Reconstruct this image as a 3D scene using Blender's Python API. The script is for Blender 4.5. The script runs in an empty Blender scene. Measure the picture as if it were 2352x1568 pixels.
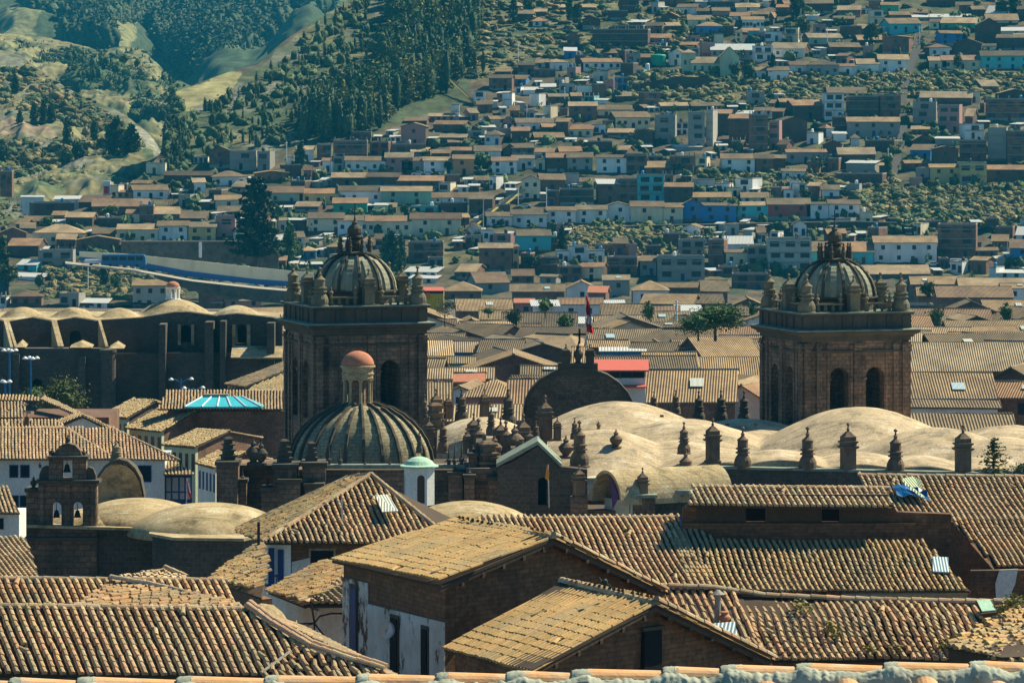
import bpy, math, random
import numpy as np
from mathutils import Vector, noise
random.seed(7); rng = np.random.default_rng(7)
sc = bpy.context.scene
C = sc.collection
R = math.radians
# ---------------------------------------------------------------- camera frame (2352 x 1568 units, level camera, downward shift)
F, HY, CX, ZC = 10000.0, 190.0, 1176.0, 36.0
def P(px, py, Y): return Vector(((px-CX)*Y/F, Y, ZC-(py-HY)*Y/F))
def proj(v): return (CX+F*v[0]/v[1], HY+F*(ZC-v[2])/v[1])
def below(px, py, ridge_py, Yr, t=0.45):      # a point down the slope from a ridge at (ridge_py, Yr) with pitch t
    ar, ae = (ridge_py-HY)/F, (py-HY)/F
    return P(px, py, Yr*(ar+t)/(ae+t))
# ---------------------------------------------------------------- materials
def nt(name):
    m = bpy.data.materials.new(name); m.use_nodes = True
    n = m.node_tree.nodes; l = m.node_tree.links
    b = n['Principled BSDF']; b.inputs['Roughness'].default_value = .85
    b.inputs['Specular IOR Level'].default_value = .25
    return m, n, l, b
def rgb(c): return (c[0], c[1], c[2], 1)
def noise_node(n, l, scale, detail=4, vec=None, rough=.6):
    t = n.new('ShaderNodeTexNoise'); t.inputs['Scale'].default_value = scale
    t.inputs['Detail'].default_value = detail; t.inputs['Roughness'].default_value = rough
    if vec: l.new(vec, t.inputs['Vector'])
    return t
def ramp(n, l, src, stops):
    r = n.new('ShaderNodeValToRGB'); l.new(src, r.inputs[0])
    e = r.color_ramp.elements
    e[0].position, e[0].color = stops[0][0], rgb(stops[0][1])
    e[1].position, e[1].color = stops[-1][0], rgb(stops[-1][1])
    for p, c in stops[1:-1]:
        x = e.new(p); x.color = rgb(c)
    return r
def mix(n, l, a, b, fac, mode='MIX'):
    x = n.new('ShaderNodeMix'); x.data_type = 'RGBA'; x.blend_type = mode
    for s, v in ((x.inputs[6], a), (x.inputs[7], b), (x.inputs[0], fac)):
        if hasattr(v, 'is_output') or hasattr(v, 'links'): l.new(v, s)
        elif isinstance(v, tuple): s.default_value = rgb(v)
        else: s.default_value = v
    return x.outputs[2]
def geo(n): return n.new('ShaderNodeNewGeometry')
def wall_uv(n, l):      # coordinates that lie flat on any upright wall: (along the wall, height)
    g = geo(n)
    cr = n.new('ShaderNodeVectorMath'); cr.operation = 'CROSS_PRODUCT'; cr.inputs[0].default_value = (0, 0, 1)
    l.new(g.outputs['True Normal'], cr.inputs[1])
    nz = n.new('ShaderNodeVectorMath'); nz.operation = 'NORMALIZE'; l.new(cr.outputs[0], nz.inputs[0])
    d = n.new('ShaderNodeVectorMath'); d.operation = 'DOT_PRODUCT'; l.new(nz.outputs[0], d.inputs[0]); l.new(g.outputs['Position'], d.inputs[1])
    s = n.new('ShaderNodeSeparateXYZ'); l.new(g.outputs['Position'], s.inputs[0])
    c = n.new('ShaderNodeCombineXYZ'); l.new(d.outputs['Value'], c.inputs[0]); l.new(s.outputs[2], c.inputs[1])
    return c.outputs[0]
def bump(n, l, b, h, dist=.05, st=.6):
    x = n.new('ShaderNodeBump'); x.inputs['Distance'].default_value = dist; x.inputs['Strength'].default_value = st
    l.new(h, x.inputs['Height']); l.new(x.outputs[0], b.inputs['Normal'])
def plaster(name, col, stain=(.22, .17, .12), amt=.35, sc=.6, rough=.9):
    m, n, l, b = nt(name); g = geo(n)
    mp = n.new('ShaderNodeMapping'); mp.inputs['Scale'].default_value = (1, 1, .35); l.new(g.outputs['Position'], mp.inputs[0])
    a = noise_node(n, l, sc, 6, mp.outputs[0]); r = ramp(n, l, a.outputs[0], [(.45, (0, 0, 0)), (.78, (amt,)*3)])
    c = mix(n, l, col, stain, r.outputs[0])
    f = noise_node(n, l, 7, 4, g.outputs['Position']); r2 = ramp(n, l, f.outputs[0], [(.3, (.82,)*3), (.7, (1.1,)*3)])
    c = mix(n, l, c, r2.outputs[0], 1.0, 'MULTIPLY')
    l.new(c, b.inputs['Base Color']); b.inputs['Roughness'].default_value = rough
    bump(n, l, b, f.outputs[0], .02, .5)
    return m
def peel(name, thr):        # limewash flaking off brown adobe
    m, n, l, b = nt(name); g = geo(n); mp = n.new('ShaderNodeMapping'); mp.inputs['Scale'].default_value = (1.2, 1.2, .7); l.new(g.outputs['Position'], mp.inputs[0])
    a = noise_node(n, l, 1.5, 9, mp.outputs[0], .72); r = ramp(n, l, a.outputs[0], [(thr-.03, (.62, .61, .58)), (thr, (.45, .40, .34)), (thr+.03, (.12, .07, .042))])
    f = noise_node(n, l, .7, 5, g.outputs['Position']); r2 = ramp(n, l, f.outputs[0], [(.35, (.72, .68, .62)), (.65, (1.1,)*3)])
    c = mix(n, l, r.outputs[0], r2.outputs[0], 1.0, 'MULTIPLY'); l.new(c, b.inputs['Base Color']); bump(n, l, b, r.outputs[0], .02, .6); return m
def render_coat(name, col, dark, pale):       # trowelled roof render with patches, streaks and cracks
    m, n, l, b = nt(name); g = geo(n)
    a = noise_node(n, l, .5, 7, g.outputs['Position'], .7); c = ramp(n, l, a.outputs[0], [(.36, dark), (.47, col), (.54, col), (.66, pale)]).outputs[0]
    mp = n.new('ShaderNodeMapping'); mp.inputs['Scale'].default_value = (.35, 1.6, .6); mp.inputs['Rotation'].default_value = (0, 0, .6); l.new(g.outputs['Position'], mp.inputs[0])
    s = noise_node(n, l, 1.6, 6, mp.outputs[0], .75); r = ramp(n, l, s.outputs[0], [(.32, (.5, .5, .46)), (.48, (1, 1, 1)), (.68, (1.18, 1.16, 1.1))])
    c = mix(n, l, c, r.outputs[0], 1.0, 'MULTIPLY')
    f = noise_node(n, l, 9, 5, g.outputs['Position'], .7); r2 = ramp(n, l, f.outputs[0], [(.34, (.66,)*3), (.64, (1.16,)*3)]); c = mix(n, l, c, r2.outputs[0], 1.0, 'MULTIPLY')
    l.new(c, b.inputs['Base Color']); b.inputs['Roughness'].default_value = .95; bump(n, l, b, s.outputs[0], .12, .5); return m
def masonry(name, c1, c2, mortar, bw=.55, bh=.28, patch=None, bd=.04, dirt=(.03, .028, .022), dirtamt=.7):
    m, n, l, b = nt(name); uv = wall_uv(n, l)
    t = n.new('ShaderNodeTexBrick'); l.new(uv, t.inputs['Vector']); t.inputs['Scale'].default_value = 1
    t.inputs['Brick Width'].default_value = bw; t.inputs['Row Height'].default_value = bh
    t.inputs['Mortar Size'].default_value = bh*.07; t.inputs['Mortar Smooth'].default_value = .3
    t.inputs['Color1'].default_value = rgb(c1); t.inputs['Color2'].default_value = rgb(c2); t.inputs['Mortar'].default_value = rgb(mortar)
    g = geo(n); a = noise_node(n, l, .45, 6, g.outputs['Position'])
    r = ramp(n, l, a.outputs[0], [(.42, (0, 0, 0)), (.68, (dirtamt,)*3)])
    c = mix(n, l, t.outputs[0], dirt, r.outputs[0])
    f = noise_node(n, l, 5, 5, g.outputs['Position']); r2 = ramp(n, l, f.outputs[0], [(.3, (.6,)*3), (.7, (1.25,)*3)])
    c = mix(n, l, c, r2.outputs[0], 1.0, 'MULTIPLY')
    l.new(c, b.inputs['Base Color'])
    bump(n, l, b, t.outputs['Fac'], -bd, .6)
    return m
def attr_mat(name, gain=1.0, nscale=9, lo=.7, hi=1.25, rough=.9, big=.5):
    m, n, l, b = nt(name); at = n.new('ShaderNodeAttribute'); at.attribute_name = 'Col'
    g = geo(n); f = noise_node(n, l, nscale, 5, g.outputs['Position'])
    r = ramp(n, l, f.outputs[0], [(.3, (lo*gain,)*3), (.7, (hi*gain,)*3)])
    c = mix(n, l, at.outputs[0], r.outputs[0], 1.0, 'MULTIPLY')
    f2 = noise_node(n, l, big, 4, g.outputs['Position']); r2 = ramp(n, l, f2.outputs[0], [(.3, (.78,)*3), (.7, (1.15,)*3)])
    c = mix(n, l, c, r2.outputs[0], 1.0, 'MULTIPLY')
    l.new(c, b.inputs['Base Color']); b.inputs['Roughness'].default_value = rough
    bump(n, l, b, f.outputs[0], .02, .4)
    return m
def rooftile(name, c1, c2, sp=.27):       # barrel-tile rows for roofs too far away to model every tile
    m, n, l, b = nt(name); g = geo(n); uv = wall_uv(n, l)
    w = n.new('ShaderNodeTexWave'); w.wave_type = 'BANDS'; w.bands_direction = 'X'; w.inputs['Scale'].default_value = .314/sp
    w.inputs['Distortion'].default_value = 1.6; w.inputs['Detail'].default_value = 1; w.inputs['Detail Scale'].default_value = .4
    l.new(uv, w.inputs[0])
    f = noise_node(n, l, 1.6, 8, g.outputs['Position'], .85)
    base = ramp(n, l, f.outputs[0], [(.32, c1), (.5, tuple((a+q)/2 for a, q in zip(c1, c2))), (.68, c2)])
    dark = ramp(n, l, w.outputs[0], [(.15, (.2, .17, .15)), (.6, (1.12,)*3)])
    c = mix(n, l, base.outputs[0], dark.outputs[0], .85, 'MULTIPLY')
    f2 = noise_node(n, l, .25, 4, g.outputs['Position']); r2 = ramp(n, l, f2.outputs[0], [(.35, (.7, .68, .7)), (.65, (1.15, 1.12, 1.05))])
    c = mix(n, l, c, r2.outputs[0], 1.0, 'MULTIPLY')
    oi = n.new('ShaderNodeObjectInfo'); r3 = ramp(n, l, oi.outputs['Random'], [(0, (.5, .5, .54)), (.3, (.8, .83, .84)), (.6, (1.0, .93, .86)), (1, (1.25, 1.16, 1.04))]); c = mix(n, l, c, r3.outputs[0], 1.0, 'MULTIPLY')
    l.new(c, b.inputs['Base Color']); bump(n, l, b, w.outputs[0], .09, .8)
    return m
M = {}
TILEC = {'a': ((.24, .175, .105), (.46, .36, .23)), 'b': ((.26, .16, .10), (.45, .31, .20)), 'c': ((.15, .12, .08), (.32, .25, .165)), 'd': ((.32, .25, .16), (.56, .46, .32))}
for k, (p, q) in TILEC.items(): M['tile_'+k] = rooftile('roof_tiles_'+k, p, q)
WALLC = {'w': (.80, .80, .77), 'c': (.74, .66, .46), 'y': (.58, .46, .20), 'b': (.23, .125, .085), 'k': (.12, .078, .058), 't': (.10, .52, .55),
         'u': (.05, .22, .50), 'g': (.33, .32, .29), 'n': (.30, .42, .32), 'p': (.42, .22, .20), 'o': (.52, .27, .12), 'r': (.42, .09, .07), 'G': (.06, .42, .26), 's': (.55, .60, .40), 'x': (.50, .48, .42)}
WNAME = {'w': 'white', 'c': 'cream', 'y': 'ochre', 'b': 'red-brown', 'k': 'dark brown', 't': 'turquoise', 'u': 'blue', 'g': 'grey', 'n': 'sage green',
         'p': 'pink', 'o': 'orange', 'r': 'dark red', 'G': 'bright green', 's': 'pale lime', 'x': 'pale grey'}
for k, c in WALLC.items():
    if k in 'bk': M['wall_'+k] = masonry('wall_'+WNAME[k], c, tuple(v*1.35 for v in c), tuple(v*.8 for v in c), .5, .25, None, .02, (.05, .04, .03), .6)
    else: M['wall_'+k] = plaster('wall_'+WNAME[k], c, (.22, .18, .14), .5, .35)
M['tile'] = attr_mat('clay_tiles', 1.0, 16, .72, 1.22)
M['land'] = attr_mat('land', 1.0, .17, .45, 1.55, .95, .04)
M['leaf'] = attr_mat('foliage', 1.0, 1.2, .7, 1.3, .8, .15)
M['adobe'] = masonry('adobe', (.19, .092, .045), (.26, .13, .065), (.12, .07, .04), .5, .14, None, .03, (.07, .045, .03), .7)
M['stone'] = masonry('cathedral_stone', (.31, .185, .115), (.19, .13, .09), (.10, .07, .05), .62, .32, None, .05, (.045, .04, .033), .85)
M['stoneL'] = masonry('pale_stone_blocks', (.32, .235, .17), (.22, .17, .13), (.1, .08, .06), .7, .35, None, .05, (.06, .055, .045), .7)
M['greystone'] = masonry('grey_rubble_stone', (.115, .09, .07), (.07, .06, .05), (.15, .125, .10), .45, .26, None, .06, (.05, .047, .042), .7)
M['darkstone'] = plaster('dark_weathered_stone', (.095, .08, .06), (.035, .035, .03), .95, .9)
M['moss'] = plaster('lichen_stone', (.20, .172, .115), (.06, .055, .04), .85, 1.3)
M['moss_sunline'] = plaster('green_lichen_sunline_slab', (.24, .29, .24), (.08, .08, .06), .8, 1.3)  # green lichen slabs; also paints the sunlit line on the tower copings
M['vault'] = render_coat('vault_render', (.50, .395, .265), (.28, .24, .17), (.68, .58, .44))
M['vault2'] = render_coat('old_vault_render', (.43, .335, .195), (.20, .165, .09), (.60, .52, .36))
M['domepale'] = plaster('pale_lichen_panels', (.31, .31, .22), (.09, .09, .065), .85, 1.4)
M['pinstone'] = plaster('weathered_brown_stone', (.20, .135, .09), (.05, .042, .033), .9, 2.2)
M['cupola'] = masonry('olive_dome_stone', (.42, .36, .22), (.31, .27, .17), (.16, .14, .09), .6, .22, None, .03, (.10, .09, .06), .5)
M['white'] = plaster('limewash', (.72, .72, .68), (.3, .25, .2), .5, .5)
M['whitebad'] = peel('peeling_limewash', .6)
M['whiteworse'] = peel('mostly_lost_limewash', .5)
M['green_copper'] = plaster('pale_green_cap', (.42, .66, .50), (.2, .3, .22), .5, 1.5)
M['salmon'] = plaster('salmon_dome', (.50, .20, .12), (.25, .12, .08), .7, 3)
M['wood'] = plaster('old_timber', (.11, .07, .045), (.05, .035, .025), .6, 2)
M['bluewood'] = plaster('blue_paint', (.015, .05, .17), (.02, .03, .08), .5, 2, .6)
M['bluepaint'] = plaster('blue_wall_paint', (.05, .14, .36), (.05, .08, .16), .4, 1)
M['mortar'] = plaster('cement_mortar', (.36, .32, .26), (.16, .18, .17), .9, 6)
M['grass'] = plaster('dry_grass', (.34, .29, .12), (.12, .14, .05), .9, 1.2)
M['concrete'] = plaster('bare_concrete', (.34, .32, .28), (.15, .14, .12), .6, .6)
M['redroof'] = plaster('red_metal_roof', (.55, .12, .08), (.35, .12, .08), .4, 1.2, .6)
def simple(name, col, rough=.6, metal=0.0, noisy=True):
    m, n, l, b = nt(name); b.inputs['Roughness'].default_value = rough; b.inputs['Metallic'].default_value = metal
    g = geo(n); f = noise_node(n, l, 3, 4, g.outputs['Position']); r = ramp(n, l, f.outputs[0], [(.3, tuple(v*.8 for v in col)), (.7, tuple(min(1, v*1.12) for v in col))])
    l.new(r.outputs[0], b.inputs['Base Color']); return m
M['dark'] = simple('dark_opening', (.012, .012, .013), .9)
M['glass'] = simple('dark_glass', (.02, .028, .035), .15)
M['iron'] = simple('black_iron', (.03, .03, .03), .6)
M['metal'] = simple('zinc_sheet', (.55, .57, .56), .45, .3)
M['whitepaint'] = simple('white_paint', (.75, .76, .76), .5)
M['bluemetal'] = simple('blue_pole_paint', (.03, .20, .42), .4)
M['bluetarp'] = simple('blue_tarp', (.01, .12, .33), .35)
M['cyan'] = simple('cyan_glazing', (.07, .50, .60), .3)
M['red'] = simple('red_cloth', (.62, .02, .03), .8)
M['whitecloth'] = simple('white_cloth', (.78, .78, .78), .8)
M['purple'] = simple('purple_cloth', (.10, .04, .16), .9)
M['yellow'] = simple('yellow_paint', (.65, .45, .03), .6)
M['ochreverge'] = plaster('ochre_grass_verge', (.50, .39, .09), (.2, .2, .07), .9, 1.0)
M['rubble'] = masonry('tan_rubble_wall', (.21, .16, .11), (.12, .095, .07), (.07, .06, .045), .38, .2, None, .06, (.04, .035, .03), .6)
M['orange'] = simple('orange_paint', (.60, .25, .02), .6)
M['tankgreen'] = simple('green_tank', (.02, .32, .20), .5)
M['bronze'] = simple('bronze_bell', (.05, .06, .045), .5, .6)
M['carblue'] = simple('bus_blue', (.04, .15, .30), .4)
M['carwhite'] = simple('car_white', (.7, .71, .72), .3)
M['cardark'] = simple('car_dark', (.05, .06, .07), .3)
M['tyre'] = simple('tyre', (.015, .015, .015), .9)
M['bark'] = simple('bark', (.10, .075, .05), .9)
M['newtile'] = plaster('new_clay_tile', (.74, .40, .19), (.62, .50, .34), .8, 7)
M['roughmortar'] = plaster('rough_mortar', (.40, .43, .35), (.2, .22, .18), .9, 9)
M['asphalt'] = plaster('street', (.06, .06, .058), (.03, .03, .03), .5, .5)
def corr(name, col, sp=.12):
    m, n, l, b = nt(name); uv = wall_uv(n, l)
    w = n.new('ShaderNodeTexWave'); w.bands_direction = 'X'; w.inputs['Scale'].default_value = .314/sp; l.new(uv, w.inputs[0])
    r = ramp(n, l, w.outputs[0], [(.2, tuple(v*.55 for v in col)), (.7, col)]); l.new(r.outputs[0], b.inputs['Base Color'])
    b.inputs['Roughness'].default_value = .5; bump(n, l, b, w.outputs[0], .03, .7); return m
M['corr'] = corr('corrugated_sheet', (.62, .66, .58)); M['corrgreen'] = corr('corrugated_green_sheet', (.48, .58, .36)); M['corrblue'] = corr('corrugated_blue_sheet', (.45, .62, .70))
M['corrfar'] = corr('zinc_roof_sheets', (.60, .61, .60), .4)
# ---------------------------------------------------------------- mesh builder
class MB:
    def __init__(s): s.v = []; s.f = []; s.c = []; s.col = None; s.m = []; s.mi = 0
    def av(s, p):
        s.v.append((p[0], p[1], p[2])); s.c.append(s.col or (1, 1, 1)); return len(s.v)-1
    def face(s, pts):
        s.f.append([s.av(p) for p in pts]); s.m.append(s.mi)
    def prism(s, poly, ext):
        ext = Vector(ext); a = [s.av(p) for p in poly]; b = [s.av(Vector(p)+ext) for p in poly]; k = len(a)
        s.f.append(a[::-1]); s.f.append(b); s.m += [s.mi]*2
        for i in range(k): s.f.append([a[i], a[(i+1) % k], b[(i+1) % k], b[i]]); s.m.append(s.mi)
    def box(s, c, d, yaw=0.0):
        c = Vector(c); x = Vector((math.cos(yaw), math.sin(yaw), 0))*d[0]/2; y = Vector((-math.sin(yaw), math.cos(yaw), 0))*d[1]/2
        z = Vector((0, 0, d[2]/2))
        s.prism([c-x-y-z, c+x-y-z, c+x+y-z, c-x+y-z], z*2)
    def lathe(s, c, prof, seg=12, yaw=0.0, sx=1.0, cap=True, a0=0.0, a1=2*math.pi):
        c = Vector(c); full = abs(a1-a0-2*math.pi) < 1e-6; n = seg if full else seg+1; base = len(s.v)
        for r, z in prof:
            for i in range(n):
                a = yaw+a0+(a1-a0)*i/seg
                s.av((c.x+r*math.cos(a)*sx, c.y+r*math.sin(a)*sx, c.z+z))
        for j in range(len(prof)-1):
            for i in range(n if full else seg):
                k = (i+1) % n
                s.f.append([base+j*n+i, base+j*n+k, base+(j+1)*n+k, base+(j+1)*n+i]); s.m.append(s.mi)
        if cap and full:
            s.f.append([base+i for i in range(n)][::-1]); s.m.append(s.mi)
            s.f.append([base+(len(prof)-1)*n+i for i in range(n)]); s.m.append(s.mi)
    def tube(s, pts, r, seg=6, r2=None):
        pts = [Vector(p) for p in pts]; base = len(s.v); n = len(pts)
        for j, p in enumerate(pts):
            t = (pts[min(j+1, n-1)]-pts[max(j-1, 0)]).normalized()
            u = t.cross(Vector((0, 0, 1)) if abs(t.z) < .9 else Vector((1, 0, 0))).normalized(); w = t.cross(u)
            rr = r if r2 is None else r+(r2-r)*j/(n-1)
            for i in range(seg):
                a = 2*math.pi*i/seg; s.av(p+u*math.cos(a)*rr+w*math.sin(a)*rr)
        for j in range(n-1):
            for i in range(seg):
                k = (i+1) % seg; s.f.append([base+j*seg+i, base+j*seg+k, base+(j+1)*seg+k, base+(j+1)*seg+i]); s.m.append(s.mi)
        s.f.append([base+i for i in range(seg)]); s.f.append([base+(n-1)*seg+i for i in range(seg)][::-1]); s.m += [s.mi]*2
    def arr(s, V, Fc, Cc=None):      # numpy verts (n,3), faces list of lists
        b = len(s.v); s.v += [tuple(x) for x in V.tolist()]
        s.c += ([tuple(x) for x in Cc.tolist()] if Cc is not None else [s.col or (1, 1, 1)]*len(V))
        s.f += [[i+b for i in q] for q in Fc]; s.m += [s.mi]*len(Fc)
    def arcwall(s, o, yaw, w, zb, top, ops=(), th=.5):
        """upright wall from local x=0..w; top = [(x,z)...] ; ops = [(x0,x1,z0,zspring,arched)] ; front faces n=(sin yaw,-cos yaw)"""
        o = Vector(o); e = Vector((math.cos(yaw), math.sin(yaw), 0)); n = Vector((math.sin(yaw), -math.cos(yaw), 0))
        if not isinstance(top, (list, tuple)): top = [(0, top), (w, top)]
        xs = {0.0, float(w)} | {float(x) for x, _ in top if 0 <= x <= w}
        for x0, x1, z0, zs, ar in ops:
            k = 10 if ar else 1
            for i in range(k+1): xs.add((x0+x1)/2-(x1-x0)/2*math.cos(math.pi*i/k) if ar else x0+(x1-x0)*i/k)
        xs = sorted(xs); xs = [x for i, x in enumerate(xs) if i == 0 or x-xs[i-1] > 1e-5]
        def tz(x): return float(np.interp(x, [q[0] for q in top], [q[1] for q in top]))
        def pt(x, z, d): return o+e*x+Vector((0, 0, z))-n*d
        for xa, xb in zip(xs, xs[1:]):
            mid = (xa+xb)/2; op = [q for q in ops if q[0] < mid < q[1]]
            segs = []
            if not op: segs.append((zb, zb, tz(xa), tz(xb)))
            else:
                x0, x1, z0, zs, ar = op[0]
                def az(x):
                    if not ar: return zs
                    r = (x1-x0)/2; return zs+math.sqrt(max(0, r*r-(x-(x0+x1)/2)**2))
                if z0 > zb+1e-4: segs.append((zb, zb, z0, z0))
                segs.append((az(xa), az(xb), tz(xa), tz(xb)))
                s.face([pt(xa, az(xa), 0), pt(xa, az(xa), th), pt(xb, az(xb), th), pt(xb, az(xb), 0)])
                s.face([pt(xa, z0, 0), pt(xb, z0, 0), pt(xb, z0, th), pt(xa, z0, th)])
            for a, b2, c, d in segs:
                s.face([pt(xa, a, 0), pt(xb, b2, 0), pt(xb, d, 0), pt(xa, c, 0)])
                s.face([pt(xb, b2, th), pt(xa, a, th), pt(xa, c, th), pt(xb, d, th)])
            s.face([pt(xa, tz(xa), 0), pt(xb, tz(xb), 0), pt(xb, tz(xb), th), pt(xa, tz(xa), th)])
        for x0, x1, z0, zs, ar in ops:
            s.face([pt(x0, z0, 0), pt(x0, z0, th), pt(x0, zs, th), pt(x0, zs, 0)])
            s.face([pt(x1, z0, th), pt(x1, z0, 0), pt(x1, zs, 0), pt(x1, zs, th)])
        s.face([pt(0, zb, th), pt(0, zb, 0), pt(0, tz(0), 0), pt(0, tz(0), th)])
        s.face([pt(w, zb, 0), pt(w, zb, th), pt(w, tz(w), th), pt(w, tz(w), 0)])
    def build(s, name, mat, parent=None, smooth=False, recalc=False):
        me = bpy.data.meshes.new(name); me.from_pydata(s.v, [], s.f)
        mats = mat if isinstance(mat, (list, tuple)) else [mat]
        for q in mats: me.materials.append(q)
        if len(mats) > 1: me.polygons.foreach_set('material_index', s.m)
        if any(c != (1, 1, 1) for c in s.c[:1]+s.c[-1:]) or s.col:
            ca = me.color_attributes.new('Col', 'FLOAT_COLOR', 'POINT')
            a = np.ones((len(s.v), 4), dtype=np.float32); a[:, :3] = np.array(s.c, dtype=np.float32)[:, :3]; ca.data.foreach_set('color', a.ravel())
        if smooth: me.polygons.foreach_set('use_smooth', [True]*len(me.polygons))
        me.update(); me.validate()
        if recalc:
            import bmesh
            bm = bmesh.new(); bm.from_mesh(me); bmesh.ops.remove_doubles(bm, verts=bm.verts, dist=1e-4); bmesh.ops.recalc_face_normals(bm, faces=bm.faces); bm.to_mesh(me); bm.free()
        ob = bpy.data.objects.new(name, me); C.objects.link(ob)
        if parent is not None:
            ob.parent = parent
            ob.matrix_parent_inverse = parent_inv(parent)
        return ob
def parent_inv(p):
    from mathutils import Matrix
    m = Matrix.Identity(4); q = p; chain = []
    while q is not None: chain.append(q); q = q.parent
    w = Matrix.Identity(4)
    for q in reversed(chain):
        w = w @ q.matrix_parent_inverse @ q.matrix_basis
    return w.inverted()
def tag(o, label=None, cat=None, group=None, kind=None):
    if label: o['label'] = label
    if cat: o['category'] = cat
    if group: o['group'] = group
    if kind: o['kind'] = kind
    return o
def thing(name, label, cat, loc=(0, 0, 0), group=None):
    o = bpy.data.objects.new(name, None); C.objects.link(o); o.location = loc; o.empty_display_size = .1
    return tag(o, label, cat, group)
# ---------------------------------------------------------------- barrel tile roofs
def sm(a, b, seed):
    return (np.sin(a*.9+seed)+np.sin(b*1.3+seed*2.1+a*.4)+np.sin(a*2.3-b*.7+seed*.7)*.5)/2.5
PAL = .45*np.array([(.43, .32, .195)])+.55*np.array([(.42, .29, .17), (.47, .35, .21), (.40, .25, .15), (.45, .26, .18), (.36, .30, .19), (.50, .41, .28), (.33, .22, .14), (.44, .38, .28), (.50, .28, .19)])
def tiled(pts, up, sp=.235, L=.34, r=.088, seg=5, wob=.02, sag=.03, pal=None, tint=(1, 1, 1), mess=.0, base=True, seed=None, mb=None, gain=1.0, lift=.016, var=.13, hg=1.2):
    """real clay barrel tiles laid over one convex roof plane; up = direction of the tile columns, up the slope"""
    pts = [Vector(p) for p in pts]; n = Vector((0, 0, 0))
    for a, b in zip(pts, pts[1:]+pts[:1]): n += a.cross(b)
    n.normalize()
    if n.z < 0: n = -n
    up = Vector(up); up = (up-n*up.dot(n)).normalized(); e = up.cross(n).normalized()
    o = pts[0]; A = [((p-o).dot(e), (p-o).dot(up)) for p in pts]
    seed = seed if seed is not None else abs(hash((round(o.x, 2), round(o.y, 2)))) % 1000/100.
    amin, amax = min(a for a, _ in A), max(a for a, _ in A)
    cols_a = []; cols_b = []; first = []
    a = amin+sp*.45
    while a < amax-.04:
        bs = []
        for (a1, b1), (a2, b2) in zip(A, A[1:]+A[:1]):
            if (a1-a)*(a2-a) < 0: bs.append(b1+(b2-b1)*(a-a1)/(a2-a1))
        if len(bs) >= 2:
            b0, b1_ = min(bs), max(bs)
            q = np.arange(b0-.05, b1_-.12, L)
            cols_a.append(np.full(len(q), a)); cols_b.append(q)
        a += sp
    if not cols_a: return mb or MB()
    ca = np.concatenate(cols_a); cb = np.concatenate(cols_b); N = len(ca)
    g = np.random.default_rng(int(seed*100)+3)
    ca = ca+sm(ca*.7, cb*1.1, seed)*wob*1.6+g.normal(0, .006+mess*.02, N)
    cb = cb+g.normal(0, .012+mess*.05, N)
    h0 = sm(ca*.6, cb*.8, seed+4)*sag+g.normal(0, .004+mess*.012, N)
    ang = g.normal(0, .025+mess*.12, N)
    odd = g.random(N) < .012; ang = ang+odd*g.normal(0, .3, N); cb = cb+odd*g.uniform(-.16, .1, N); h0 = h0+odd*.03
    tl = L*1.13
    k = seg+1; th = np.linspace(0, math.pi, k)
    # template: low ring (bigger, raised) and high ring
    def ring(rr, lift): return np.stack([np.cos(th)*rr, np.sin(th)*rr*hg+lift], 1)
    lo, hi = ring(r*1.04, lift), ring(r*.92, .0)
    X = np.concatenate([lo[:, 0], hi[:, 0]]); H = np.concatenate([lo[:, 1], hi[:, 1]]); T = np.concatenate([np.zeros(k), np.full(k, tl)])
    ax = ca[:, None]+X[None]*np.cos(ang)[:, None]+T[None]*np.sin(ang)[:, None]
    bx = cb[:, None]+T[None]*np.cos(ang)[:, None]-X[None]*np.sin(ang)[:, None]
    hx = h0[:, None]+H[None]+.012
    V = (np.array(o)[None, None]+ax[..., None]*np.array(e)+bx[..., None]*np.array(up)+hx[..., None]*np.array(n)).reshape(-1, 3)
    fl = [[i, i+1, k+i+1, k+i] for i in range(seg)]+[list(range(k))[::-1]]
    pal = PAL if pal is None else pal
    cc = pal[g.integers(0, len(pal), N)]*g.uniform(1-var, 1+var, (N, 1))*np.array(tint)*gain*np.array((1.04, 1.06, 1.0))
    pt = np.clip((sm(ca*1.1, cb*1.4, seed+9)*.6+sm(ca*3.1, cb*2.7, seed+2)*.4-.12)*1.6, 0, .38)[:, None]; cc = cc*(1-pt)+np.array([(.25, .23, .16)])*pt*gain
    CC = np.repeat(cc, 2*k, 0)
    mb = mb or MB(); mb.col = (1, .99, 1)
    FF = []
    for i in range(N):
        q = i*2*k; FF += [[x+q for x in f] for f in fl]
    mb.arr(V, FF, CC)
    if base:
        mb.col = tuple(.2*v*gain for v in (.36, .24, .16))
        mb.prism([p-n*.09 for p in pts], n*.085)
    return mb
def caps(A, B, mb=None, r=.13, L=.42, col=None, wob=.02, seed=1):
    """a line of big capping tiles"""
    A, B = Vector(A), Vector(B); mb = mb or MB(); d = B-A; n = max(1, int(d.length/L)); g = random.Random(int(A.x*7+seed))
    t = d.normalized(); side = t.cross(Vector((0, 0, 1))).normalized(); upv = side.cross(t)
    for i in range(n):
        c = A+d*(i/n); l = d.length/n*1.12; q = PAL[g.randrange(len(PAL))]*g.uniform(.8, 1.2); mb.col = tuple(col or q)
        j = g.uniform(-wob, wob); pr = []
        for rr, s_ in ((r*1.1, 0), (r*.9, l)):
            for a in range(7):
                th = math.pi*a/6; pr.append(c+t*s_+side*(math.cos(th)*rr+j)+upv*(math.sin(th)*rr-.02+j*.5))
        b = len(mb.v)
        for p in pr: mb.av(p)
        for a in range(6): mb.f.append([b+a, b+a+1, b+8+a, b+7+a]); mb.m.append(0)
        mb.f.append([b+a for a in range(7)][::-1]); mb.m.append(0); mb.f.append([b+7+a for a in range(7)]); mb.m.append(0)
    return mb
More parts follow.
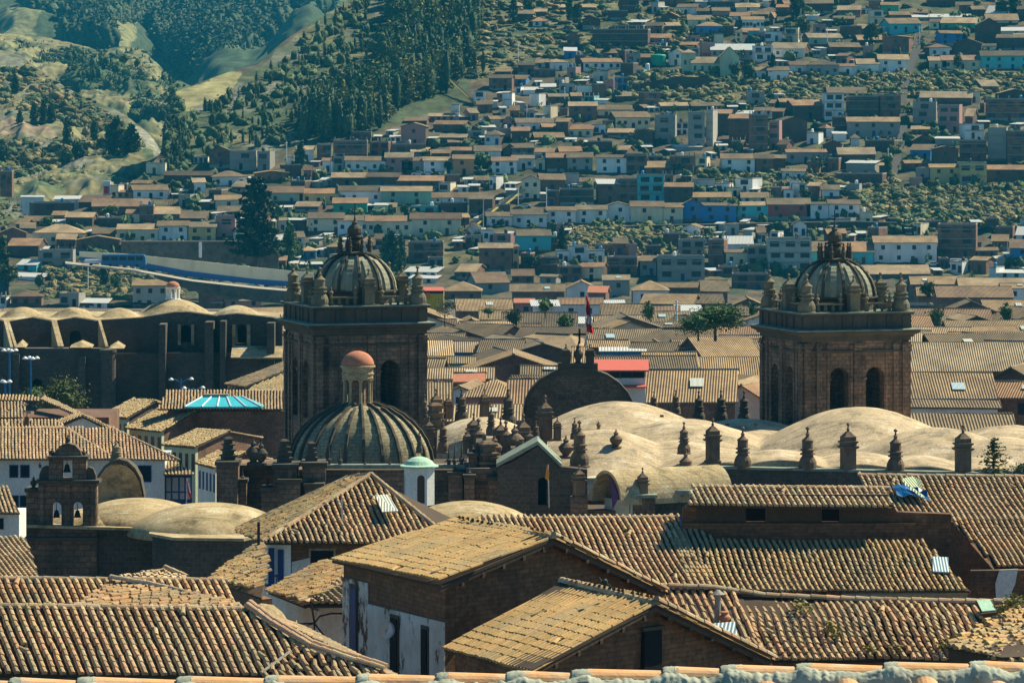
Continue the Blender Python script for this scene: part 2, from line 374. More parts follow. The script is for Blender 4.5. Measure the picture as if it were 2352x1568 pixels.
# ---------------------------------------------------------------- noise + land
_perm = np.random.default_rng(11).random((256, 256))
def vnoise(x, y):
    xi, yi = np.floor(x).astype(int), np.floor(y).astype(int); fx, fy = x-xi, y-yi
    fx = fx*fx*(3-2*fx); fy = fy*fy*(3-2*fy)
    g = lambda a, b: _perm[a % 256, b % 256]
    return (g(xi, yi)*(1-fx)+g(xi+1, yi)*fx)*(1-fy)+(g(xi, yi+1)*(1-fx)+g(xi+1, yi+1)*fx)*fy
def fbm(x, y, o=4):
    s = 0; a = .5; t = 0
    for i in range(o): s = s+a*vnoise(x*2**i+i*17.3, y*2**i+i*9.1); t += a; a *= .5
    return s/t
def inpoly(px, py, poly):
    r = np.zeros(np.shape(px), bool)
    for (x1, y1), (x2, y2) in zip(poly, poly[1:]+poly[:1]):
        if y1 == y2: continue
        c = ((y1 > py) != (y2 > py)) & (px < (x2-x1)*(py-y1)/(y2-y1)+x1); r ^= c
    return r
def YB(row): return np.interp(row, [-130, 0, 200, 400, 500, 650, 700], [1710, 1620, 1480, 1350, 1290, 1200, 1120])
def Zplain(Y): return np.interp(Y, [5, 20, 70, 128, 190, 250, 300, 350, 1120, 7000], [26, 25, 18, 12, 8, 3, 0, 0, -22, -24])
def sheet(name, px0, px1, nx, ny, sil, base, Yof, cover, amp=0.0, ns=.02, drop=60, label=None, fine=.19):
    u = np.linspace(px0, px1, nx); v = np.linspace(0, 1, ny)
    S = np.array([sil(q) for q in u]); Bs = np.array([base(q) for q in u])
    PX = np.repeat(u[None], ny, 0); PY = Bs[None]+(S-Bs)[None]*v[:, None]
    Y = Yof(PX, PY); X = (PX-CX)*Y/F; Z = ZC-(PY-HY)*Y/F
    Z = Z+(fbm(X*ns, Y*ns*.6, 5)-.5)*amp*(np.minimum(1, (1-v[:, None])*6+.15))
    gul = 1-np.abs(fbm(X*ns*4+5, Y*ns*1.6, 4)*2-1)*2; Z = Z+(gul-.5)*amp*fine*np.minimum(1, (1-v[:, None])*6+.15)
    col = cover(PX+(fbm(X*.05, Y*.05)-.5)*26, PY+(fbm(X*.05+7, Y*.05)-.5)*22, X, Y, v[:, None]+PX*0)
    bk = [(25, -4), (120, -drop)]
    for dy, dz in bk:
        Y2 = Y[ny-1]+dy; X = np.vstack([X, (u-CX)*Y2/F]); Z = np.vstack([Z, Z[ny-1]+dz]); col = np.concatenate([col, col[ny-1:ny]], 0)
        Y = np.vstack([Y, Y2])
    n2 = ny+len(bk); V = np.stack([X, Y, Z], -1).reshape(-1, 3)
    idx = np.arange(n2*nx).reshape(n2, nx)
    Fc = np.stack([idx[:-1, :-1], idx[:-1, 1:], idx[1:, 1:], idx[1:, :-1]], -1).reshape(-1, 4)
    me = bpy.data.meshes.new(name); me.from_pydata(V.tolist(), [], Fc.tolist()); me.materials.append(M['land'])
    ca = me.color_attributes.new('Col', 'FLOAT_COLOR', 'POINT'); a = np.ones((len(V), 4), np.float32); a[:, :3] = col.reshape(-1, 3); ca.data.foreach_set('color', a.ravel())
    me.polygons.foreach_set('use_smooth', [True]*len(me.polygons)); me.update()
    o = bpy.data.objects.new(name, me); C.objects.link(o); return tag(o, label, 'hill', kind='structure')
DRY, SCR, EAR, RCK, MEA, FOR = [np.array(c) for c in ((.195, .18, .085), (.06, .085, .04), (.18, .14, .09), (.20, .20, .155), (.31, .285, .13), (.035, .06, .03))]
def lerp(a, b, t): t = np.clip(t, 0, 1)[..., None]; return a*(1-t)+b*t
POLY = {'s1': [(1310, 525), (1560, 525), (1570, 550), (1510, 595), (1440, 582), (1300, 575)],
        's2': [(1960, 440), (2400, 420), (2400, 525), (2150, 525), (1960, 505)],
        's3': [(1780, 172), (2400, 168), (2400, 215), (1900, 228), (1850, 245), (1770, 225)],
        's4': [(1060, -60), (1470, -60), (1440, 35), (1330, 70), (1290, 140), (1170, 170), (1080, 190)],
        's5': [(1440, 175), (1780, 150), (1790, 240), (1600, 250), (1460, 245)],
        's6': [(100, 615), (330, 600), (420, 640), (660, 660), (660, 690), (100, 690)],
        's7': [(1600, 392), (2060, 405), (2060, 440), (1600, 440)],
        's8': [(1520, 30), (1600, 20), (1700, 70), (1560, 110), (1380, 150), (1300, 90)],
        'mead': [(400, 210), (527, 165), (560, 168), (505, 228), (425, 255)]}
def coverB(px, py, X, Y, v):
    n = fbm(X*.09, Y*.05, 5); c = lerp(EAR*.5, SCR*.6, (n-.40)*5)
    c = lerp(c, DRY*.55, (fbm(X*.05+31, Y*.04, 5)-.58)*6)
    for k in ('s1', 's2', 's3', 's4', 's5', 's7', 's8'):
        w = inpoly(px, py, POLY[k]).astype(float); m = lerp(DRY*.75, SCR*1.0, (fbm(X*.13, Y*.1+5, 4)-.45)*6); c = lerp(c, m, w)
    fr = inpoly(px, py, [(380, 260), (600, 150), (760, 20), (900, -150), (1180, -150), (1120, 60), (1060, 240), (930, 290), (700, 330), (420, 400)]).astype(float)
    tr = fbm((X+Y*.5)*.02+(Z_of(px, py)*.16), (X-Y)*.006, 4)     # terraces climbing to the right
    m = lerp(SCR*.9, DRY*.8, (tr-.55)*7); m = lerp(m, RCK*.8, (fbm(X*.04+9, Y*.04)-.55)*5)
    c = lerp(c, m, fr); c = lerp(c, MEA, inpoly(px, py, POLY['mead']).astype(float)*.8)
    return c
def Z_of(px, py): return -(py-HY)*.15
def silB(q): return float(np.interp(q, [0, 230, 330, 385, 400, 527, 590, 645, 688, 763, 810, 900, 3000], [520, 470, 400, 330, 212, 165, 150, 100, 70, 25, -5, -120, -130]))
sheet('town_hillside', 20, 2700, 560, 300, silB, lambda q: 706, lambda px, py: YB(py), coverB, 1.5, .03, fine=.5)
def coverE(px, py, X, Y, v):
    c = lerp(DRY*.95, RCK*.8, (fbm(X*.06, Y*.05, 6)-.46)*7); c = lerp(c, SCR*1.3, (fbm(X*.12+3, Y*.06, 6)-.5)*8)
    c = lerp(c, RCK*1.25, inpoly(px, py, [(300, 285), (345, 300), (400, 400), (360, 400), (330, 340)]).astype(float)*.9)
    c = lerp(c, RCK*1.1, inpoly(px, py, [(-60, 130), (45, 140), (60, 180), (-60, 190)]).astype(float)*.8)
    c = lerp(c, EAR*1.15, inpoly(px, py, [(-60, 265), (60, 285), (140, 330), (-60, 310)]).astype(float)); return c
def silE(q): return float(np.interp(q, [-300, 0, 48, 150, 238, 290, 338, 362, 378, 400, 470], [60, 116, 132, 200, 240, 266, 305, 334, 366, 410, 520]))
sheet('rocky_spur', -400, 480, 260, 170, silE, lambda q: 640, lambda px, py: np.interp(py, [40, 116, 300, 400, 520, 640], [1800, 1760, 1600, 1500, 1340, 1230]), coverE, 16, .022)
def coverF(px, py, X, Y, v):
    c = lerp(DRY*1.0, SCR*1.0, (fbm(X*.06, Y*.04, 6)-.42)*9)
    c = lerp(c, MEA, inpoly(px, py, [(-80, 82), (50, 90), (100, 112), (50, 125), (-80, 112)]).astype(float)*.55)
    c = lerp(c, MEA*.95, inpoly(px, py, [(75, 150), (230, 150), (150, 175), (180, 190), (60, 170)]).astype(float)*.6)
    c = lerp(c, MEA*.9, inpoly(px, py, [(270, 112), (330, 112), (410, 205), (395, 225), (330, 190)]).astype(float)*.55)
    c = lerp(c, DRY*.9, inpoly(px, py, [(262, 225), (330, 190), (335, 205), (300, 230)]).astype(float)); return c
def silF(q): return float(np.interp(q, [-300, -20, 60, 150, 230, 262, 300, 330, 372, 410, 426, 450, 480], [60, 78, 82, 100, 116, 111, 110, 117, 158, 208, 238, 290, 400]))
sheet('grassy_spur', -400, 480, 260, 150, silF, lambda q: 420, lambda px, py: np.interp(py, [50, 110, 200, 420], [2450, 2350, 2150, 1850]), coverF, 34, .016)
def coverD(px, py, X, Y, v):
    c = lerp(SCR*1.2, FOR*1.3, (fbm(X*.014, Y*.01, 5)-.36)*7)
    c = lerp(c, DRY*.95, (fbm(X*.012+4, Y*.006, 4)-.60)*8)
    for pl, k in (([(370, 30), (385, 35), (415, 75), (400, 80), (385, 65)], 1.1), ([(515, 35), (535, 40), (525, 60), (495, 82), (500, 62)], 1.1), ([(395, 90), (410, 98), (408, 108), (395, 98)], .8), ([(655, -5), (685, 0), (690, 40), (662, 70)], .8),
                  ([(-80, 92), (90, 86), (180, 92), (100, 104), (-80, 104)], .9), ([(250, 55), (310, 50), (310, 105), (270, 115)], .55), ([(20, 30), (170, 20), (60, 70), (0, 75)], .4)):
        c = lerp(c, MEA, inpoly(px, py, pl).astype(float)*k)
    return c
sheet('wooded_mountain', -500, 1300, 420, 230, lambda q: -190, lambda q: 330, lambda px, py: np.interp(py, [-190, 0, 100, 330], [3700, 3200, 2850, 2500])-120*np.sin(px*.011+py*.004)-60*np.sin(px*.027+1), coverD, 95, .0062, fine=.07)
# the lower ground, one sheet from under the camera to beyond the mountains
ys = np.concatenate([np.linspace(4, 400, 60), np.linspace(420, 1300, 50), np.linspace(1500, 7000, 12)]); xs = np.linspace(-1, 1, 60)
V = []; col = []
for y in ys:
    for x in xs: X = x*(60+y*.35); V.append((X, y, float(Zplain(y)))); col.append((.12, .105, .085))
mb = MB(); mb.col = (.1, .1, .1); n = len(xs)
mb.arr(np.array(V), [[j*n+i, j*n+i+1, (j+1)*n+i+1, (j+1)*n+i] for j in range(len(ys)-1) for i in range(n-1)], np.array(col))
tag(mb.build('ground', M['land'], smooth=True), kind='structure')
# ---------------------------------------------------------------- plants
def leaves(n, shape, size, g, cols):
    """n small leaf faces spread through a crown of unit height; returns verts, faces, colours"""
    if shape == 'round':
        cl = g.normal(0, 1, (14, 3)); cl /= np.linalg.norm(cl, axis=1)[:, None]; cl *= g.uniform(.45, 1, (14, 1)); r = g.uniform(.25, .5, 14)
        k = g.integers(0, 14, n); p = cl[k]*.66+g.normal(0, 1, (n, 3))*r[k][:, None]*.5; p *= (.5, .5, .42); p[:, 2] += .52
    elif shape == 'tall':
        z = g.uniform(.12, 1, n)**.85; k = g.integers(0, 12, n); zz = np.linspace(.2, 1, 12)[k]; an = k*2.4+g.normal(0, .6, n)
        rr = .17*np.sin(np.clip((1.05-zz), 0, 1)*2.4+.3)*g.uniform(.2, 1.3, n); p = np.stack([np.cos(an)*rr, np.sin(an)*rr, zz+g.normal(0, .05, n)], 1)
    elif shape == 'cone':
        lev = g.integers(0, 11, n); z = .13+lev*.078; br = g.integers(0, 9, n); an = br*.698+lev*.5+g.normal(0, .09, n); t = g.uniform(.1, 1, n)
        rr = .34*(1.04-z)**.8*t*(.75+.35*np.sin(br*3.1+lev*1.7)); p = np.stack([np.cos(an)*rr, np.sin(an)*rr, z+.05*t-.02*t*t+g.normal(0, .012, n)], 1)
    else:
        p = g.normal(0, 1, (n, 3)); p /= np.linalg.norm(p, axis=1)[:, None]; p *= g.uniform(.5, 1, (n, 1))**.5*(1+.25*np.sin(p[:, :1]*5+g.uniform(0, 6))); p *= (.55, .55, .45); p[:, 2] += .4
    a = g.normal(0, 1, (n, 3)); a /= np.linalg.norm(a, axis=1)[:, None]; b = np.cross(a, g.normal(0, 1, (n, 3))); b /= np.linalg.norm(b, axis=1)[:, None]
    s = size*g.uniform(.6, 1.3, (n, 1)); V = np.stack([p-a*s-b*s*.5, p+a*s-b*s*.4, p+b*s*.8], 1).reshape(-1, 3)
    ci = g.integers(0, len(cols), n); cc = np.array(cols)[ci]*(g.uniform(.75, 1.3, (n, 1)))
    cc *= (.8+.4*np.sin(p[:, :1]*9+p[:, 2:]*7)**2)
    return V, np.arange(n*3).reshape(n, 3), np.repeat(cc, 3, 0)
def _ico():
    import bmesh
    bm = bmesh.new(); bmesh.ops.create_icosphere(bm, subdivisions=2, radius=1); v = np.array([x.co[:] for x in bm.verts]); f = np.array([[y.index for y in x.verts] for x in bm.faces]); bm.free(); return v, f
ICO = _ico()
def lump(seed, sx, sz, zc, col, k=.3):
    v, f = ICO; g = np.random.default_rng(seed); o = g.uniform(0, 9, 3)
    n = 1+k*(np.sin(v[:, 0]*3.1+o[0])*np.sin(v[:, 1]*2.7+o[1])+.7*np.sin(v[:, 2]*4+v[:, 0]*5+o[2])); p = v*n[:, None]*(sx, sx, sz); p[:, 2] += zc
    c = np.array(col)[None]*(.85+.3*g.random((len(v), 1))); return p, f, c
def joinp(*ps):
    V, Fc, Cc, o = [], [], [], 0
    for v, f, c in ps: V.append(v); Fc.append(np.asarray(f)+o); Cc.append(c); o += len(v)
    return np.concatenate(V), np.concatenate(Fc), np.concatenate(Cc)
G1 = [(.07, .13, .035), (.10, .17, .04), (.05, .09, .03)]; G2 = [(.05, .085, .035), (.075, .11, .04), (.035, .06, .03)]; G3 = [(.20, .20, .05), (.26, .22, .06), (.12, .14, .04)]
GD = [(.022, .042, .024), (.03, .055, .028)]; GO = [(.10, .12, .035), (.14, .15, .04), (.06, .085, .03)]; GR = [(.10, .11, .085), (.13, .13, .10)]; BU = [(.19, .16, .07), (.13, .135, .06), (.09, .105, .045), (.25, .18, .075)]
def trunk_mesh(shape):
    m = MB(); top = {'round': .55, 'tall': .95, 'cone': .98}[shape]; r = .022 if shape != 'tall' else .014
    m.tube([(0, 0, -.08), (.005, .003, .25), (-.004, .006, .5*top+.1), (0, 0, top)], r, 6, r*.25)
    g = random.Random(3)
    for i in range(7):
        a = i*2.4; z = .25+i*.08; L_ = .22 if shape == 'round' else .12
        m.tube([(0, 0, z), (math.cos(a)*L_*.5, math.sin(a)*L_*.5, z+.08), (math.cos(a)*L_, math.sin(a)*L_, z+.16)], r*.45, 4, r*.15)
    me = m.build('t', M['bark']); d = me.data; bpy.data.objects.remove(me); return d
def crown_mesh(shape, n, size, cols, seed):
    v, f, c = leaves(n, shape, size, np.random.default_rng(seed), cols)
    if shape == 'round' and cols is not GR: v, f, c = joinp((v, f, c), lump(seed, .27, .21, .5, cols[-1], .35), lump(seed+5, .2, .17, .6, cols[0], .3))
    m = MB(); m.col = (1, .5, 1); m.arr(v, f.tolist(), c)
    o = m.build('c', M['leaf']); d = o.data; bpy.data.objects.remove(o); return d
TRK = {s: trunk_mesh(s) for s in ('round', 'tall', 'cone')}
CRW = {}
def crown(shape, cols, n, size, var):
    k = (shape, id(cols), n, var)
    if k not in CRW: CRW[k] = crown_mesh(shape, n, size, cols, var*13+n)
    return CRW[k]
def tree(loc, h, wd, shape, cols, label, n=420, size=.035, group=None, name='tree'):
    t = thing(name, label, 'tree', loc, group); rz = random.uniform(0, 6)
    for nm, me in (('trunk', TRK[shape]), ('crown', crown(shape, cols, n, size, random.randrange(3)))):
        o = bpy.data.objects.new(nm, me); C.objects.link(o); o.parent = t
    t.scale = (wd, wd, h); t.rotation_euler = (0, 0, rz); return t
def scatter(name, protos, pos, hs, ws, mat, label, parentname=None):
    g = np.random.default_rng(len(pos)); VV = []; FF = []; CCc = []; off = 0
    for p, h, w in zip(pos, hs, ws):
        v, f, c = protos[g.integers(0, len(protos))]; a = g.uniform(0, 6.28); ca, sa = math.cos(a), math.sin(a)
        x = v[:, 0]*w; y = v[:, 1]*w
        VV.append(np.stack([x*ca-y*sa+p[0], x*sa+y*ca+p[1], v[:, 2]*h+p[2]], 1)); FF.append(f+off); CCc.append(np.clip(c*g.uniform(.75, 1.3), 0, 1)); off += len(v)
    V = np.concatenate(VV); Fc = np.concatenate(FF); Cc = np.concatenate(CCc)
    me = bpy.data.meshes.new(name); me.vertices.add(len(V)); me.vertices.foreach_set('co', V.astype(np.float32).ravel())
    me.loops.add(Fc.size); me.loops.foreach_set('vertex_index', Fc.astype(np.int32).ravel()); me.polygons.add(len(Fc))
    me.polygons.foreach_set('loop_start', np.arange(0, Fc.size, 3, dtype=np.int32)); me.update(calc_edges=True)
    ca = me.color_attributes.new('Col', 'FLOAT_COLOR', 'POINT'); a = np.ones((len(V), 4), np.float32); a[:, :3] = Cc; ca.data.foreach_set('color', a.ravel()); me.polygons.foreach_set('use_smooth', [True]*len(me.polygons))
    me.materials.append(mat); o = bpy.data.objects.new(name, me); C.objects.link(o); return tag(o, label, 'woodland', kind='stuff')
def PB(px, py, dz=0): p = P(px, py, float(YB(py))); p.z += dz; return p
def polypts(poly, n, g):
    x0, x1 = min(p[0] for p in poly), max(p[0] for p in poly); y0, y1 = min(p[1] for p in poly), max(p[1] for p in poly); out = []
    while len(out) < n:
        x, y = g.uniform(x0, x1), g.uniform(y0, y1)
        if inpoly(np.array(x), np.array(y), poly): out.append((x, y))
    return out
g0 = np.random.default_rng(5)
bush = [joinp(lump(i, .42, .38, .32, BU[i % 4]), lump(i+40, .25, .3, .5, BU[(i+1) % 4]), leaves(26, 'bush', .09, np.random.default_rng(i), BU)) for i in range(5)]+[joinp(lump(i+60, .42, .4, .34, G2[i]), leaves(40, 'bush', .1, np.random.default_rng(i+9), G2)) for i in range(2)]
pos = []
for k, n in (('s1', 420), ('s2', 900), ('s3', 700), ('s4', 650), ('s5', 350), ('s7', 260), ('s6', 380), ('s8', 260)):
    pos += [PB(x, y, -.3) for x, y in polypts(POLY[k], n, g0)]
gx = [PB(x, y, -.4) for x, y in polypts([(300, 420), (760, 400), (1250, 240), (1500, -60), (2500, -60), (2500, 640), (120, 640), (100, 520)], 1100, g0)]
scatter('garden_bushes', bush[5:]+[leaves(60, 'round', .12, np.random.default_rng(77), G1)], gx, g0.uniform(1.2, 5, len(gx)), g0.uniform(1.5, 5.5, len(gx)), M['leaf'], 'green bushes growing between the hillside houses')
scatter('scrub', bush, pos, g0.uniform(.7, 2.3, len(pos))*g0.choice([.7, 1, 1.5], len(pos)), g0.uniform(1.6, 6.0, len(pos)), M['leaf'], 'dry ochre and green scrub bushes on the terraced slopes')
tall = [joinp(lump(i+80, .11, .40, .55, (.045, .07, .03), .35), leaves(150, 'tall', .042, np.random.default_rng(i), G2 if i % 2 else G1)) for i in range(5)]; tally = tall+[leaves(150, 'tall', .05, np.random.default_rng(50), G3)]
fart = [joinp(lump(i+90, .13, .42, .5, (.045, .075, .035), .3), leaves(30, 'tall', .06, np.random.default_rng(i+30), G2 if i % 3 else GD)) for i in range(5)]
# the wood behind the houses
pos = [PB(x, y, -.5) for x, y in polypts([(905, -60), (1100, -60), (1105, 60), (1080, 150), (1040, 210), (960, 240), (900, 270), (870, 200)], 420, g0)]
pos += [PB(x, y, -.5) for x, y in polypts([(700, 290), (860, 210), (900, 260), (870, 310), (790, 325), (690, 330)], 110, g0)]
scatter('eucalyptus_wood', tally, pos, g0.uniform(8, 15, len(pos)), g0.uniform(9, 17, len(pos)), M['leaf'], 'dark eucalyptus wood on the slope left of the hillside houses')
pos = [PB(x, y, -.5) for x, y in polypts([(430, 270), (620, 170), (760, 40), (930, -60), (900, 180), (760, 290), (680, 330), (520, 350), (400, 390)], 420, g0)]
pos += [PB(x, y, -.5) for x, y in polypts([(376, 330), (398, 222), (420, 262), (440, 300), (420, 400), (380, 400)], 120, g0)]
scatter('slope_scrub', bush[5:]+tall[:2], pos, g0.uniform(1.5, 6, len(pos)), g0.uniform(2, 6.5, len(pos)), M['leaf'], 'scattered green bushes and small trees on the shaded terraced slope')
def pd(px, py): return P(px, py, float(np.interp(py, [-190, 0, 100, 330], [3700, 3200, 2850, 2500])-120*math.sin(px*.011+py*.004)-60*math.sin(px*.027+1)))
pos = []
for pl, n in (([(60, -80), (640, -80), (660, 60), (600, 130), (540, 160), (440, 195), (370, 120), (330, 60), (150, 70), (60, 40)], 5200), ([(130, 100), (260, 115), (250, 60), (160, 80)], 260), ([(690, -60), (800, -60), (760, 20), (700, 50)], 300)):
    pos += [pd(x, y) for x, y in polypts(pl, n, g0)]
scatter('mountain_forest', fart, [p-Vector((0, 0, 2)) for p in pos], g0.uniform(10, 20, len(pos)), g0.uniform(18, 36, len(pos)), M['leaf'], 'dense blue-green forest covering the far mountain')
def pE(px, py): return P(px, py, float(np.interp(py, [40, 116, 300, 400, 520, 640], [1800, 1760, 1600, 1500, 1340, 1230])))
def pF(px, py): return P(px, py, float(np.interp(py, [50, 110, 200, 420], [2450, 2350, 2150, 1850])))
pos = [pE(x, y) for x, y in polypts([(-40, 330), (130, 330), (330, 340), (390, 410), (300, 450), (60, 450), (-40, 440)], 230, g0)]+[pE(x, y) for x, y in polypts([(-40, 170), (60, 160), (200, 260), (300, 300), (200, 320), (-40, 250)], 170, g0)]
pos += [pE(x, y) for x, y in polypts([(-60, 125), (50, 140), (240, 250), (380, 380), (380, 440), (-60, 560)], 1700, g0)]
scatter('spur_scrub', bush+tall[:1], pos, np.where(np.arange(len(pos)) < 400, g0.uniform(1.6, 4.5, len(pos)), g0.uniform(.5, 1.4, len(pos))), np.where(np.arange(len(pos)) < 400, g0.uniform(3.5, 8, len(pos)), g0.uniform(1.2, 3.4, len(pos))), M['leaf'], 'bushes dotted over the sunlit rocky spur')
pos = [pF(x, y) for x, y in polypts([(150, 165), (260, 180), (330, 215), (410, 230), (430, 290), (330, 290), (240, 240), (160, 210)], 260, g0)]
nb_ = len(pos); pos += [pF(x, y) for x, y in polypts([(-60, 84), (240, 118), (330, 120), (410, 210), (430, 300), (330, 300), (100, 170), (-60, 130)], 1300, g0)]
scatter('valley_scrub', bush[5:]+tall[:2], pos, np.where(np.arange(len(pos)) < nb_, g0.uniform(6, 13, len(pos)), g0.uniform(.8, 3, len(pos))), np.where(np.arange(len(pos)) < nb_, g0.uniform(9, 18, len(pos)), g0.uniform(1.5, 5, len(pos))), M['leaf'], 'dark green trees and bushes filling the small valley behind the rocky spur')
ORD = ['first', 'second', 'third', 'fourth', 'fifth', 'sixth', 'seventh', 'eighth', 'ninth', 'tenth', 'eleventh', 'twelfth', 'thirteenth', 'fourteenth', 'fifteenth', 'sixteenth', 'seventeenth', 'eighteenth', 'nineteenth', 'twentieth']
NUM = ORD+['twenty-first', 'twenty-second', 'twenty-third', 'twenty-fourth', 'twenty-fifth', 'twenty-sixth', 'twenty-seventh', 'twenty-eighth']
def trees(rows, where, fn, group):
    rows = sorted(rows)
    for i, (x, y, h, w, sh, cl) in enumerate(rows):
        p = fn(x, y); s = F/p.y
        tree(p, h/s, w/s/({'round': 1.0, 'tall': .55, 'cone': .62}[sh]), sh, cl, '%s tree from the left, %s' % (ORD[i] if i < 20 else NUM[i], where), 800, .06, group)
trees([(45, 300, 42, 22, 'tall', G2), (78, 302, 60, 26, 'tall', G2), (100, 288, 55, 24, 'tall', G2), (118, 300, 62, 30, 'tall', G2), (155, 350, 72, 30, 'tall', G2), (217, 325, 45, 26, 'tall', G2), (262, 375, 95, 62, 'tall', G2), (300, 380, 85, 60, 'tall', G2), (185, 385, 75, 50, 'round', G2), (150, 390, 60, 44, 'round', G2), (8, 385, 62, 40, 'round', G2), (232, 350, 40, 30, 'round', G2), (285, 150, 28, 34, 'round', G1), (315, 158, 26, 20, 'round', G1), (35, 225, 50, 24, 'tall', G2)], 'on the rocky sunlit spur at far left', pE, 'trees on the rocky spur')
trees([(848, 285, 75, 22, 'tall', G3), (862, 290, 60, 16, 'tall', G3), (876, 282, 45, 14, 'tall', G3), (835, 290, 60, 22, 'tall', GO), (815, 292, 55, 22, 'tall', GO), (930, 175, 50, 12, 'tall', G3), (920, 178, 38, 12, 'tall', G3), (1090, 170, 50, 14, 'tall', GO), (1110, 170, 48, 14, 'tall', GO), (1070, 100, 90, 18, 'tall', G2), (955, 170, 55, 20, 'tall', G1), (1100, 40, 60, 18, 'tall', G2)], 'along the edge of the wood above the houses', PB, 'lighter eucalyptus trees at the edge of the wood')
trees([(1325, 60, 60, 34, 'round', G2), (1308, 50, 50, 24, 'tall', G1), (1828, 45, 55, 40, 'tall', G2), (1845, 90, 62, 40, 'round', G2), (1815, 95, 50, 40, 'round', G2), (1720, 190, 55, 40, 'round', GD), (1775, 180, 50, 26, 'tall', GD), (1690, 180, 40, 30, 'round', G2), (2000, 105, 60, 50, 'round', G2), (2330, 40, 55, 40, 'tall', G2), (2300, 40, 48, 36, 'round', G2), (2200, 165, 45, 30, 'round', G2), (1395, 130, 36, 24, 'round', G2), (1180, 60, 60, 24, 'tall', G2), (1215, 40, 60, 30, 'round', G2)], 'among the highest hillside houses', PB, 'trees among the highest houses')
trees([(1108, 395, 52, 52, 'round', G1), (1030, 400, 36, 26, 'round', G2), (1410, 358, 26, 22, 'round', G1), (1330, 345, 30, 26, 'round', G3), (1735, 335, 40, 40, 'round', G2), (1875, 395, 42, 40, 'round', G2), (1720, 430, 40, 44, 'round', G2), (1640, 425, 30, 40, 'round', G2), (2040, 410, 60, 26, 'round', G1), (1850, 460, 30, 40, 'round', G2), (1555, 400, 34, 30, 'round', G2), (1500, 200, 40, 22, 'round', G2), (690, 395, 60, 36, 'tall', G2)], 'among the houses halfway up the hill', PB, 'trees among the middle houses')
trees([(1687, 505, 62, 34, 'round', G1), (1638, 505, 24, 30, 'round', G1), (1112, 520, 32, 30, 'round', G2), (1150, 522, 22, 26, 'round', G2), (1290, 588, 62, 28, 'tall', GD), (1222, 622, 46, 44, 'round', G2), (898, 500, 36, 18, 'round', G1), (928, 498, 34, 26, 'round', G1), (622, 612, 72, 50, 'round', G1), (666, 612, 95, 40, 'tall', G1), (684, 605, 60, 30, 'round', G1), (900, 640, 100, 50, 'tall', G2), (885, 620, 70, 34, 'tall', G1), (920, 630, 80, 34, 'tall', G2), (250, 500, 32, 50, 'round', G1), (108, 520, 26, 40, 'round', G1), (1960, 612, 20, 34, 'round', G2), (2225, 608, 22, 36, 'round', G2), (20, 660, 60, 70, 'round', G2), (5, 620, 70, 40, 'tall', G2), (265, 670, 50, 30, 'round', G1), (240, 660, 60, 30, 'tall', G2), (90, 668, 44, 30, 'round', G1)], 'low on the hillside by the long terraces', PB, 'trees low on the hillside')
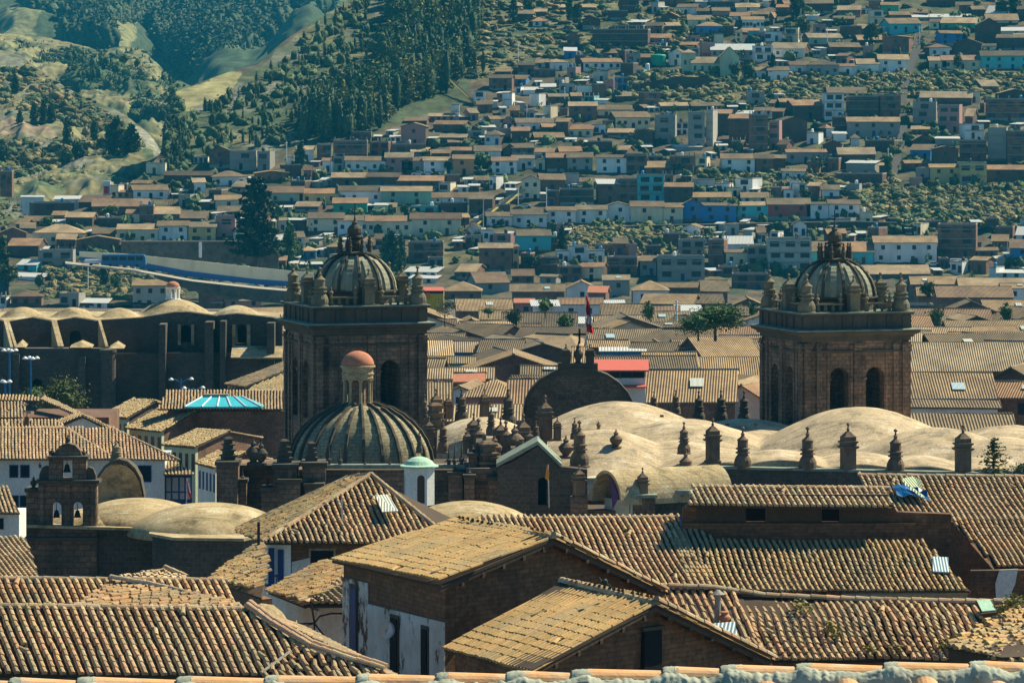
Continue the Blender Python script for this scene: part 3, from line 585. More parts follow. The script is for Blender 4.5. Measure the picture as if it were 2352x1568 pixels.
# ---------------------------------------------------------------- houses
HOUSES = []; HBOX = []
def house(loc, W, D, H, rise, kind, wc, nw, yaw=0.0, tile='a', row='', group='houses on the hillside', sink=4.0, posts=False, side='k', label=None, cat='house', rc=None, overh=.35, winw=None):
    W = max(W, 1.5); D = max(D, 2.0); H = max(H, 1.2); rise = max(rise, .25)
    t = thing({'f': 'flat_topped_building', 's': 'shed'}.get(kind, 'old_town_house' if 'old town' in group else 'hillside_house'), label, cat, loc, group); t.rotation_euler = (0, 0, yaw)
    t['category'] = {'f': 'building', 's': 'shed'}.get(kind, 'house')
    def bld(m, n, mt):
        o = m.build(n, mt); o.parent = t; return o
    m = MB(); h = W/2
    if kind == 'e':
        m.mi = 1; m.prism([(-h, 0, -sink), (h, 0, -sink), (h, 0, H), (0, 0, H+rise), (-h, 0, H)], (0, D, 0)); m.m = [0, 1, 1, 1, 1, 1, 1]
    elif kind == 'g':
        m.prism([(-h, 0, -sink), (-h, D, -sink), (-h, D, H), (-h, D/2, H+rise), (-h, 0, H)], (W, 0, 0)); m.m = [1, 1, 1, 1, 1, 1, 0]
    elif kind == 's':
        m.prism([(-h, 0, -sink), (-h, D, -sink), (-h, D, H+rise), (-h, 0, H)], (W, 0, 0)); m.m = [1, 1, 1, 1, 1, 0]
    else:
        m.box((0, D/2, (H-sink)/2), (W, D, H+sink)); m.m = [1]*6
        m.m = [1, 1, 0, 1, 1, 1]
    main = M['wall_'+wc]; sd = main if wc in 'gkbxGtur' or kind == 'f' else M['wall_'+side]
    bld(m, 'wall', [main, sd])
    r = MB(); o = overh; th = .16
    if kind == 'g':
        k = rise/(D/2)
        for s_ in (0, 1):
            e0 = (-o, H-o*k) if s_ == 0 else (D+o, H-o*k)
            r.prism([(-h-o, e0[0], e0[1]+.03), (h+o, e0[0], e0[1]+.03), (h+o, D/2, H+rise+.03), (-h-o, D/2, H+rise+.03)], (0, 0, th))
    elif kind == 'e':
        k = rise/h
        for s_ in (-1, 1):
            r.prism([(s_*(h+o), -o, H-o*k+.03), (s_*(h+o), D+o, H-o*k+.03), (0, D+o, H+rise+.03), (0, -o, H+rise+.03)], (0, 0, th))
    elif kind == 'h':
        q = min(D/2, W/2-.05); a, b, c, d = (-h-o, -o, H), (h+o, -o, H), (h+o, D+o, H), (-h-o, D+o, H); e = (-h+q, D/2, H+rise); f = (h-q, D/2, H+rise)
        for pl in ((a, b, f, e), (b, c, f), (c, d, e, f), (d, a, e)): r.prism(pl, (0, 0, th))
    elif kind == 's':
        k = rise/D; r.prism([(-h-o, -o, H-o*k+.03), (h+o, -o, H-o*k+.03), (h+o, D+o, H+rise+o*k+.03), (-h-o, D+o, H+rise+o*k+.03)], (0, 0, .08))
    else:
        p = .35
        for a, b in (((0, .1, H+p/2), (W+.1, .2, p)), ((0, D-.1, H+p/2), (W+.1, .2, p)), ((-h+.1, D/2, H+p/2), (.2, D-.4, p)), ((h-.1, D/2, H+p/2), (.2, D-.4, p))): r.box(a, b)
        if posts:
            for x in np.linspace(-h+.3, h-.3, max(2, int(W/3))): r.box((x, .15, H+p+.5), (.25, .25, 1.0)); r.box((x, D-.3, H+p+.5), (.25, .25, 1.0))
    rm = M['corrfar'] if kind == 's' else (M['concrete'] if kind == 'f' else M['tile_'+tile])
    if rc: rm = M[rc]
    ro = bld(r, 'roof' if kind != 'f' else 'parapet', rm)
    if kind != 'f': ro.rotation_euler = (random.uniform(-.008, .008), random.uniform(-.022, .022)*min(1, 5/W), 0)
    if 'old town' in group and kind in 'geh':
        q = MB(); z_ = H+rise+.16
        if kind == 'g': q.tube([(-h-o, D/2, z_), (-h/2, D/2, z_-.06), (0, D/2, z_), (h/2, D/2, z_-.05), (h+o, D/2, z_)], .15, 6)
        elif kind == 'e': q.tube([(0, -o, z_), (0, D/2, z_-.05), (0, D+o, z_)], .15, 6)
        else: q.tube([(-h+min(D/2, W/2-.05), D/2, z_), (h-min(D/2, W/2-.05)+.1, D/2, z_)], .15, 6)
        bld(q, 'ridge_tiles', M['tile_d'])
        if kind == 'g' and random.random() < .35:
            q = MB(); a = random.uniform(-.7, .5)*h; t0 = random.uniform(.2, .5); s2 = t0+.25; f = lambda x, t: (x, -o+(D/2+o)*t, H-o*rise/(D/2)+(rise+o*rise/(D/2))*t+.3); q.prism([f(a, t0), f(a+1.3, t0), f(a+1.3, s2), f(a, s2)], (0, 0, .06)); bld(q, 'skylight', M[random.choice(['corr', 'corrblue', 'corrfar'])])

    if kind != 's' and W > 4 and random.random() < (.3 if wc in 'wc' else .6):
        q = MB(); q.box((0, -.03, .1), (W-.06, .1, 1.4+random.random()*.5)); bld(q, 'plinth', M[random.choice(['wall_k', 'wall_g', 'concrete', 'wall_b', 'bluepaint' if wc in 'wu' else 'wall_k'])])
    if kind == 'f' and H > 4.5:
        for z_ in np.arange(2.7, H, 2.7):
            q = MB(); q.box((0, -.2, z_), (W+.1, .5, .2)); bld(q, 'floor_slab', M['concrete'])
        if random.random() < .5:
            q = MB(); z_ = 2.8; x_ = random.choice([-1, 1])*W*.2; q.box((x_, -.6, z_), (W*.45, 1.0, .15)); [q.box((x_+dx, -1.05, z_+.45), (.06, .06, .9)) for dx in np.linspace(-W*.22, W*.22, 8)]; q.box((x_, -1.05, z_+.92), (W*.45, .07, .07)); bld(q, 'balcony', M['concrete'])
    if kind == 'f' and random.random() < .4:
        q = MB(); q.lathe((random.uniform(-.3, .3)*W, D*.5, H+.1), [(.5, 0), (.5, 1.1), (.2, 1.35)], 12); bld(q, 'roof_tank', M[random.choice(['whitepaint', 'iron', 'bluemetal'])])
    if nw > 0:
        fl = 1 if H < 4.0 else (2 if H < 7 else (3 if H < 10 else int(H/2.8))); per = max(1, int(round(nw/fl))); fh = H/fl
        ww = winw or (.9 if kind != 'f' else min(2.4, W/per*.6)); wh = 1.05 if kind != 'f' else 1.35; door = False
        me = None
        for f_ in range(fl):
            for i in range(per):
                x = -h+W*(i+.5)/per+random.uniform(-.25, .25)*W/per*.4; z = fh*f_+fh*.55
                if f_ == 0 and not door and i == per//2 and H > 2.6:
                    d = MB(); d.box((x, -.03, 1.0), (1.0, .12, 2.0)); bld(d, 'door', M[random.choice(['bluewood', 'wood', 'wood', 'dark'])]); door = True; continue
                w = MB(); w.mi = 1; w.box((x, -.02, z), (ww+.16, .06, wh+.16)); w.mi = 0; w.box((x, -.04, z), (ww, .09, wh))
                bld(w, 'window', [M['glass'], M['wood'] if i % 2 else M['bluewood'] if wc in 'wcu' else M['wood']])
    HOUSES.append((row, wc, kind, loc, t)); return t
def hillrow(c, r, name, txt, tiles='abcd'):
    """each entry: x0 x1 ridge eave base kind wall windows [yaw degrees]"""
    for ln in txt.replace('\n', ';').split(';'):
        q = ln.split()
        if len(q) < 8: continue
        x0, x1, yr, ye, yb = [float(v) for v in q[:5]]; kd, wc, nw = q[5], q[6], int(q[7])
        yaw = float(q[8]) if len(q) > 8 else random.choice([0, 0, -15, -8, 7, 14, -22])
        x0, x1 = 588*c+x0/4, 588*c+x1/4; yr, ye, yb = [392*r+v/4 for v in (yr, ye, yb)]
        HBOX.append((x0, yr, x1, yb)); Y = float(YB(min(yb, 700))); s = F/Y; pm = (x0+x1)/2; loc = P(pm, yb, Y); dl = (yb-HY)/F
        W = (x1-x0)/s; H = (yb-ye)/s; band = (ye-yr)/s; tp = .40
        if kd in 'gh': D = 2*band/(tp+max(dl, 0)); D = min(max(D, 3.5), 11); rise = band-max(dl, 0)*D/2; rise = max(rise, .5)
        elif kd == 'e': D = random.uniform(6, 9); rise = max(band-.2, .5)
        elif kd == 's': D = 4.5; rise = max(band-.15, .25)
        else: D = min(max(W*.8, 5), 9); rise = .3
        W -= abs(math.sin(R(yaw)))*D*.5 if abs(yaw) > 9 else 0
        house(loc, W, D, H, rise, kd, wc, nw, R(yaw), random.choice(tiles), name, posts=(kd == 'f' and random.random() < .45))
hillrow(3, 0, 'on the highest street at the top right', '''80 220 45 70 130 g b 0;345 600 5 35 125 g k 1;350 460 125 145 190 s w 0;640 850 55 95 160 g b 1;850 960 70 85 140 f w 2;1040 1200 25 50 130 g G 1;1120 1330 110 140 175 g b 0;1300 1480 90 120 170 g b 1
1470 1720 -30 0 60 g k 1;1740 1880 20 50 110 g b 1;1990 2200 55 120 160 s w 0;2010 2300 130 190 235 g c 2;1095 1430 170 220 300 g t 3;1330 1870 130 160 195 s g 2;820 1000 225 265 340 g k 1;670 860 238 245 350 f k 0;600 790 150 175 220 g k 0;150 330 10 40 90 g b 1;0 60 110 150 230 e k 0;1880 1990 60 90 150 g k 1''')
hillrow(3, 0, 'just above the white terrace at upper right', '''355 700 310 350 430 g n 2;830 1060 335 378 400 g b 1;1035 1310 325 345 500 e b 2;570 850 395 435 490 g b 2;0 350 395 450 530 g w 2;1480 1670 405 440 530 h w 2;1570 1800 285 310 420 g u 3;1700 1960 350 400 520 e k 0;1950 2090 405 425 480 g w 1;2260 2400 310 350 430 g b 1;2130 2400 250 285 330 s c 1;1480 1580 180 205 270 g c 1;1570 1920 165 215 285 g G 3;1920 2140 165 230 400 e k 0;2090 2400 320 350 470 g k 2''')
hillrow(3, 0, 'in the white terrace above the scrub', '''200 370 570 600 680 g w 1 0;370 650 545 600 705 h g 4 0;650 820 590 610 690 g w 1 0;820 1020 545 590 685 g w 1 0;1015 1290 505 550 675 g w 5 0;1480 1640 525 560 640 g c 1 0;1600 1955 512 555 640 g c 3 0;1960 2420 470 515 645 g t 8 0;0 190 615 650 745 g w 1 0''')
hillrow(3, 0, 'just below the upper scrub band', '''1945 2140 740 795 850 g b 1;2120 2420 815 860 900 e k 0;110 240 910 940 1000 g k 0;210 520 920 970 1090 g k 1;520 700 835 860 1090 f w 6;550 900 805 860 905 g b 0;715 1015 868 890 1080 f k 4;1020 1235 855 880 1080 f b 4;1400 1870 845 900 960 g b 0;1330 1545 920 945 1160 f g 4;1550 1770 950 970 1220 f p 5;1380 1660 895 925 950 s w 0;2000 2420 885 915 1110 f b 6;1790 1900 1000 1070 1180 g k 1;1935 2000 935 955 1030 f b 1;0 70 920 950 1000 g b 0''')
hillrow(3, 0, 'beside the steep stair street at the right', '''730 1210 1080 1120 1260 g g 6 0;0 112 1105 1118 1380 f p 3 -14;110 380 1070 1110 1300 e k 0;600 730 1060 1075 1230 f k 0;1320 1480 1160 1190 1250 g b 1;2010 2200 1165 1182 1480 f g 0;1760 2005 1275 1295 1480 f b 4 -6;2200 2400 1180 1210 1500 f b 3;340 480 1200 1225 1330 f w 1;860 1190 1275 1295 1380 f k 0;600 720 1210 1230 1300 s w 0;1330 1500 1240 1290 1330 e k 0;1540 1760 1255 1275 1330 s g 0''')
hillrow(3, 0, 'in brown rows above the right scrub', '''0 160 1425 1455 1568 g k 1;170 540 1375 1400 1500 g g 3;650 985 1360 1420 1530 g k 2;1280 1520 1330 1380 1470 g u 2;1520 1750 1340 1370 1560 e k 1;1250 1510 1475 1500 1565 g b 1;1490 1760 1510 1540 1690 g y 3;1760 2010 1475 1500 1700 f y 4 0;2010 2420 1520 1560 1680 g k 3;540 660 1440 1460 1560 f b 1;1010 1120 1500 1520 1600 g k 0;130 340 1555 1575 1660 g w 2;600 1070 1590 1600 1690 f k 2;700 1000 1475 1500 1580 s g 0''')
hillrow(2, 0, 'in the highest scattered houses', '''0 90 25 60 100 h k 1;0 190 95 130 200 g k 1;190 330 160 200 245 h w 2;210 320 85 110 150 g b 1;650 770 45 70 110 g b 1;400 500 45 70 100 g k 0;1370 1520 110 150 230 e k 1;1505 1710 40 70 140 g w 1;1700 1840 85 105 160 g k 1;2060 2270 35 70 110 g c 1;1860 2060 0 20 80 f k 2;1990 2190 115 150 180 g w 1;2180 2352 105 135 165 g k 1;2115 2315 155 185 270 g w 6 0;1615 1820 145 185 240 g c 1;1690 1950 205 245 325 h u 3 0;2115 2270 262 285 370 g t 2;1210 1390 210 240 320 g b 2;1390 1560 210 240 300 g k 1;1010 1240 180 205 240 s k 0;920 1205 205 240 350 f k 1''')
hillrow(2, 0, 'around the cream hill church', '''1250 1460 315 350 420 g b 3;1240 1420 390 400 445 f w 3;1530 1710 390 415 450 g b 1;740 1250 255 275 450 f k 2;940 1090 355 375 400 s w 0;1830 2230 405 460 530 s g 6 0;2230 2400 395 430 560 f w 4;780 975 455 490 530 g u 3;480 590 435 470 540 s u 1;640 1030 540 575 640 g w 5;1070 1180 490 500 595 f g 2;1180 1290 500 530 590 g k 1;980 1130 560 585 680 f k 1;1130 1220 630 650 700 f t 1;2190 2352 620 650 730 g w 2''')
hillrow(2, 0, 'on the slope below the green water tank', '''0 140 695 730 785 g u 1;200 330 545 580 630 g w 1;50 200 580 600 690 g b 2;200 400 620 640 720 f b 3;490 600 605 625 720 f p 1;340 530 865 890 940 g k 1;550 640 855 885 940 g k 1;640 770 865 890 945 f t 2;960 1100 850 885 925 g b 1;960 1070 700 715 835 f u 3;20 90 790 805 870 f w 1;90 210 800 830 870 s w 0;760 870 905 920 960 s w 0;270 400 770 800 840 s g 0;380 500 690 720 800 f g 2;1100 1190 750 770 830 f b 1''')
hillrow(2, 0, 'around the tall grey concrete block', '''525 780 940 975 1110 g b 4;435 510 980 1000 1060 f b 0;720 1100 970 1010 1085 g c 4;1100 1230 960 990 1040 e k 0;1360 1640 945 975 1030 g b 1;1640 1940 945 975 1020 g k 1;2050 2205 1020 1050 1080 s u 0;2210 2400 990 1020 1060 g w 2;40 380 1090 1130 1215 g w 3;280 410 1140 1170 1245 g k 0;390 530 1090 1120 1265 g k 1 -18;510 740 1150 1190 1265 g c 3;740 860 1120 1150 1250 f w 2;930 1290 1030 1080 1185 g c 5;1310 1500 1040 1065 1330 f g 3;1500 1620 1100 1130 1250 f w 3;1640 1770 1010 1040 1380 f g 4;1770 1860 1000 1020 1360 f x 0 -20;1860 2010 1010 1045 1250 g k 1;1980 2200 1055 1090 1320 g k 1;2200 2352 1020 1060 1400 f b 3''')  # narrow pale block is the grey block's sunlit side, painted as its own building
hillrow(2, 0, 'in the brown roofs below the tall grey block', '''2060 2270 1140 1170 1240 g b 1;880 1110 1185 1220 1275 g b 1;1110 1310 1185 1210 1340 e k 0;0 160 1170 1205 1310 g k 1;210 480 1220 1265 1310 g k 1;700 920 1290 1305 1410 f k 1;0 200 1320 1360 1430 g b 2;210 380 1365 1400 1450 g w 1;440 640 1350 1395 1430 g k 1;930 1080 1340 1380 1430 g b 1;1080 1300 1230 1250 1320 f k 1;1490 1760 1330 1350 1400 s g 0;2000 2120 1270 1300 1370 f b 1''')
hillrow(2, 0, 'in the even row halfway up the hill', '''0 200 1430 1458 1560 g w 3 0;200 320 1455 1470 1560 f c 1;320 510 1410 1450 1575 g k 1 0;510 740 1405 1450 1585 g g 4 0;780 1050 1425 1450 1590 g w 3 0;1050 1240 1400 1420 1590 f b 3 0;1240 1400 1400 1440 1500 f b 2;1480 1700 1410 1440 1590 f b 2;1700 1800 1430 1450 1580 f c 1;1925 2240 1415 1460 1590 g w 3 0;2230 2400 1420 1460 1590 g b 1 0;1230 1480 1485 1540 1600 g b 2;1800 1925 1520 1540 1600 f k 1''')
hillrow(1, 0, 'by the wood around the pink gabled house', '''1590 1820 1045 1070 1115 g p 4 0;1370 1570 1085 1115 1145 g b 1;1600 1940 1112 1145 1210 g b 1;1330 1560 1125 1165 1340 e p 2 -8;1690 1930 1235 1265 1340 g k 1;1770 1900 1290 1310 1355 g k 1;1950 2060 1000 1040 1115 g p 1 18;2010 2250 1340 1390 1450 g w 1;2260 2400 1320 1365 1430 e k 0;580 700 1310 1330 1490 f b 2;710 1020 1275 1300 1490 f b 4;1020 1240 1290 1310 1440 f b 3;1240 1560 1310 1330 1430 f b 2;1430 1600 1360 1395 1440 g b 1;1600 1790 1380 1410 1450 g k 1;1790 2020 1355 1385 1440 g b 1;2140 2352 690 720 835 g b 3;2190 2352 640 660 700 g b 1;2060 2200 1150 1170 1210 s g 0;1940 2100 1190 1210 1270 f g 1''')
hillrow(1, 0, 'in the row above the parked cars', '''610 710 1455 1480 1580 g w 1 0;820 1195 1440 1478 1590 g w 5 0;1190 1440 1405 1450 1590 g p 3 0;1340 1540 1450 1480 1590 g g 2 0;1540 1840 1445 1478 1600 g w 4 0;1810 2000 1425 1462 1610 g o 2 0;2170 2400 1445 1480 1600 g w 3 0;710 815 1430 1450 1580 f g 2''')
hillrow(0, 0, 'at the left end below the valley', '''1780 1910 1440 1450 1500 f w 3;1925 2110 1340 1385 1540 e b 1;2110 2352 1370 1395 1560 f g 2;1340 1520 1490 1505 1600 f c 1;0 110 1568 1580 1690 f b 2''')
hillrow(1, 0, 'at the left end below the valley', '''0 140 1370 1400 1568 f g 1''')
hillrow(0, 1, 'by the red and white tower', '''200 400 238 250 280 s w 0;500 740 235 262 300 s w 0;1080 1310 188 200 262 g o 4 0;1210 1560 135 180 265 g w 3;1180 1400 92 120 180 g k 1;700 1000 228 290 335 g k 1 -14;850 1370 262 330 400 g b 0 6;1770 1900 72 110 215 g w 1;1950 2270 5 60 150 h w 3;1480 1960 8 45 120 g k 2;2100 2320 100 150 200 g b 1;290 700 265 300 380 f k 1;1630 1760 210 230 330 f g 1''')
hillrow(0, 1, 'in the brown roofs left of the great conifer', '''1980 2230 228 270 345 g c 1;1160 1280 360 395 490 g c 1;1280 1410 305 325 490 f b 0;1415 1650 335 400 480 g b 0;1450 1900 378 440 475 g k 0 -12;2000 2230 340 390 415 g b 1;600 850 385 430 520 g k 2;480 600 375 410 470 g b 0;220 440 420 465 505 g b 1;125 260 450 490 545 g b 1;860 1150 420 440 510 f k 2;480 600 450 470 510 s g 0''')
hillrow(0, 1, 'in the cream terrace left of the great conifer', '''310 760 495 575 695 h c 4 0;0 240 520 575 690 e b 1;60 370 625 690 790 g k 1 -10;520 690 585 632 730 g b 2;700 1100 598 640 760 e b 3 4;860 1060 530 580 650 g b 1;1080 1450 495 540 665 g c 4 0;1450 1730 465 508 660 g w 4 0;1720 1980 475 518 660 g y 4 0;1980 2160 400 420 640 f p 1 0;190 320 480 530 580 g b 0''')
hillrow(0, 1, 'beside the bushes at the lower left', '''350 670 715 740 905 f g 4 0;160 420 700 735 780 s g 0;145 350 820 865 925 s t 1;70 430 945 975 1015 s w 0;100 380 1118 1160 1250 h b 3 0;530 740 1120 1135 1250 f g 2;740 985 1178 1215 1260 s w 2;1220 1640 1005 1055 1270 g x 8 0;1830 2240 1090 1120 1250 g b 1;1880 2040 1115 1210 1250 s o 0;2070 2400 1140 1195 1245 g p 2;0 60 1150 1165 1230 f w 1''')
hillrow(1, 1, 'in the brown roofs right of the great conifer', '''0 300 0 25 110 e b 1;700 1010 22 65 150 g k 1 0;1000 1320 22 60 155 g k 1 -12;1290 1720 48 95 165 g b 2 0;590 800 65 85 140 s g 1;300 470 70 100 160 f k 1''')
hillrow(1, 1, 'in the long upper coloured terrace', '''80 430 148 205 310 g n 2 0;400 760 168 212 310 g y 3 0;760 1150 143 188 310 g w 4 0;1150 1610 148 190 320 g n 4 0;1590 2120 203 250 310 g w 4 0;1950 2180 232 262 420 g k 1 -10;1680 1960 288 300 400 f k 1;710 1020 252 300 400 g G 2 0;340 590 288 330 380 g k 1;1080 1220 300 318 400 s c 1;1380 1690 318 332 400 f t 2''')
hillrow(1, 1, 'in the long terrace behind the left tower dome', '''480 800 388 440 580 g c 4 0;750 1040 413 460 585 g w 3 0;1010 1420 418 465 590 g c 5 0;1420 1880 393 445 590 g c 4 0;1830 1970 395 432 500 g b 1;2120 2352 383 420 520 g w 2 0;200 290 438 460 560 g c 1;290 460 440 455 560 s k 1''')
hillrow(1, 1, 'just right of the left tower dome', '''1400 1720 650 662 830 f b 3 0;1580 1720 790 805 890 f g 2;2050 2352 668 712 940 g b 4 0;1340 1690 888 930 990 s w 4;1390 1670 978 1005 1030 s w 2;1730 2070 1018 1110 1200 h b 2;2000 2352 935 1030 1110 g g 1;400 550 698 740 815 h u 2 0;1800 2050 860 930 1000 g b 1''')
hillrow(2, 1, 'in the long white terrace below the scrub', '''0 320 358 405 515 g w 3 0;320 590 333 368 505 g w 4 0;590 870 320 360 495 g w 4 0;870 1090 288 325 475 e w 1 0;1090 1390 283 332 480 g c 2 0;1385 1570 300 338 480 g c 2 0;1565 1750 260 315 470 e u 2 0;1750 2060 300 322 470 g u 5 0;2070 2352 288 322 450 g t 3 0''')
hillrow(3, 1, 'in the long white terrace below the scrub', '''0 390 256 312 450 g r 5 0;355 560 292 310 450 g w 2 0;555 840 270 308 450 g w 4 0''')
hillrow(2, 1, 'just behind the long white terrace', '''90 260 40 85 280 e c 4 0;260 490 32 85 190 g b 1;440 750 152 175 320 f k 2;620 840 68 105 160 g c 1;790 985 82 122 295 s b 2;980 1150 55 82 290 f b 3;1150 1400 35 45 290 f t 6 0;1400 1660 113 150 300 g k 3 0;1620 2010 203 245 300 g y 3 0;2110 2352 203 250 295 g c 2 0;1410 1480 35 45 130 f b 1;550 790 100 125 160 s w 0''')
hillrow(2, 1, 'in the block of houses under the scrub slope', '''50 360 545 600 760 g t 2 6;0 70 680 700 900 g y 1;515 700 662 700 840 f w 1 0;700 850 725 740 845 f w 2 0;620 850 848 885 1020 g c 2;850 1170 778 800 960 f b 3;1160 1340 783 830 960 g g 2;1340 1770 780 792 1010 f g 6 0;1535 1770 625 642 792 f g 3 0;1790 1960 625 640 860 f b 2;1950 2210 608 672 735 s w 0;1965 2160 728 752 880 g c 2;2160 2352 640 700 880 f g 4;0 200 908 968 1040 g b 2;240 420 955 975 1050 g g 1;420 640 860 885 1030 f b 3;2030 2352 908 955 1110 f b 3;280 430 780 800 950 f k 2;1540 1940 618 628 650 s w 0''')
hillrow(3, 1, 'at the foot of the right slope', '''0 400 595 630 930 f x 8 0;0 110 555 568 640 f w 1;405 660 653 742 860 g t 1 0;660 970 658 745 860 g t 2 0;975 1550 603 662 850 g w 8 0;1560 1910 480 498 800 f b 6 -9;2060 2200 588 650 730 g b 1;1920 2110 708 735 810 g b 2;2225 2420 635 712 865 g u 2;2270 2420 520 590 650 s w 1;1905 1960 610 660 720 g b 0;820 1480 870 950 990 g b 2 0;2100 2352 918 945 980 s w 2''')
# infill among the listed hillside houses: small homes and sheds on the free ground
g3 = random.Random(33); nh = ns = 0
TOWN = [(640, 405), (760, 330), (1000, 300), (1160, 200), (1200, 60), (1330, -10), (2420, -10), (2420, 640), (1300, 640), (1000, 560), (640, 640), (120, 560), (260, 440)]
for _ in range(16000):
    x, y = g3.uniform(130, 2400), g3.uniform(0, 640); w = g3.uniform(16, 46); hh = g3.uniform(15, 27); shed = g3.random() < .4
    if shed: w *= .6; hh *= .6
    if not inpoly(np.array(x), np.array(y), TOWN) or any(inpoly(np.array(x), np.array(y), POLY[k]) for k in ('s1', 's2', 's3', 's4', 's5', 's6', 's7', 's8')) or (ns if shed else nh) >= (150 if shed else 180): continue
    bx = (x-w/2, y-hh-8, x+w/2, y); A_ = w*(hh+8); ov = sum(max(0, min(bx[2], b[2])-max(bx[0], b[0]))*max(0, min(bx[3], b[3])-max(bx[1], b[1])) for b in HBOX)
    if ov > .27*A_ or abs(x-np.interp(y, [80, 130, 180, 240, 290, 340, 420], [2112, 2100, 2082, 2070, 2076, 2066, 2046])) < 22+w/2: continue
    HBOX.append(bx); Y = float(YB(y)); s = F/Y; kd = 's' if shed else ('f' if nh >= 62 else g3.choice('gggeh')); hh *= 1.25 if kd == 'f' else 1
    zone = 'small infill on the '+('upper' if y < 210 else 'middle' if y < 430 else 'lower')+(' left' if x < 900 else ' central' if x < 1600 else ' right')+' hillside'
    house(P(x, y, Y), w/s, g3.uniform(4, 7), hh/s, g3.uniform(.9, 1.6) if kd != 's' else .4, kd, g3.choice('bkbkwwcgpb' if kd != 'f' else 'bbkgwxcwp') if not shed else g3.choice('wkgbx'), g3.choice([0, 1, 2]), R(g3.choice([-30, -14, 0, 0, 6, 16])), g3.choice('abcd'), 'among '+zone)
    if shed: ns += 1
    else: nh += 1
# ---- the flat old town: distance follows from an eave about 7 m above the street
def townrow(c, r, name, txt, hh=6.0, group='tile-roofed houses of the old town'):
    for ln in txt.replace('\n', ';').split(';'):
        q = ln.split()
        if len(q) < 8: continue
        x0, x1, yr, ye, yb = [float(v) for v in q[:5]]; kd, wc, nw = q[5], q[6], int(q[7]); yaw = float(q[8]) if len(q) > 8 else random.choice([-3, 0, 3]); rc = q[9] if len(q) > 9 else None
        x0, x1 = 588*c+x0/4, 588*c+x1/4; yr, ye, yb = [392*r+v/4 for v in (yr, ye, yb)]
        Y = 400.
        for _ in range(12): Y = F*(ZC-hh-float(Zplain(Y)))/(ye-HY)
        s = F/Y; dl = (ye-HY)/F; W = (x1-x0)/s; loc = P((x0+x1)/2, ye, Y)-Vector((0, 0, hh)); band = (ye-yr)/s; tp = .38
        if kd in 'gh': D = 2*band/(tp+dl); D = min(max(D, 4), 24); rise = band-dl*D/2
        elif kd == 'e': D = 9; rise = max(band-.5, .5)
        elif kd == 's': D = max(band/(.12+dl), 2); rise = D*.12
        else: D = 6; rise = .3
        house(loc, W, D, hh, rise, kd, wc, nw, R(yaw), random.choice('aabcd'), name, group, sink=2, rc=rc)
        GRID.append((loc.x, loc.y+D/2, W/2+1, D/2+1))
GRID = []
townrow(1, 1, 'of the old town beside the left dome', '''1850 2352 1185 1290 1300 g b 0;1640 1830 1370 1440 1450 g b 1;1900 2060 1340 1400 1410 e k 0;2060 2352 1290 1370 1380 g b 0;1900 2352 1390 1480 1490 g b 0 5;1570 1860 1500 1560 1568 s w 0''')
townrow(2, 1, 'of the old town below the scrub slope', '''0 480 1042 1112 1150 g b 0 0;500 780 1000 1085 1130 e w 2 0;840 1080 960 1005 1060 g g 1;1110 1440 1010 1105 1170 h w 4 0;1330 1740 1030 1075 1090 g k 0;1740 1980 1010 1110 1140 g b 0;30 200 1178 1215 1240 g p 1 0 salmon;190 430 1192 1245 1290 s w 2;430 830 1172 1228 1320 g w 5 0;700 860 1060 1120 1140 g b 0 -8 salmon;820 1030 1195 1222 1240 s w 0;830 1240 1228 1330 1350 g b 0 0;1240 1530 1250 1325 1350 g b 0 -3;1180 1660 1138 1225 1260 g k 0 -14;1560 1940 1140 1222 1240 g b 1;2040 2300 1155 1235 1260 e k 0;1530 1750 1240 1300 1330 s w 0
0 320 1315 1405 1440 g b 0 0;320 780 1345 1405 1470 s w 4 0;780 1210 1335 1425 1440 g b 0 2;1210 1620 1300 1395 1420 g b 0;0 250 1412 1470 1500 g b 1;640 960 1462 1540 1600 e k 0;250 640 1462 1560 1590 g b 0;1230 1560 1400 1440 1460 g k 1 8;1560 2300 1440 1520 1540 g b 0 0;960 1500 1470 1550 1560 g b 0 -2;2090 2352 1250 1330 1400 g k 2;1640 1880 1500 1545 1560 s w 0''')
townrow(3, 1, 'of the upper old town at far right', '''1320 1740 972 1045 1060 g b 0 0;1760 2420 990 1060 1090 g b 0 0;1380 1600 1075 1150 1180 g b 0;1560 2250 1068 1165 1180 g b 0 0;1230 1520 1150 1240 1370 f k 0 0;2150 2420 1040 1080 1130 g w 2;2000 2420 1195 1290 1330 g w 1;1640 2100 1180 1300 1400 e k 0 0;1480 1990 1318 1395 1440 h c 4 0;1270 1880 1448 1560 1580 g b 0 0;1890 2420 1400 1488 1500 g b 0 0;1960 2120 1340 1380 1400 g b 0 -8;2240 2420 1290 1340 1400 g c 2 -10;1260 1450 1000 1030 1150 f b 1;1700 2500 1490 1600 1610 g b 0 0''')
townrow(3, 2, 'of the lower old town at far right', '''1270 2420 20 275 300 g b 0 0;1270 2080 300 535 560 g b 0 0;1270 2110 548 612 665 g w 0 0;1270 2250 680 860 880 g b 0 0;2050 2420 205 345 400 e k 0 -20;1900 2500 380 520 700 g b 6 -16''', 7)
townrow(1, 2, 'of the old town beside the left tower', '''1560 2080 8 100 160 g u 3 0;2050 2420 -10 105 220 g k 0 -8;1560 1990 150 205 250 g t 2 0;1560 2170 255 345 370 g b 0 0;1560 1760 380 630 650 g b 0 0;1740 2000 410 470 640 e w 1 -10;1900 2420 355 520 560 h p 0 -6;1700 2420 598 730 740 g b 0 0;1850 2090 300 372 380 g o 0 0 salmon''', 7)
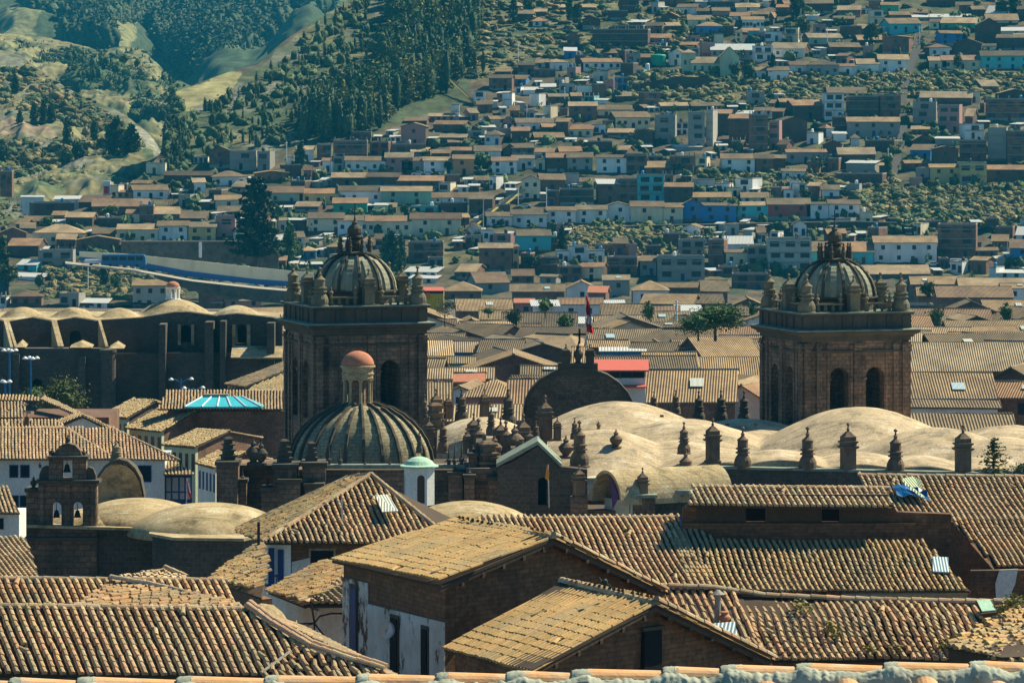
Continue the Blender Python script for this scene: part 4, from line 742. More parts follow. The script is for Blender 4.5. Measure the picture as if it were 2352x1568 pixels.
townrow(2, 2, 'of the old town between both towers', '''0 560 -10 110 220 e k 2 8;825 1215 60 92 165 s u 2 0;0 330 350 690 700 g b 0 0;1060 2050 265 560 600 g b 0 -3;1500 2352 -10 75 140 g b 0 6;1930 2300 365 520 720 e w 0 -24;1440 1700 190 265 280 e k 0;1750 2300 -30 150 400 g w 12 16;1540 1740 75 145 260 g u 2 0;1240 1700 110 240 260 g b 0;90 440 235 310 330 g b 0;700 1060 -5 55 90 g b 0;1100 1500 20 90 110 g b 0 -8;560 680 60 200 230 g b 0''', 7)
# procedural infill where the photograph shows only crowded roofs
g2 = random.Random(21); k = 0; Y = 455
while Y < 1090 and k < 128:
    wpx = -200; X0 = -.135*Y
    x = X0
    while x < .155*Y:
        W = g2.uniform(9, 20); D = g2.uniform(8, 13)
        px = CX+F*x/Y; ok = px > 640 or Y > 640
        if ok and not any(abs(x+W/2-a) < c+W/2 and abs(Y+D/2-b) < d+D/2 for a, b, c, d in GRID):
            z = float(Zplain(Y)); kd = g2.choice('gggehe'); hh = g2.uniform(4.5, 6.6)
            house(Vector((x+W/2, Y, z)), W, D, hh, D*.19 if kd != 'e' else W*.17, kd, g2.choice('bbkwcbpk'), g2.choice([0, 2, 3]), R(g2.choice([-34, -18, -6, 0, 4, 12, 26])), g2.choice('aaccbd'), 'in the crowded old town roofs', 'tile-roofed houses of the old town', sink=2)
            GRID.append((x+W/2, Y+D/2, W/2, D/2)); k += 1
        x += W+g2.uniform(.5, 3)
    Y += g2.uniform(14, 19)
# labels that single each house out
def finish_labels():
    from collections import defaultdict
    d = defaultdict(list); KN = {'g': 'tile-roofed', 'h': 'hip-roofed', 'e': 'gable-fronted', 'f': 'flat-topped', 's': 'sheet-roofed'}
    for row, wc, kd, loc, t in HOUSES:
        if row: d[(row, wc, kd)].append((proj(loc)[0] if row.find('crowded') < 0 else proj(loc)[0]*.0001+loc.y, t))
    for (row, wc, kd), l in d.items():
        l.sort(key=lambda q: q[0])
        for i, (_, t) in enumerate(l):
            nn = {'f': 'building', 's': 'shed'}.get(kd, 'house'); o = '' if len(l) == 1 else NUM[min(i, 27)]+' '
            t['label'] = '%s%s %s %s %s%s' % (o, WNAME[wc].replace('dark brown', 'brown'), KN[kd], nn, '' if len(l) == 1 else ('from the left ' if 'crowded' not in row else 'by nearness '), row)
# ---------------------------------------------------------------- stone ornaments
BELL = [(.56, 0), (.56, .04), (.50, .05), (.52, .12), (.50, .2), (.42, .28), (.31, .345), (.30, .36), (.43, .365), (.43, .40), (.32, .41), (.32, .455), (.42, .46), (.42, .49), (.31, .50), (.31, .66), (.34, .665), (.34, .69), (.22, .73), (.13, .76), (.09, .80), (.13, .83), (.07, .85), (.05, .90), (.05, .925), (.11, .94), (.12, .96), (.07, .985), (.01, 1)]
PIER = [(.52, 0), (.52, .05), (.44, .06), (.44, .47), (.50, .48), (.60, .50), (.60, .53), (.46, .54), (.46, .58), (.56, .60), (.56, .63), (.44, .635), (.44, .72), (.34, .745), (.18, .80), (.12, .82), (.09, .85), (.12, .87), (.06, .89), (.05, .93), (.11, .945), (.12, .965), (.07, .985), (.01, 1)]
STEP = [(.60, 0), (.60, .2), (.75, .22), (.75, .28), (.5, .3), (.5, .42), (.66, .44), (.66, .5), (.42, .52), (.42, .64), (.56, .66), (.56, .71), (.36, .73), (.36, .86), (.46, .88), (.46, .93), (.25, 1)]
SPIKE = [(.16, 0), (.16, .15), (.22, .17), (.22, .24), (.10, .28), (.06, .6), (.0, 1)]
URN = [(.3, 0), (.3, .1), (.14, .15), (.3, .35), (.34, .5), (.2, .65), (.1, .7), (.14, .8), (.05, .88), (.02, 1)]
def ornament(par, kind, px, ytop, ybase, Y, name='pinnacle', k=1.0, mat='moss', yaw=18):
    base = P(px, ybase, Y); h = (ybase-ytop)*Y/F; m = MB(); prof = {'bell': BELL, 'pier': PIER, 'step': STEP, 'spike': SPIKE, 'urn': URN}[kind]
    sc_ = h/3.0*k if kind in ('bell', 'pier') else h/1.0*k*(.5 if kind == 'step' else 1)
    if kind in ('pier', 'step'): 
        m.lathe(base, [(r*1.414*sc_, z*h) for r, z in prof if kind == 'step' or z < .83], 4, R(yaw+45))
        if kind == 'pier': m.lathe(base, [(r*sc_, z*h) for r, z in prof if z >= .80], 8)
        o = m.build(name, M[mat], par)
    else: m.lathe(base, [(r*sc_, z*h) for r, z in prof], 14); o = m.build(name, M[mat], par, smooth=False)
    return o
def loc2(c, yaw, x, y): return Vector((c[0]+x*math.cos(yaw)-y*math.sin(yaw), c[1]+x*math.sin(yaw)+y*math.cos(yaw), 0))
PSI = R(18)
def sq(m, c, prof, yaw=PSI): m.lathe(c, [(hw*1.41421, z) for hw, z in prof], 4, yaw+R(45))
def dome_ribs(m, c, r, h, n, w, t, a0=0, start=0.0, end=.93):
    for i in range(n):
        a = a0+2*math.pi*i/n; ca, sa = math.cos(a), math.sin(a); pr = []
        for j in range(15):
            th = (start+(end-start)*j/14)*math.pi/2; rr, z = r*math.cos(th), h*math.sin(th); nr, nz = math.cos(th)/r, math.sin(th)/h; q = math.hypot(nr, nz); nr /= q; nz /= q
            ww = w*(.45+.55*math.cos(th)); b = t*(1+.25*(j % 2))
            for s_, o_ in ((-1, -.05), (-1, b), (1, b), (1, -.05)):
                x = (rr+nr*o_); pr.append((c[0]+x*ca-s_*ww*sa, c[1]+x*sa+s_*ww*ca, c[2]+z+nz*o_))
        k = len(m.v)
        for p in pr: m.av(p)
        for j in range(14):
            for e in range(4): f = (e+1) % 4; m.f.append([k+j*4+e, k+j*4+f, k+j*4+4+f, k+j*4+4+e]); m.m.append(m.mi)
        m.f.append([k, k+1, k+2, k+3]); m.m.append(m.mi); e = k+56; m.f.append([e+3, e+2, e+1, e]); m.m.append(m.mi)
def domeprof(r, h, top=.95, n=14): return [(r*math.cos(top*i/n*math.pi/2), h*math.sin(top*i/n*math.pi/2)) for i in range(n+1)]
cath = thing('cathedral', 'brown stone cathedral with two domed bell towers and pale rolling vaults', 'cathedral', P(1500, 1270, 333))
def tower(px, rt, Y=333):
    top = P(px, rt, Y); zt = top.z; c = Vector((top.x, top.y, 0)); hw = 4.3; zs = zt-2.1; za = zs-8.6
    m = MB(); ax = []
    for q in range(4):
        yaw = PSI+q*math.pi/2; o = loc2(c, yaw, -hw, -hw); w = 2*hw
        fr = (.34, .68) if q in (0, 2) else (.32, .68)
        ops = [(w*f-.76, w*f+.76, zs-6.4, zs-2.75, True) for f in fr]
        m.arcwall(o, yaw, w, 0, zs, ops if q in (0, 3) else (), .95)
    t = m.build('bell_tower', M['stone'], cath)
    fl = MB(); sq(fl, c, [(hw-.9, zs-6.7), (hw-.9, zs-6.45)]); sq(fl, c, [(hw-.9, zs-.6), (hw-.9, zs-.3)]); fl.build('belfry_floor', M['darkstone'], t)
    m = MB()
    for q in range(4):
        yaw = PSI+q*math.pi/2; e = Vector((math.cos(yaw), math.sin(yaw), 0)); n = Vector((math.sin(yaw), -math.cos(yaw), 0)); o = loc2(c, yaw, -hw, -hw)
        for f, ww, pr in ((.035, .5, .2), (.145, .42, .14), (.51, .62, .16), (.235, .24, .07), (.455, .2, .07), (.565, .2, .07), (.79, .24, .07), (.875, .42, .14), (.965, .5, .2)):
            p = o+e*(2*hw*f)+n*(pr/2)
            m.box((p.x, p.y, (zs-.15)/2+1), (ww, pr, zs-.15-2), yaw)
            m.box((p.x, p.y, zs-.45), (ww+.14, pr+.16, .22), yaw)
        for x0 in (.34, .68) if q in (0, 2) else (.32, .68):
            for sg in (-1, 1):
                p = o+e*(2*hw*x0+sg*.86)+n*.06; m.box((p.x, p.y, zs-2.85), (.3, .14, .2), yaw)
    m.build('pilaster', M['stone'], t)
    m = MB(); sq(m, c, [(hw+.02, zs-.05), (hw+.12, zs), (hw+.12, zs+.22), (hw+.3, zs+.25), (hw+.3, zs+.38), (hw+.6, zs+.55), (hw+.66, zs+.6), (hw+.66, zs+.75), (hw-.2, zs+.82)])
    sq(m, c, [(hw+.03, zs-.9), (hw+.16, zs-.85), (hw+.16, zs-.7), (hw+.03, zs-.66)])
    m.build('cornice', M['darkstone'], t)
    m = MB(); sq(m, c, [(hw+.74, zs+.76), (hw+.74, zs+.83), (hw+.1, zs+.9)]); sq(m, c, [(hw+.38, zt-.02), (hw+.38, zt+.06), (.3, zt+.07)]); m.build('coping', M['moss_sunline'], t)  # thin pale slabs added to paint the light caught along the top edges
    m = MB(); sq(m, c, [(hw+.1, zs+.8), (hw+.1, zt-.2), (hw+.32, zt-.16), (hw+.32, zt), (0.3, zt+.01)])
    for q in range(4):
        yaw = PSI+q*math.pi/2; e = Vector((math.cos(yaw), math.sin(yaw), 0)); n = Vector((math.sin(yaw), -math.cos(yaw), 0)); o = loc2(c, yaw, -hw, -hw)
        for f in (.03, .2, .38, .5, .62, .8, .97):
            p = o+e*(2*hw*f)+n*.14; m.box((p.x, p.y, (zs+.8+zt-.2)/2), (.62 if f in (.03, .97, .5) else .3, .1, zt-zs-1.04), yaw)
    m.build('parapet', M['darkstone'], t)
    dc = Vector((c.x, c.y, zt+1.05)); m = MB(); m.lathe((c.x, c.y, zt), [(3.0, 0), (3.0, .9), (3.3, 1.0), (3.3, 1.1), (3.05, 1.12)], 32); m.build('drum', M['darkstone'], t)
    m = MB(); m.lathe(dc, domeprof(3.1, 2.85, .86), 48); d = m.build('dome', M['domepale'], t, smooth=True)
    m = MB(); dome_ribs(m, dc, 3.1, 2.85, 12, .10, .15, R(9), 0, .84); m.build('ribs', M['darkstone'], t); m = MB(); dome_ribs(m, dc, 3.1, 2.85, 12, .26, .09, R(24), 0, .60); m.build('short_ribs', M['domepale'], t)
    zz = dc.z+2.85*.975; m = MB(); m.lathe((c.x, c.y, zz-.12), [(1.0, 0), (1.35, .1), (1.35, .22), (.8, .3)], 16)
    m.lathe((c.x, c.y, zz+.1), [(.5, 0), (.66, .15), (.76, .4), (.74, .7), (.6, .95), (.45, 1.05), (.66, 1.12), (.66, 1.22), (.5, 1.28), (.58, 1.5), (.56, 1.8), (.4, 2.0), (.2, 2.15), (.26, 2.25), (.12, 2.4), (.05, 2.7), (.0, 2.9)], 12)
    m.build('lantern_finial', M['darkstone'], t)
    for i in range(8):
        a = PSI+i*math.pi/4+.2; p = (c.x+1.22*math.cos(a), c.y+1.22*math.sin(a), zz+.1); s_ = MB(); s_.lathe(p, [(r*1.0, z*1.25) for r, z in ((.14, 0), (.14, .35), (.18, .37), (.18, .45), (.11, .48), (.11, .7), (.15, .72), (.05, .8), (.09, .9), (0, 1))], 6); s_.build('spindle', M['darkstone'], t)
    x = MB(); x.box((c.x, c.y, zz+3.2), (.07, .07, 1.3)); x.box((c.x, c.y, zz+3.35), (.5, .07, .07)); x.build('cross', M['iron'], t)
    r_ = hw-.45
    for i, (x_, y_) in enumerate(((-1, -1), (1, -1), (1, 1), (-1, 1))):
        p = loc2(c, PSI, x_*r_, y_*r_); s_ = MB(); s_.lathe((p.x, p.y, zt), [(r*1.3, z*3.0) for r, z in BELL], 14); s_.build('pinnacle', M['moss'], t)
    for x_, y_ in ((0, -1), (1, 0), (0, 1), (-1, 0)):
        p = loc2(c, PSI, x_*r_*.98, y_*r_*.98); s_ = MB(); s_.lathe((p.x, p.y, zt), [(r*1.25, z*2.85) for r, z in PIER if z < .83], 4, PSI+R(45)); s_.lathe((p.x, p.y, zt), [(r, z*2.85) for r, z in PIER if z > .79], 8); s_.build('pinnacle', M['moss'], t)
    for q in range(4):
        b = MB(); yaw = PSI+q*math.pi/2
        b.box(tuple(loc2(c, yaw, 0, -hw+.45)[:2])+(zt+.04,), (6.6, .35, .1), yaw)
        for x_ in (-2.9, -2.3, -1.7, -1.1, 1.1, 1.7, 2.3, 2.9):
            p = loc2(c, yaw, x_, -hw+.45); b.lathe((p.x, p.y, zt), [(.12, 0), (.09, .1), (.16, .3), (.09, .5), (.14, .6)], 6)
        for sg in (-2, 2):
            p = loc2(c, yaw, sg, -hw+.45); b.box((p.x, p.y, zt+.66), (2.2, .3, .14), yaw)
        for sg in (-2.95, -1.05, 1.05, 2.95):
            p = loc2(c, yaw, sg, -hw+.55); b.lathe((p.x, p.y, zt), [(.16, 0), (.12, .2), (.12, .95), (.2, 1.0), (.2, 1.1), (.06, 1.2), (.1, 1.35), (0, 1.5)], 6)
        b.build('balustrade', M['moss'], t)
    return t
tower(815, 697); tower(1917, 712)
# pale vaults: one continuous rendered surface of domed bays
BUMP = [(1425, 922, 326, .060), (1570, 962, 321, .055), (1706, 962, 327, .05), (1975, 934, 320, .062), (2151, 981, 312, .065), (2321, 976, 319, .06), (2310, 1004, 308, .07), (1385, 986, 308.5, .075), (1560, 1012, 309, .06), (1790, 1032, 303.5, .07), (1971, 1038, 304, .06), (2109, 1046, 303.5, .07), (2260, 1052, 303.5, .07), (1660, 1030, 304, .07), (2420, 990, 312, .06), (1108, 957, 318, .10)]
def heightfield(name, bumps, x0, x1, y0, y1, floor, mat, par, step=.22, ok=None, soft=.05):
    xs = np.arange(x0, x1, step); ys = np.arange(y0, y1, step); X, Y = np.meshgrid(xs, ys); Z = np.full(X.shape, floor)
    for px, py, Yb, k in bumps:
        c = P(px, py, Yb); d2 = (X-c.x)**2+(Y-c.y)**2; z = c.z-k*d2/(1+.006*d2); Z = np.log(np.exp((Z-20)/soft/2)+np.exp((z-20)/soft/2))*soft*2+20 if False else np.maximum(Z, z)
    for _ in range(1): Z[1:-1, 1:-1] = (Z[1:-1, 1:-1]*4+Z[:-2, 1:-1]+Z[2:, 1:-1]+Z[1:-1, :-2]+Z[1:-1, 2:])/8
    Z += (fbm(X*.7, Y*.7, 3)-.5)*.12; Z[0, :] = floor-1.5
    V = np.stack([X, Y, Z], -1).reshape(-1, 3); idx = np.arange(X.size).reshape(X.shape); m = MB(); Fc = np.stack([idx[:-1, :-1], idx[:-1, 1:], idx[1:, 1:], idx[1:, :-1]], -1).reshape(-1, 4)
    m.arr(V, Fc.tolist()); return m.build(name, mat, par, smooth=True)
heightfield('vaulted_roof', BUMP, P(1262, 0, 300).x, P(2640, 0, 300).x, 300.5, 331, 8.7, M['vault'], cath)
heightfield('vaulted_roof', [BUMP[-1]], P(1005, 0, 318).x, P(1192, 0, 318).x, 314, 324, 8.7, M['vault'], cath)
for px, py, Y in ((1520, 955, 321), (1556, 973, 320), (1580, 979, 319), (1670, 975, 324), (1735, 975, 324), (1455, 1012, 308), (1485, 1034, 306), (1390, 1034, 305), (1910, 980, 318), (2016, 959, 319), (2046, 990, 316), (2084, 1003, 313), (1985, 1058, 303), (2145, 1068, 303), (2181, 1068, 303), (2190, 995, 312), (1840, 1060, 303)):
    a = MB(); a.box(P(px, py, Y)+Vector((0, 0, .0)), (.28, .28, .16)); a.build('roof_vent', M['darkstone'], cath)
m = MB(); a, b = P(1650, 1085, 299), P(2640, 1085, 299); m.box(((a.x+b.x)/2, 316, 4.2), (b.x-a.x, 32.5, 8.9)); a = P(1005, 1085, 318)
m.box(((a.x+P(1650, 0, 305).x)/2, 320, 4.0), (P(1650, 0, 305).x-a.x, 20, 8.6)); m.build('wall', M['stone'], cath)
m = MB(); a, b = P(1650, 1076, 299.6), P(2250, 1090, 299.2); m.prism([a, b, b-Vector((0, 0, 1.4)), a-Vector((0, 0, 1.4))], (0, .7, 0)); m.build('parapet', M['greystone'], cath)
m = MB(); m.prism([a+Vector((-.1, -.15, 0)), b+Vector((0, -.15, 0)), b+Vector((0, .85, 0)), a+Vector((-.1, .85, 0))], (0, 0, .16)); m.build('coping', M['moss_sunline'], cath)
for kd, px, t_, b_, Y in (('bell', 1706, 979, 1076, 299.9), ('bell', 1855, 979, 1081, 299.9), ('bell', 2057, 984, 1086, 299.8), ('pier', 1637, 960, 1062, 301), ('pier', 1948, 970, 1084, 299.8), ('pier', 2212, 974, 1089, 299.6), ('bell', 1571, 968, 1042, 302), ('bell', 1575, 1024, 1135, 287),
        ('pier', 1002, 892, 980, 326), ('pier', 985, 955, 1030, 312), ('bell', 1060, 892, 968, 328), ('pier', 1113, 892, 962, 328), ('bell', 1167, 892, 980, 328), ('pier', 1088, 947, 1046, 305), ('bell', 1099, 960, 1075, 300), ('pier', 1150, 957, 1062, 303), ('bell', 1162, 965, 1070, 301), ('step', 1120, 1012, 1105, 292), ('step', 1000, 925, 1000, 322),
        ('pier', 1252, 906, 1012, 304), ('pier', 1202, 949, 1060, 301), ('bell', 1231, 966, 1014, 303), ('pier', 1280, 956, 1012, 303), ('bell', 1320, 958, 1008, 303), ('bell', 1331, 965, 1073, 291), ('urn', 1375, 966, 985, 309), ('pier', 1476, 1073, 1150, 283),
        ('bell', 1502, 898, 950, 340), ('bell', 1552, 895, 950, 340), ('bell', 1605, 897, 968, 338), ('bell', 1656, 895, 968, 338), ('bell', 1709, 897, 972, 338)):
    ornament(cath, kd, px, t_, b_, Y, k=1.2 if kd == 'bell' else .86, mat='darkstone' if px in (1605, 1656, 1709, 1060, 1167) else 'pinstone')
# half round gable behind the vaults, with piers, cross
pts = [(1201, 985), (1202, 950), (1207, 925), (1220, 900), (1243, 877), (1275, 861), (1305, 854), (1331, 852), (1362, 856), (1395, 868), (1422, 886), (1442, 908), (1456, 935), (1458, 985)]
Y = 338; o = P(1201, 1270, Y); s_ = F/Y; m = MB(); m.arcwall(Vector((o.x, Y, 0)), 0, (1458-1201)/s_, 0, [((x-1201)/s_, ZC-(y-HY)/s_) for x, y in pts], [], 1.6)
hg = m.build('half_round_gable', M['rubble'], cath)
m = MB()
for (x1, y1), (x2, y2) in zip(pts[1:], pts[2:-1]):
    a, b = P(x1, y1, Y-.25), P(x2, y2, Y-.25); m.prism([a, b, b+Vector((0, 2.1, 0)), a+Vector((0, 2.1, 0))], (0, 0, .28))
m.build('coping', M['darkstone'], hg)
m = MB(); m.box(P(1327, 844, Y+.6), (3.1, 1.2, .7)); m.box(P(1327, 856, Y+.6), (3.6, 1.5, .3)); m.build('pedestal', M['darkstone'], hg)
ornament(hg, 'pier', 1300, 790, 840, Y+.5, k=1.3, mat='darkstone', yaw=0); ornament(hg, 'urn', 1328, 785, 838, Y+.4, k=.6, mat='darkstone'); ornament(hg, 'pier', 1355, 790, 840, Y+.5, k=1.3, mat='darkstone', yaw=0)
m = MB(); c_ = P(1331, 772, Y+.5); m.box(c_, (.16, .16, 1.2)); m.box(c_+Vector((0, 0, .15)), (1.0, .16, .16)); m.build('cross', M['iron'], hg)
fl = thing('flag', 'limp red and white flag on a pole above the half round gable', 'flag', P(1347, 800, 352))
m = MB(); m.tube([P(1346, 800, 352), P(1345, 668, 352)], .06, 6); m.build('pole', M['whitepaint'], fl)
for i, (mt, y0, y1) in enumerate((('red', 676, 722), ('whitecloth', 722, 741), ('red', 741, 761))):
    m = MB(); k = 8
    for j in range(k):
        ya, yb = y0+(y1-y0)*j/k, y0+(y1-y0)*(j+1)/k
        def row(yy): 
            t_ = (yy-676)/85; c_ = 1349+6*t_+1.2*math.sin(yy*.21); hw = 2.5+5.5*t_
            return [P(c_-hw+2*hw*q/6, yy+q, 352+.22*math.sin(q*2.1+yy*.05)) for q in range(7)]
        ra, rb = row(ya), row(yb)
        for q in range(6): m.face([ra[q], ra[q+1], rb[q+1], rb[q]]); m.face([p+Vector((0, .03, 0)) for p in (ra[q+1], ra[q], rb[q], rb[q+1])])
    m.build('%s_band' % ('red' if mt == 'red' else 'white'), M[mt], fl)
# ---------------------------------------------------------------- domed church in front of the left tower
dch = thing('domed_church', 'dark stone church with a big ribbed dome and salmon-capped lantern', 'church', P(830, 1290, 300))
dc = P(830, 1070, 301); r, h = 4.98, 4.35
m = MB(); m.lathe(dc, domeprof(r, h, .9, 18), 64); dm = m.build('dome', M['cupola'], dch, smooth=True)
m = MB(); dome_ribs(m, dc, r, h, 12, .10, .17, R(4), 0, .9); dome_ribs(m, dc, r, h, 12, .10, .17, R(19), 0, .76); m.build('ribs', M['darkstone'], dm)
m = MB(); m.lathe((dc.x, dc.y, 0), [(5.0, 0), (5.0, dc.z-.5), (5.25, dc.z-.4), (5.25, dc.z-.15), (5.05, dc.z)], 48); m.build('drum', M['darkstone'], dch)
lt = dc.z+h*.985; L = MB(); L.lathe((dc.x-.25, dc.y, lt-.25), [(1.5, -.15), (1.5, 0), (1.15, .1), (1.15, .25), (1.05, .3)], 24); ln = L.build('lantern', M['moss'], dch)
cx_, cy_ = dc.x-.25, dc.y; m = MB(); m.lathe((cx_, cy_, lt), [(.62, 0), (.62, 1.9)], 8); m.build('core', M['stone'], ln)
for i in range(8):
    a = i*math.pi/4+.25; m = MB(); m.lathe((cx_+.93*math.cos(a), cy_+.93*math.sin(a), lt), [(.16, 0), (.16, .12), (.11, .16), (.10, 1.5), (.17, 1.62), (.17, 1.72)], 8); m.build('column', M['vault2'], ln)
m = MB(); m.lathe((cx_, cy_, lt+1.7), [(1.02, 0), (1.08, .1), (1.05, .3), (1.12, .35), (1.14, .45), (1.05, .5), (1.1, .8), (1.22, .86), (1.22, .96), (1.1, 1.0)], 24); m.build('entablature', M['vault2'], ln)
m = MB(); m.lathe((cx_, cy_, lt+2.68), domeprof(1.14, 1.0, 1.0, 10), 28); m.build('cap', M['salmon'], ln, smooth=True)
def blk(par, name, mat, x0, x1, yt, Y, depth, yb=1290):
    a, b = P(x0, yt, Y), P(x1, yt, Y); z0 = P(0, yb, Y).z; m = MB(); m.prism([(a.x, Y, z0), (b.x, Y, z0), (b.x, Y, a.z), (a.x, Y, a.z)], (0, depth, 0)); return m.build(name, M[mat], par)
blk(dch, 'wall', 'stone', 745, 1070, 1080, 292, 9); blk(dch, 'wall', 'stone', 500, 745, 1078, 294, 8); blk(dch, 'wall', 'stone', 1070, 1142, 1075, 290.5, 8)
blk(dch, 'coping', 'moss_sunline', 748, 1068, 1067, 291.6, .9, 1076); blk(dch, 'coping', 'darkstone', 498, 632, 1068, 293.5, 1, 1078)
for x0, x1, yt in ((628, 682, 1066), (694, 748, 1062), (1086, 1142, 1104), (497, 545, 1060)): blk(dch, 'buttress', 'stone', x0, x1, yt+8, 290.8, 2.5); blk(dch, 'buttress_cap', 'darkstone', x0-4, x1+4, yt, 290.4, 3.0, yt+9)
for kd, px, t_, b_ in (('step', 653, 1008, 1066), ('step', 715, 1014, 1062), ('step', 524, 1003, 1060), ('urn', 582, 1005, 1068), ('urn', 600, 1012, 1068), ('spike', 665, 1030, 1070), ('spike', 755, 1010, 1068), ('spike', 781, 1018, 1068), ('spike', 838, 1040, 1070), ('spike', 895, 1038, 1070), ('spike', 1031, 1015, 1068), ('spike', 1044, 1018, 1068), ('spike', 1060, 1012, 1066), ('bell', 963, 985, 1040), ('step', 1108, 1040, 1104)):
    ornament(dch, kd, px, t_, b_, 291.9 if kd == 'spike' else (293 if kd == 'bell' else 291.8), mat='darkstone', k=.5 if kd == 'spike' else .8)
# white octagonal lantern on its low vault
wl = thing('roof_lantern', 'white octagonal lantern with pale green cap and brown arched door', 'lantern', P(963, 1160, 276))
c_ = P(963, 1158, 276); hh = 85/36.2; m = MB()
for i in range(8):
    a = R(-90+8)+i*math.pi/4; rr = 1.0; ap = rr*math.cos(math.pi/8); w_ = 2*rr*math.sin(math.pi/8); yaw = a+math.pi/2
    o = Vector((c_.x+ap*math.cos(a), c_.y+ap*math.sin(a), 0))-Vector((math.cos(yaw), math.sin(yaw), 0))*w_/2
    m.arcwall(o, yaw, w_, c_.z, c_.z+hh, [(w_/2-.24, w_/2+.24, c_.z+.15, c_.z+1.7, True)] if i in (0, 6) else [], .12)
m.build('body', M['white'], wl)
for i in (0, 6):
    a = R(-82)+i*math.pi/4; m = MB(); m.box((c_.x+.78*math.cos(a), c_.y+.78*math.sin(a), c_.z+1.0), (.62, .06, 2.0), a+math.pi/2); m.build('door', M['wood'], wl)
m = MB(); m.lathe((c_.x, c_.y, c_.z+hh), [(1.06, 0), (1.22, .06), (1.22, .13), (1.0, .2), (.8, .42), (.5, .6), (.2, .68), (.05, .7)], 24); m.build('cap', M['green_copper'], wl)
lv = MB(); q = P(1075, 1150, 279); lv.lathe((q.x, q.y, q.z-5.2), [(6.5*math.cos(t_), 5.2*math.sin(t_)) for t_ in np.linspace(.25, 1.5, 10)], 32); v_ = lv.build('low_dome', M['vault2'], smooth=True); tag(v_, 'low tan dome carrying the white octagonal lantern', 'dome')
for i, (x0, x1, yt, Yd, dp) in enumerate(((1076, 1096, 1040, 291.5, 3), (1096, 1128, 1016, 292.5, 3), (1128, 1146, 1050, 291.5, 3), (1066, 1090, 1090, 289.8, 2), (1120, 1148, 1096, 289.8, 2), (640, 690, 1100, 289.8, 2), (600, 628, 1120, 291, 2), (548, 566, 1100, 292, 2), (700, 742, 1110, 289.8, 2), (1176, 1200, 1030, 296, 3), (1030, 1062, 1084, 290.8, 1))):
    blk(dch, 'carved_block', 'stone', x0, x1, yt+6, Yd, dp, 1200); blk(dch, 'carved_cap', 'darkstone', x0-3, x1+3, yt, Yd-.25, dp+.5, yt+7)
    ornament(dch, ('urn', 'pier', 'bell', 'spike')[i % 4], (x0+x1)/2, yt-(26 if i % 4 else 18), yt, Yd+.6, mat='pinstone' if i % 2 else 'darkstone', k=.9)
for px, t_, b_, Y_, kd in ((1136, 1000, 1052, 293, 'urn'), (1074, 985, 1042, 300, 'pier'), (1018, 960, 1040, 308, 'bell'), (1128, 930, 1000, 312, 'bell'), (1182, 975, 1040, 299, 'urn'), (1216, 985, 1040, 297, 'pier'), (1300, 1000, 1052, 296, 'urn'), (1415, 985, 1030, 305, 'urn'), (975, 905, 965, 325, 'bell'), (1030, 905, 962, 327, 'pier')):
    ornament(dch, kd, px, t_, b_, Y_, mat='pinstone', k=1.0)
# ---------------------------------------------------------------- gabled chapel and barrel vault
ch = thing('gabled_chapel', 'dark stone chapel with steep lichen-green gable and narrow arched window', 'chapel', P(1240, 1290, 288))
Y = 288; s_ = F/Y; o = P(1143, 1270, Y); tp = [(1143, 1072), (1176, 1061), (1235, 1024), (1286, 1071), (1349, 1078)]
m = MB(); m.arcwall(Vector((o.x, Y, 0)), 0, (1349-1143)/s_, 1, [((x-1143)/s_, ZC-(y-HY)/s_) for x, y in tp], [((1236-1143)/s_, (1256-1143)/s_, ZC-(1160-HY)/s_, ZC-(1106-HY)/s_, True)], 1.2); m.build('wall', M['greystone'], ch)
m = MB(); m.box(P(1246, 1130, Y+1.15), (1.2, .1, 3.4)); m.build('window', M['dark'], ch)
m = MB()
for (x1, y1), (x2, y2) in (((1140, 1073), (1235, 1021)), ((1235, 1021), (1290, 1074))):
    a, b = P(x1, y1, Y-.25), P(x2, y2, Y-.25); m.prism([a, b, b+Vector((0, 4.2, 0)), a+Vector((0, 4.2, 0))], (0, 0, .25))
m.build('roof', M['moss_sunline'], ch)
m = MB(); m.box((P(1245, 0, 291).x, 292.5, 4.4), (5.4, 6, 8.8)); m.build('body', M['stone'], ch)
ornament(ch, 'pier', 1330, 1066, 1142, 284, k=1.0, mat='pinstone'); blk(ch, 'pier_shaft', 'stone', 1311, 1350, 1142, 283.5, 1.2)
st = thing('banner_pole', 'slim pole with small orange pennant before the chapel window', 'pole', P(1262, 1165, 286)); m = MB(); m.tube([P(1261, 1165, 286), P(1259, 1066, 286)], .03, 5); m.build('pole', M['metal'], st)
m = MB(); m.prism([P(1256, 1068, 285.9), P(1262, 1085, 285.9), P(1260, 1104, 285.9), P(1252, 1098, 285.9)], (0, .04, 0)); m.build('pennant', M['orange'], st)
bv = thing('barrel_vault', 'tan barrel vault with open arched end hung with purple cloth', 'vault', P(1400, 1200, 284))
A0 = P(1392, 1180, 283.5); ax = Vector((.87, .5, 0)).normalized(); pr_ = Vector((ax.y, -ax.x, 0)); rb, hb = 1.95, 3.65; m = MB(); n_ = 20; Lb = 8.6
def arcpt(i, off, rr): t_ = math.pi*i/n_; return A0+ax*off+pr_*(rr*math.cos(t_))+Vector((0, 0, (hb-1.5+rr-rb)*math.sin(t_)+1.5-.8))
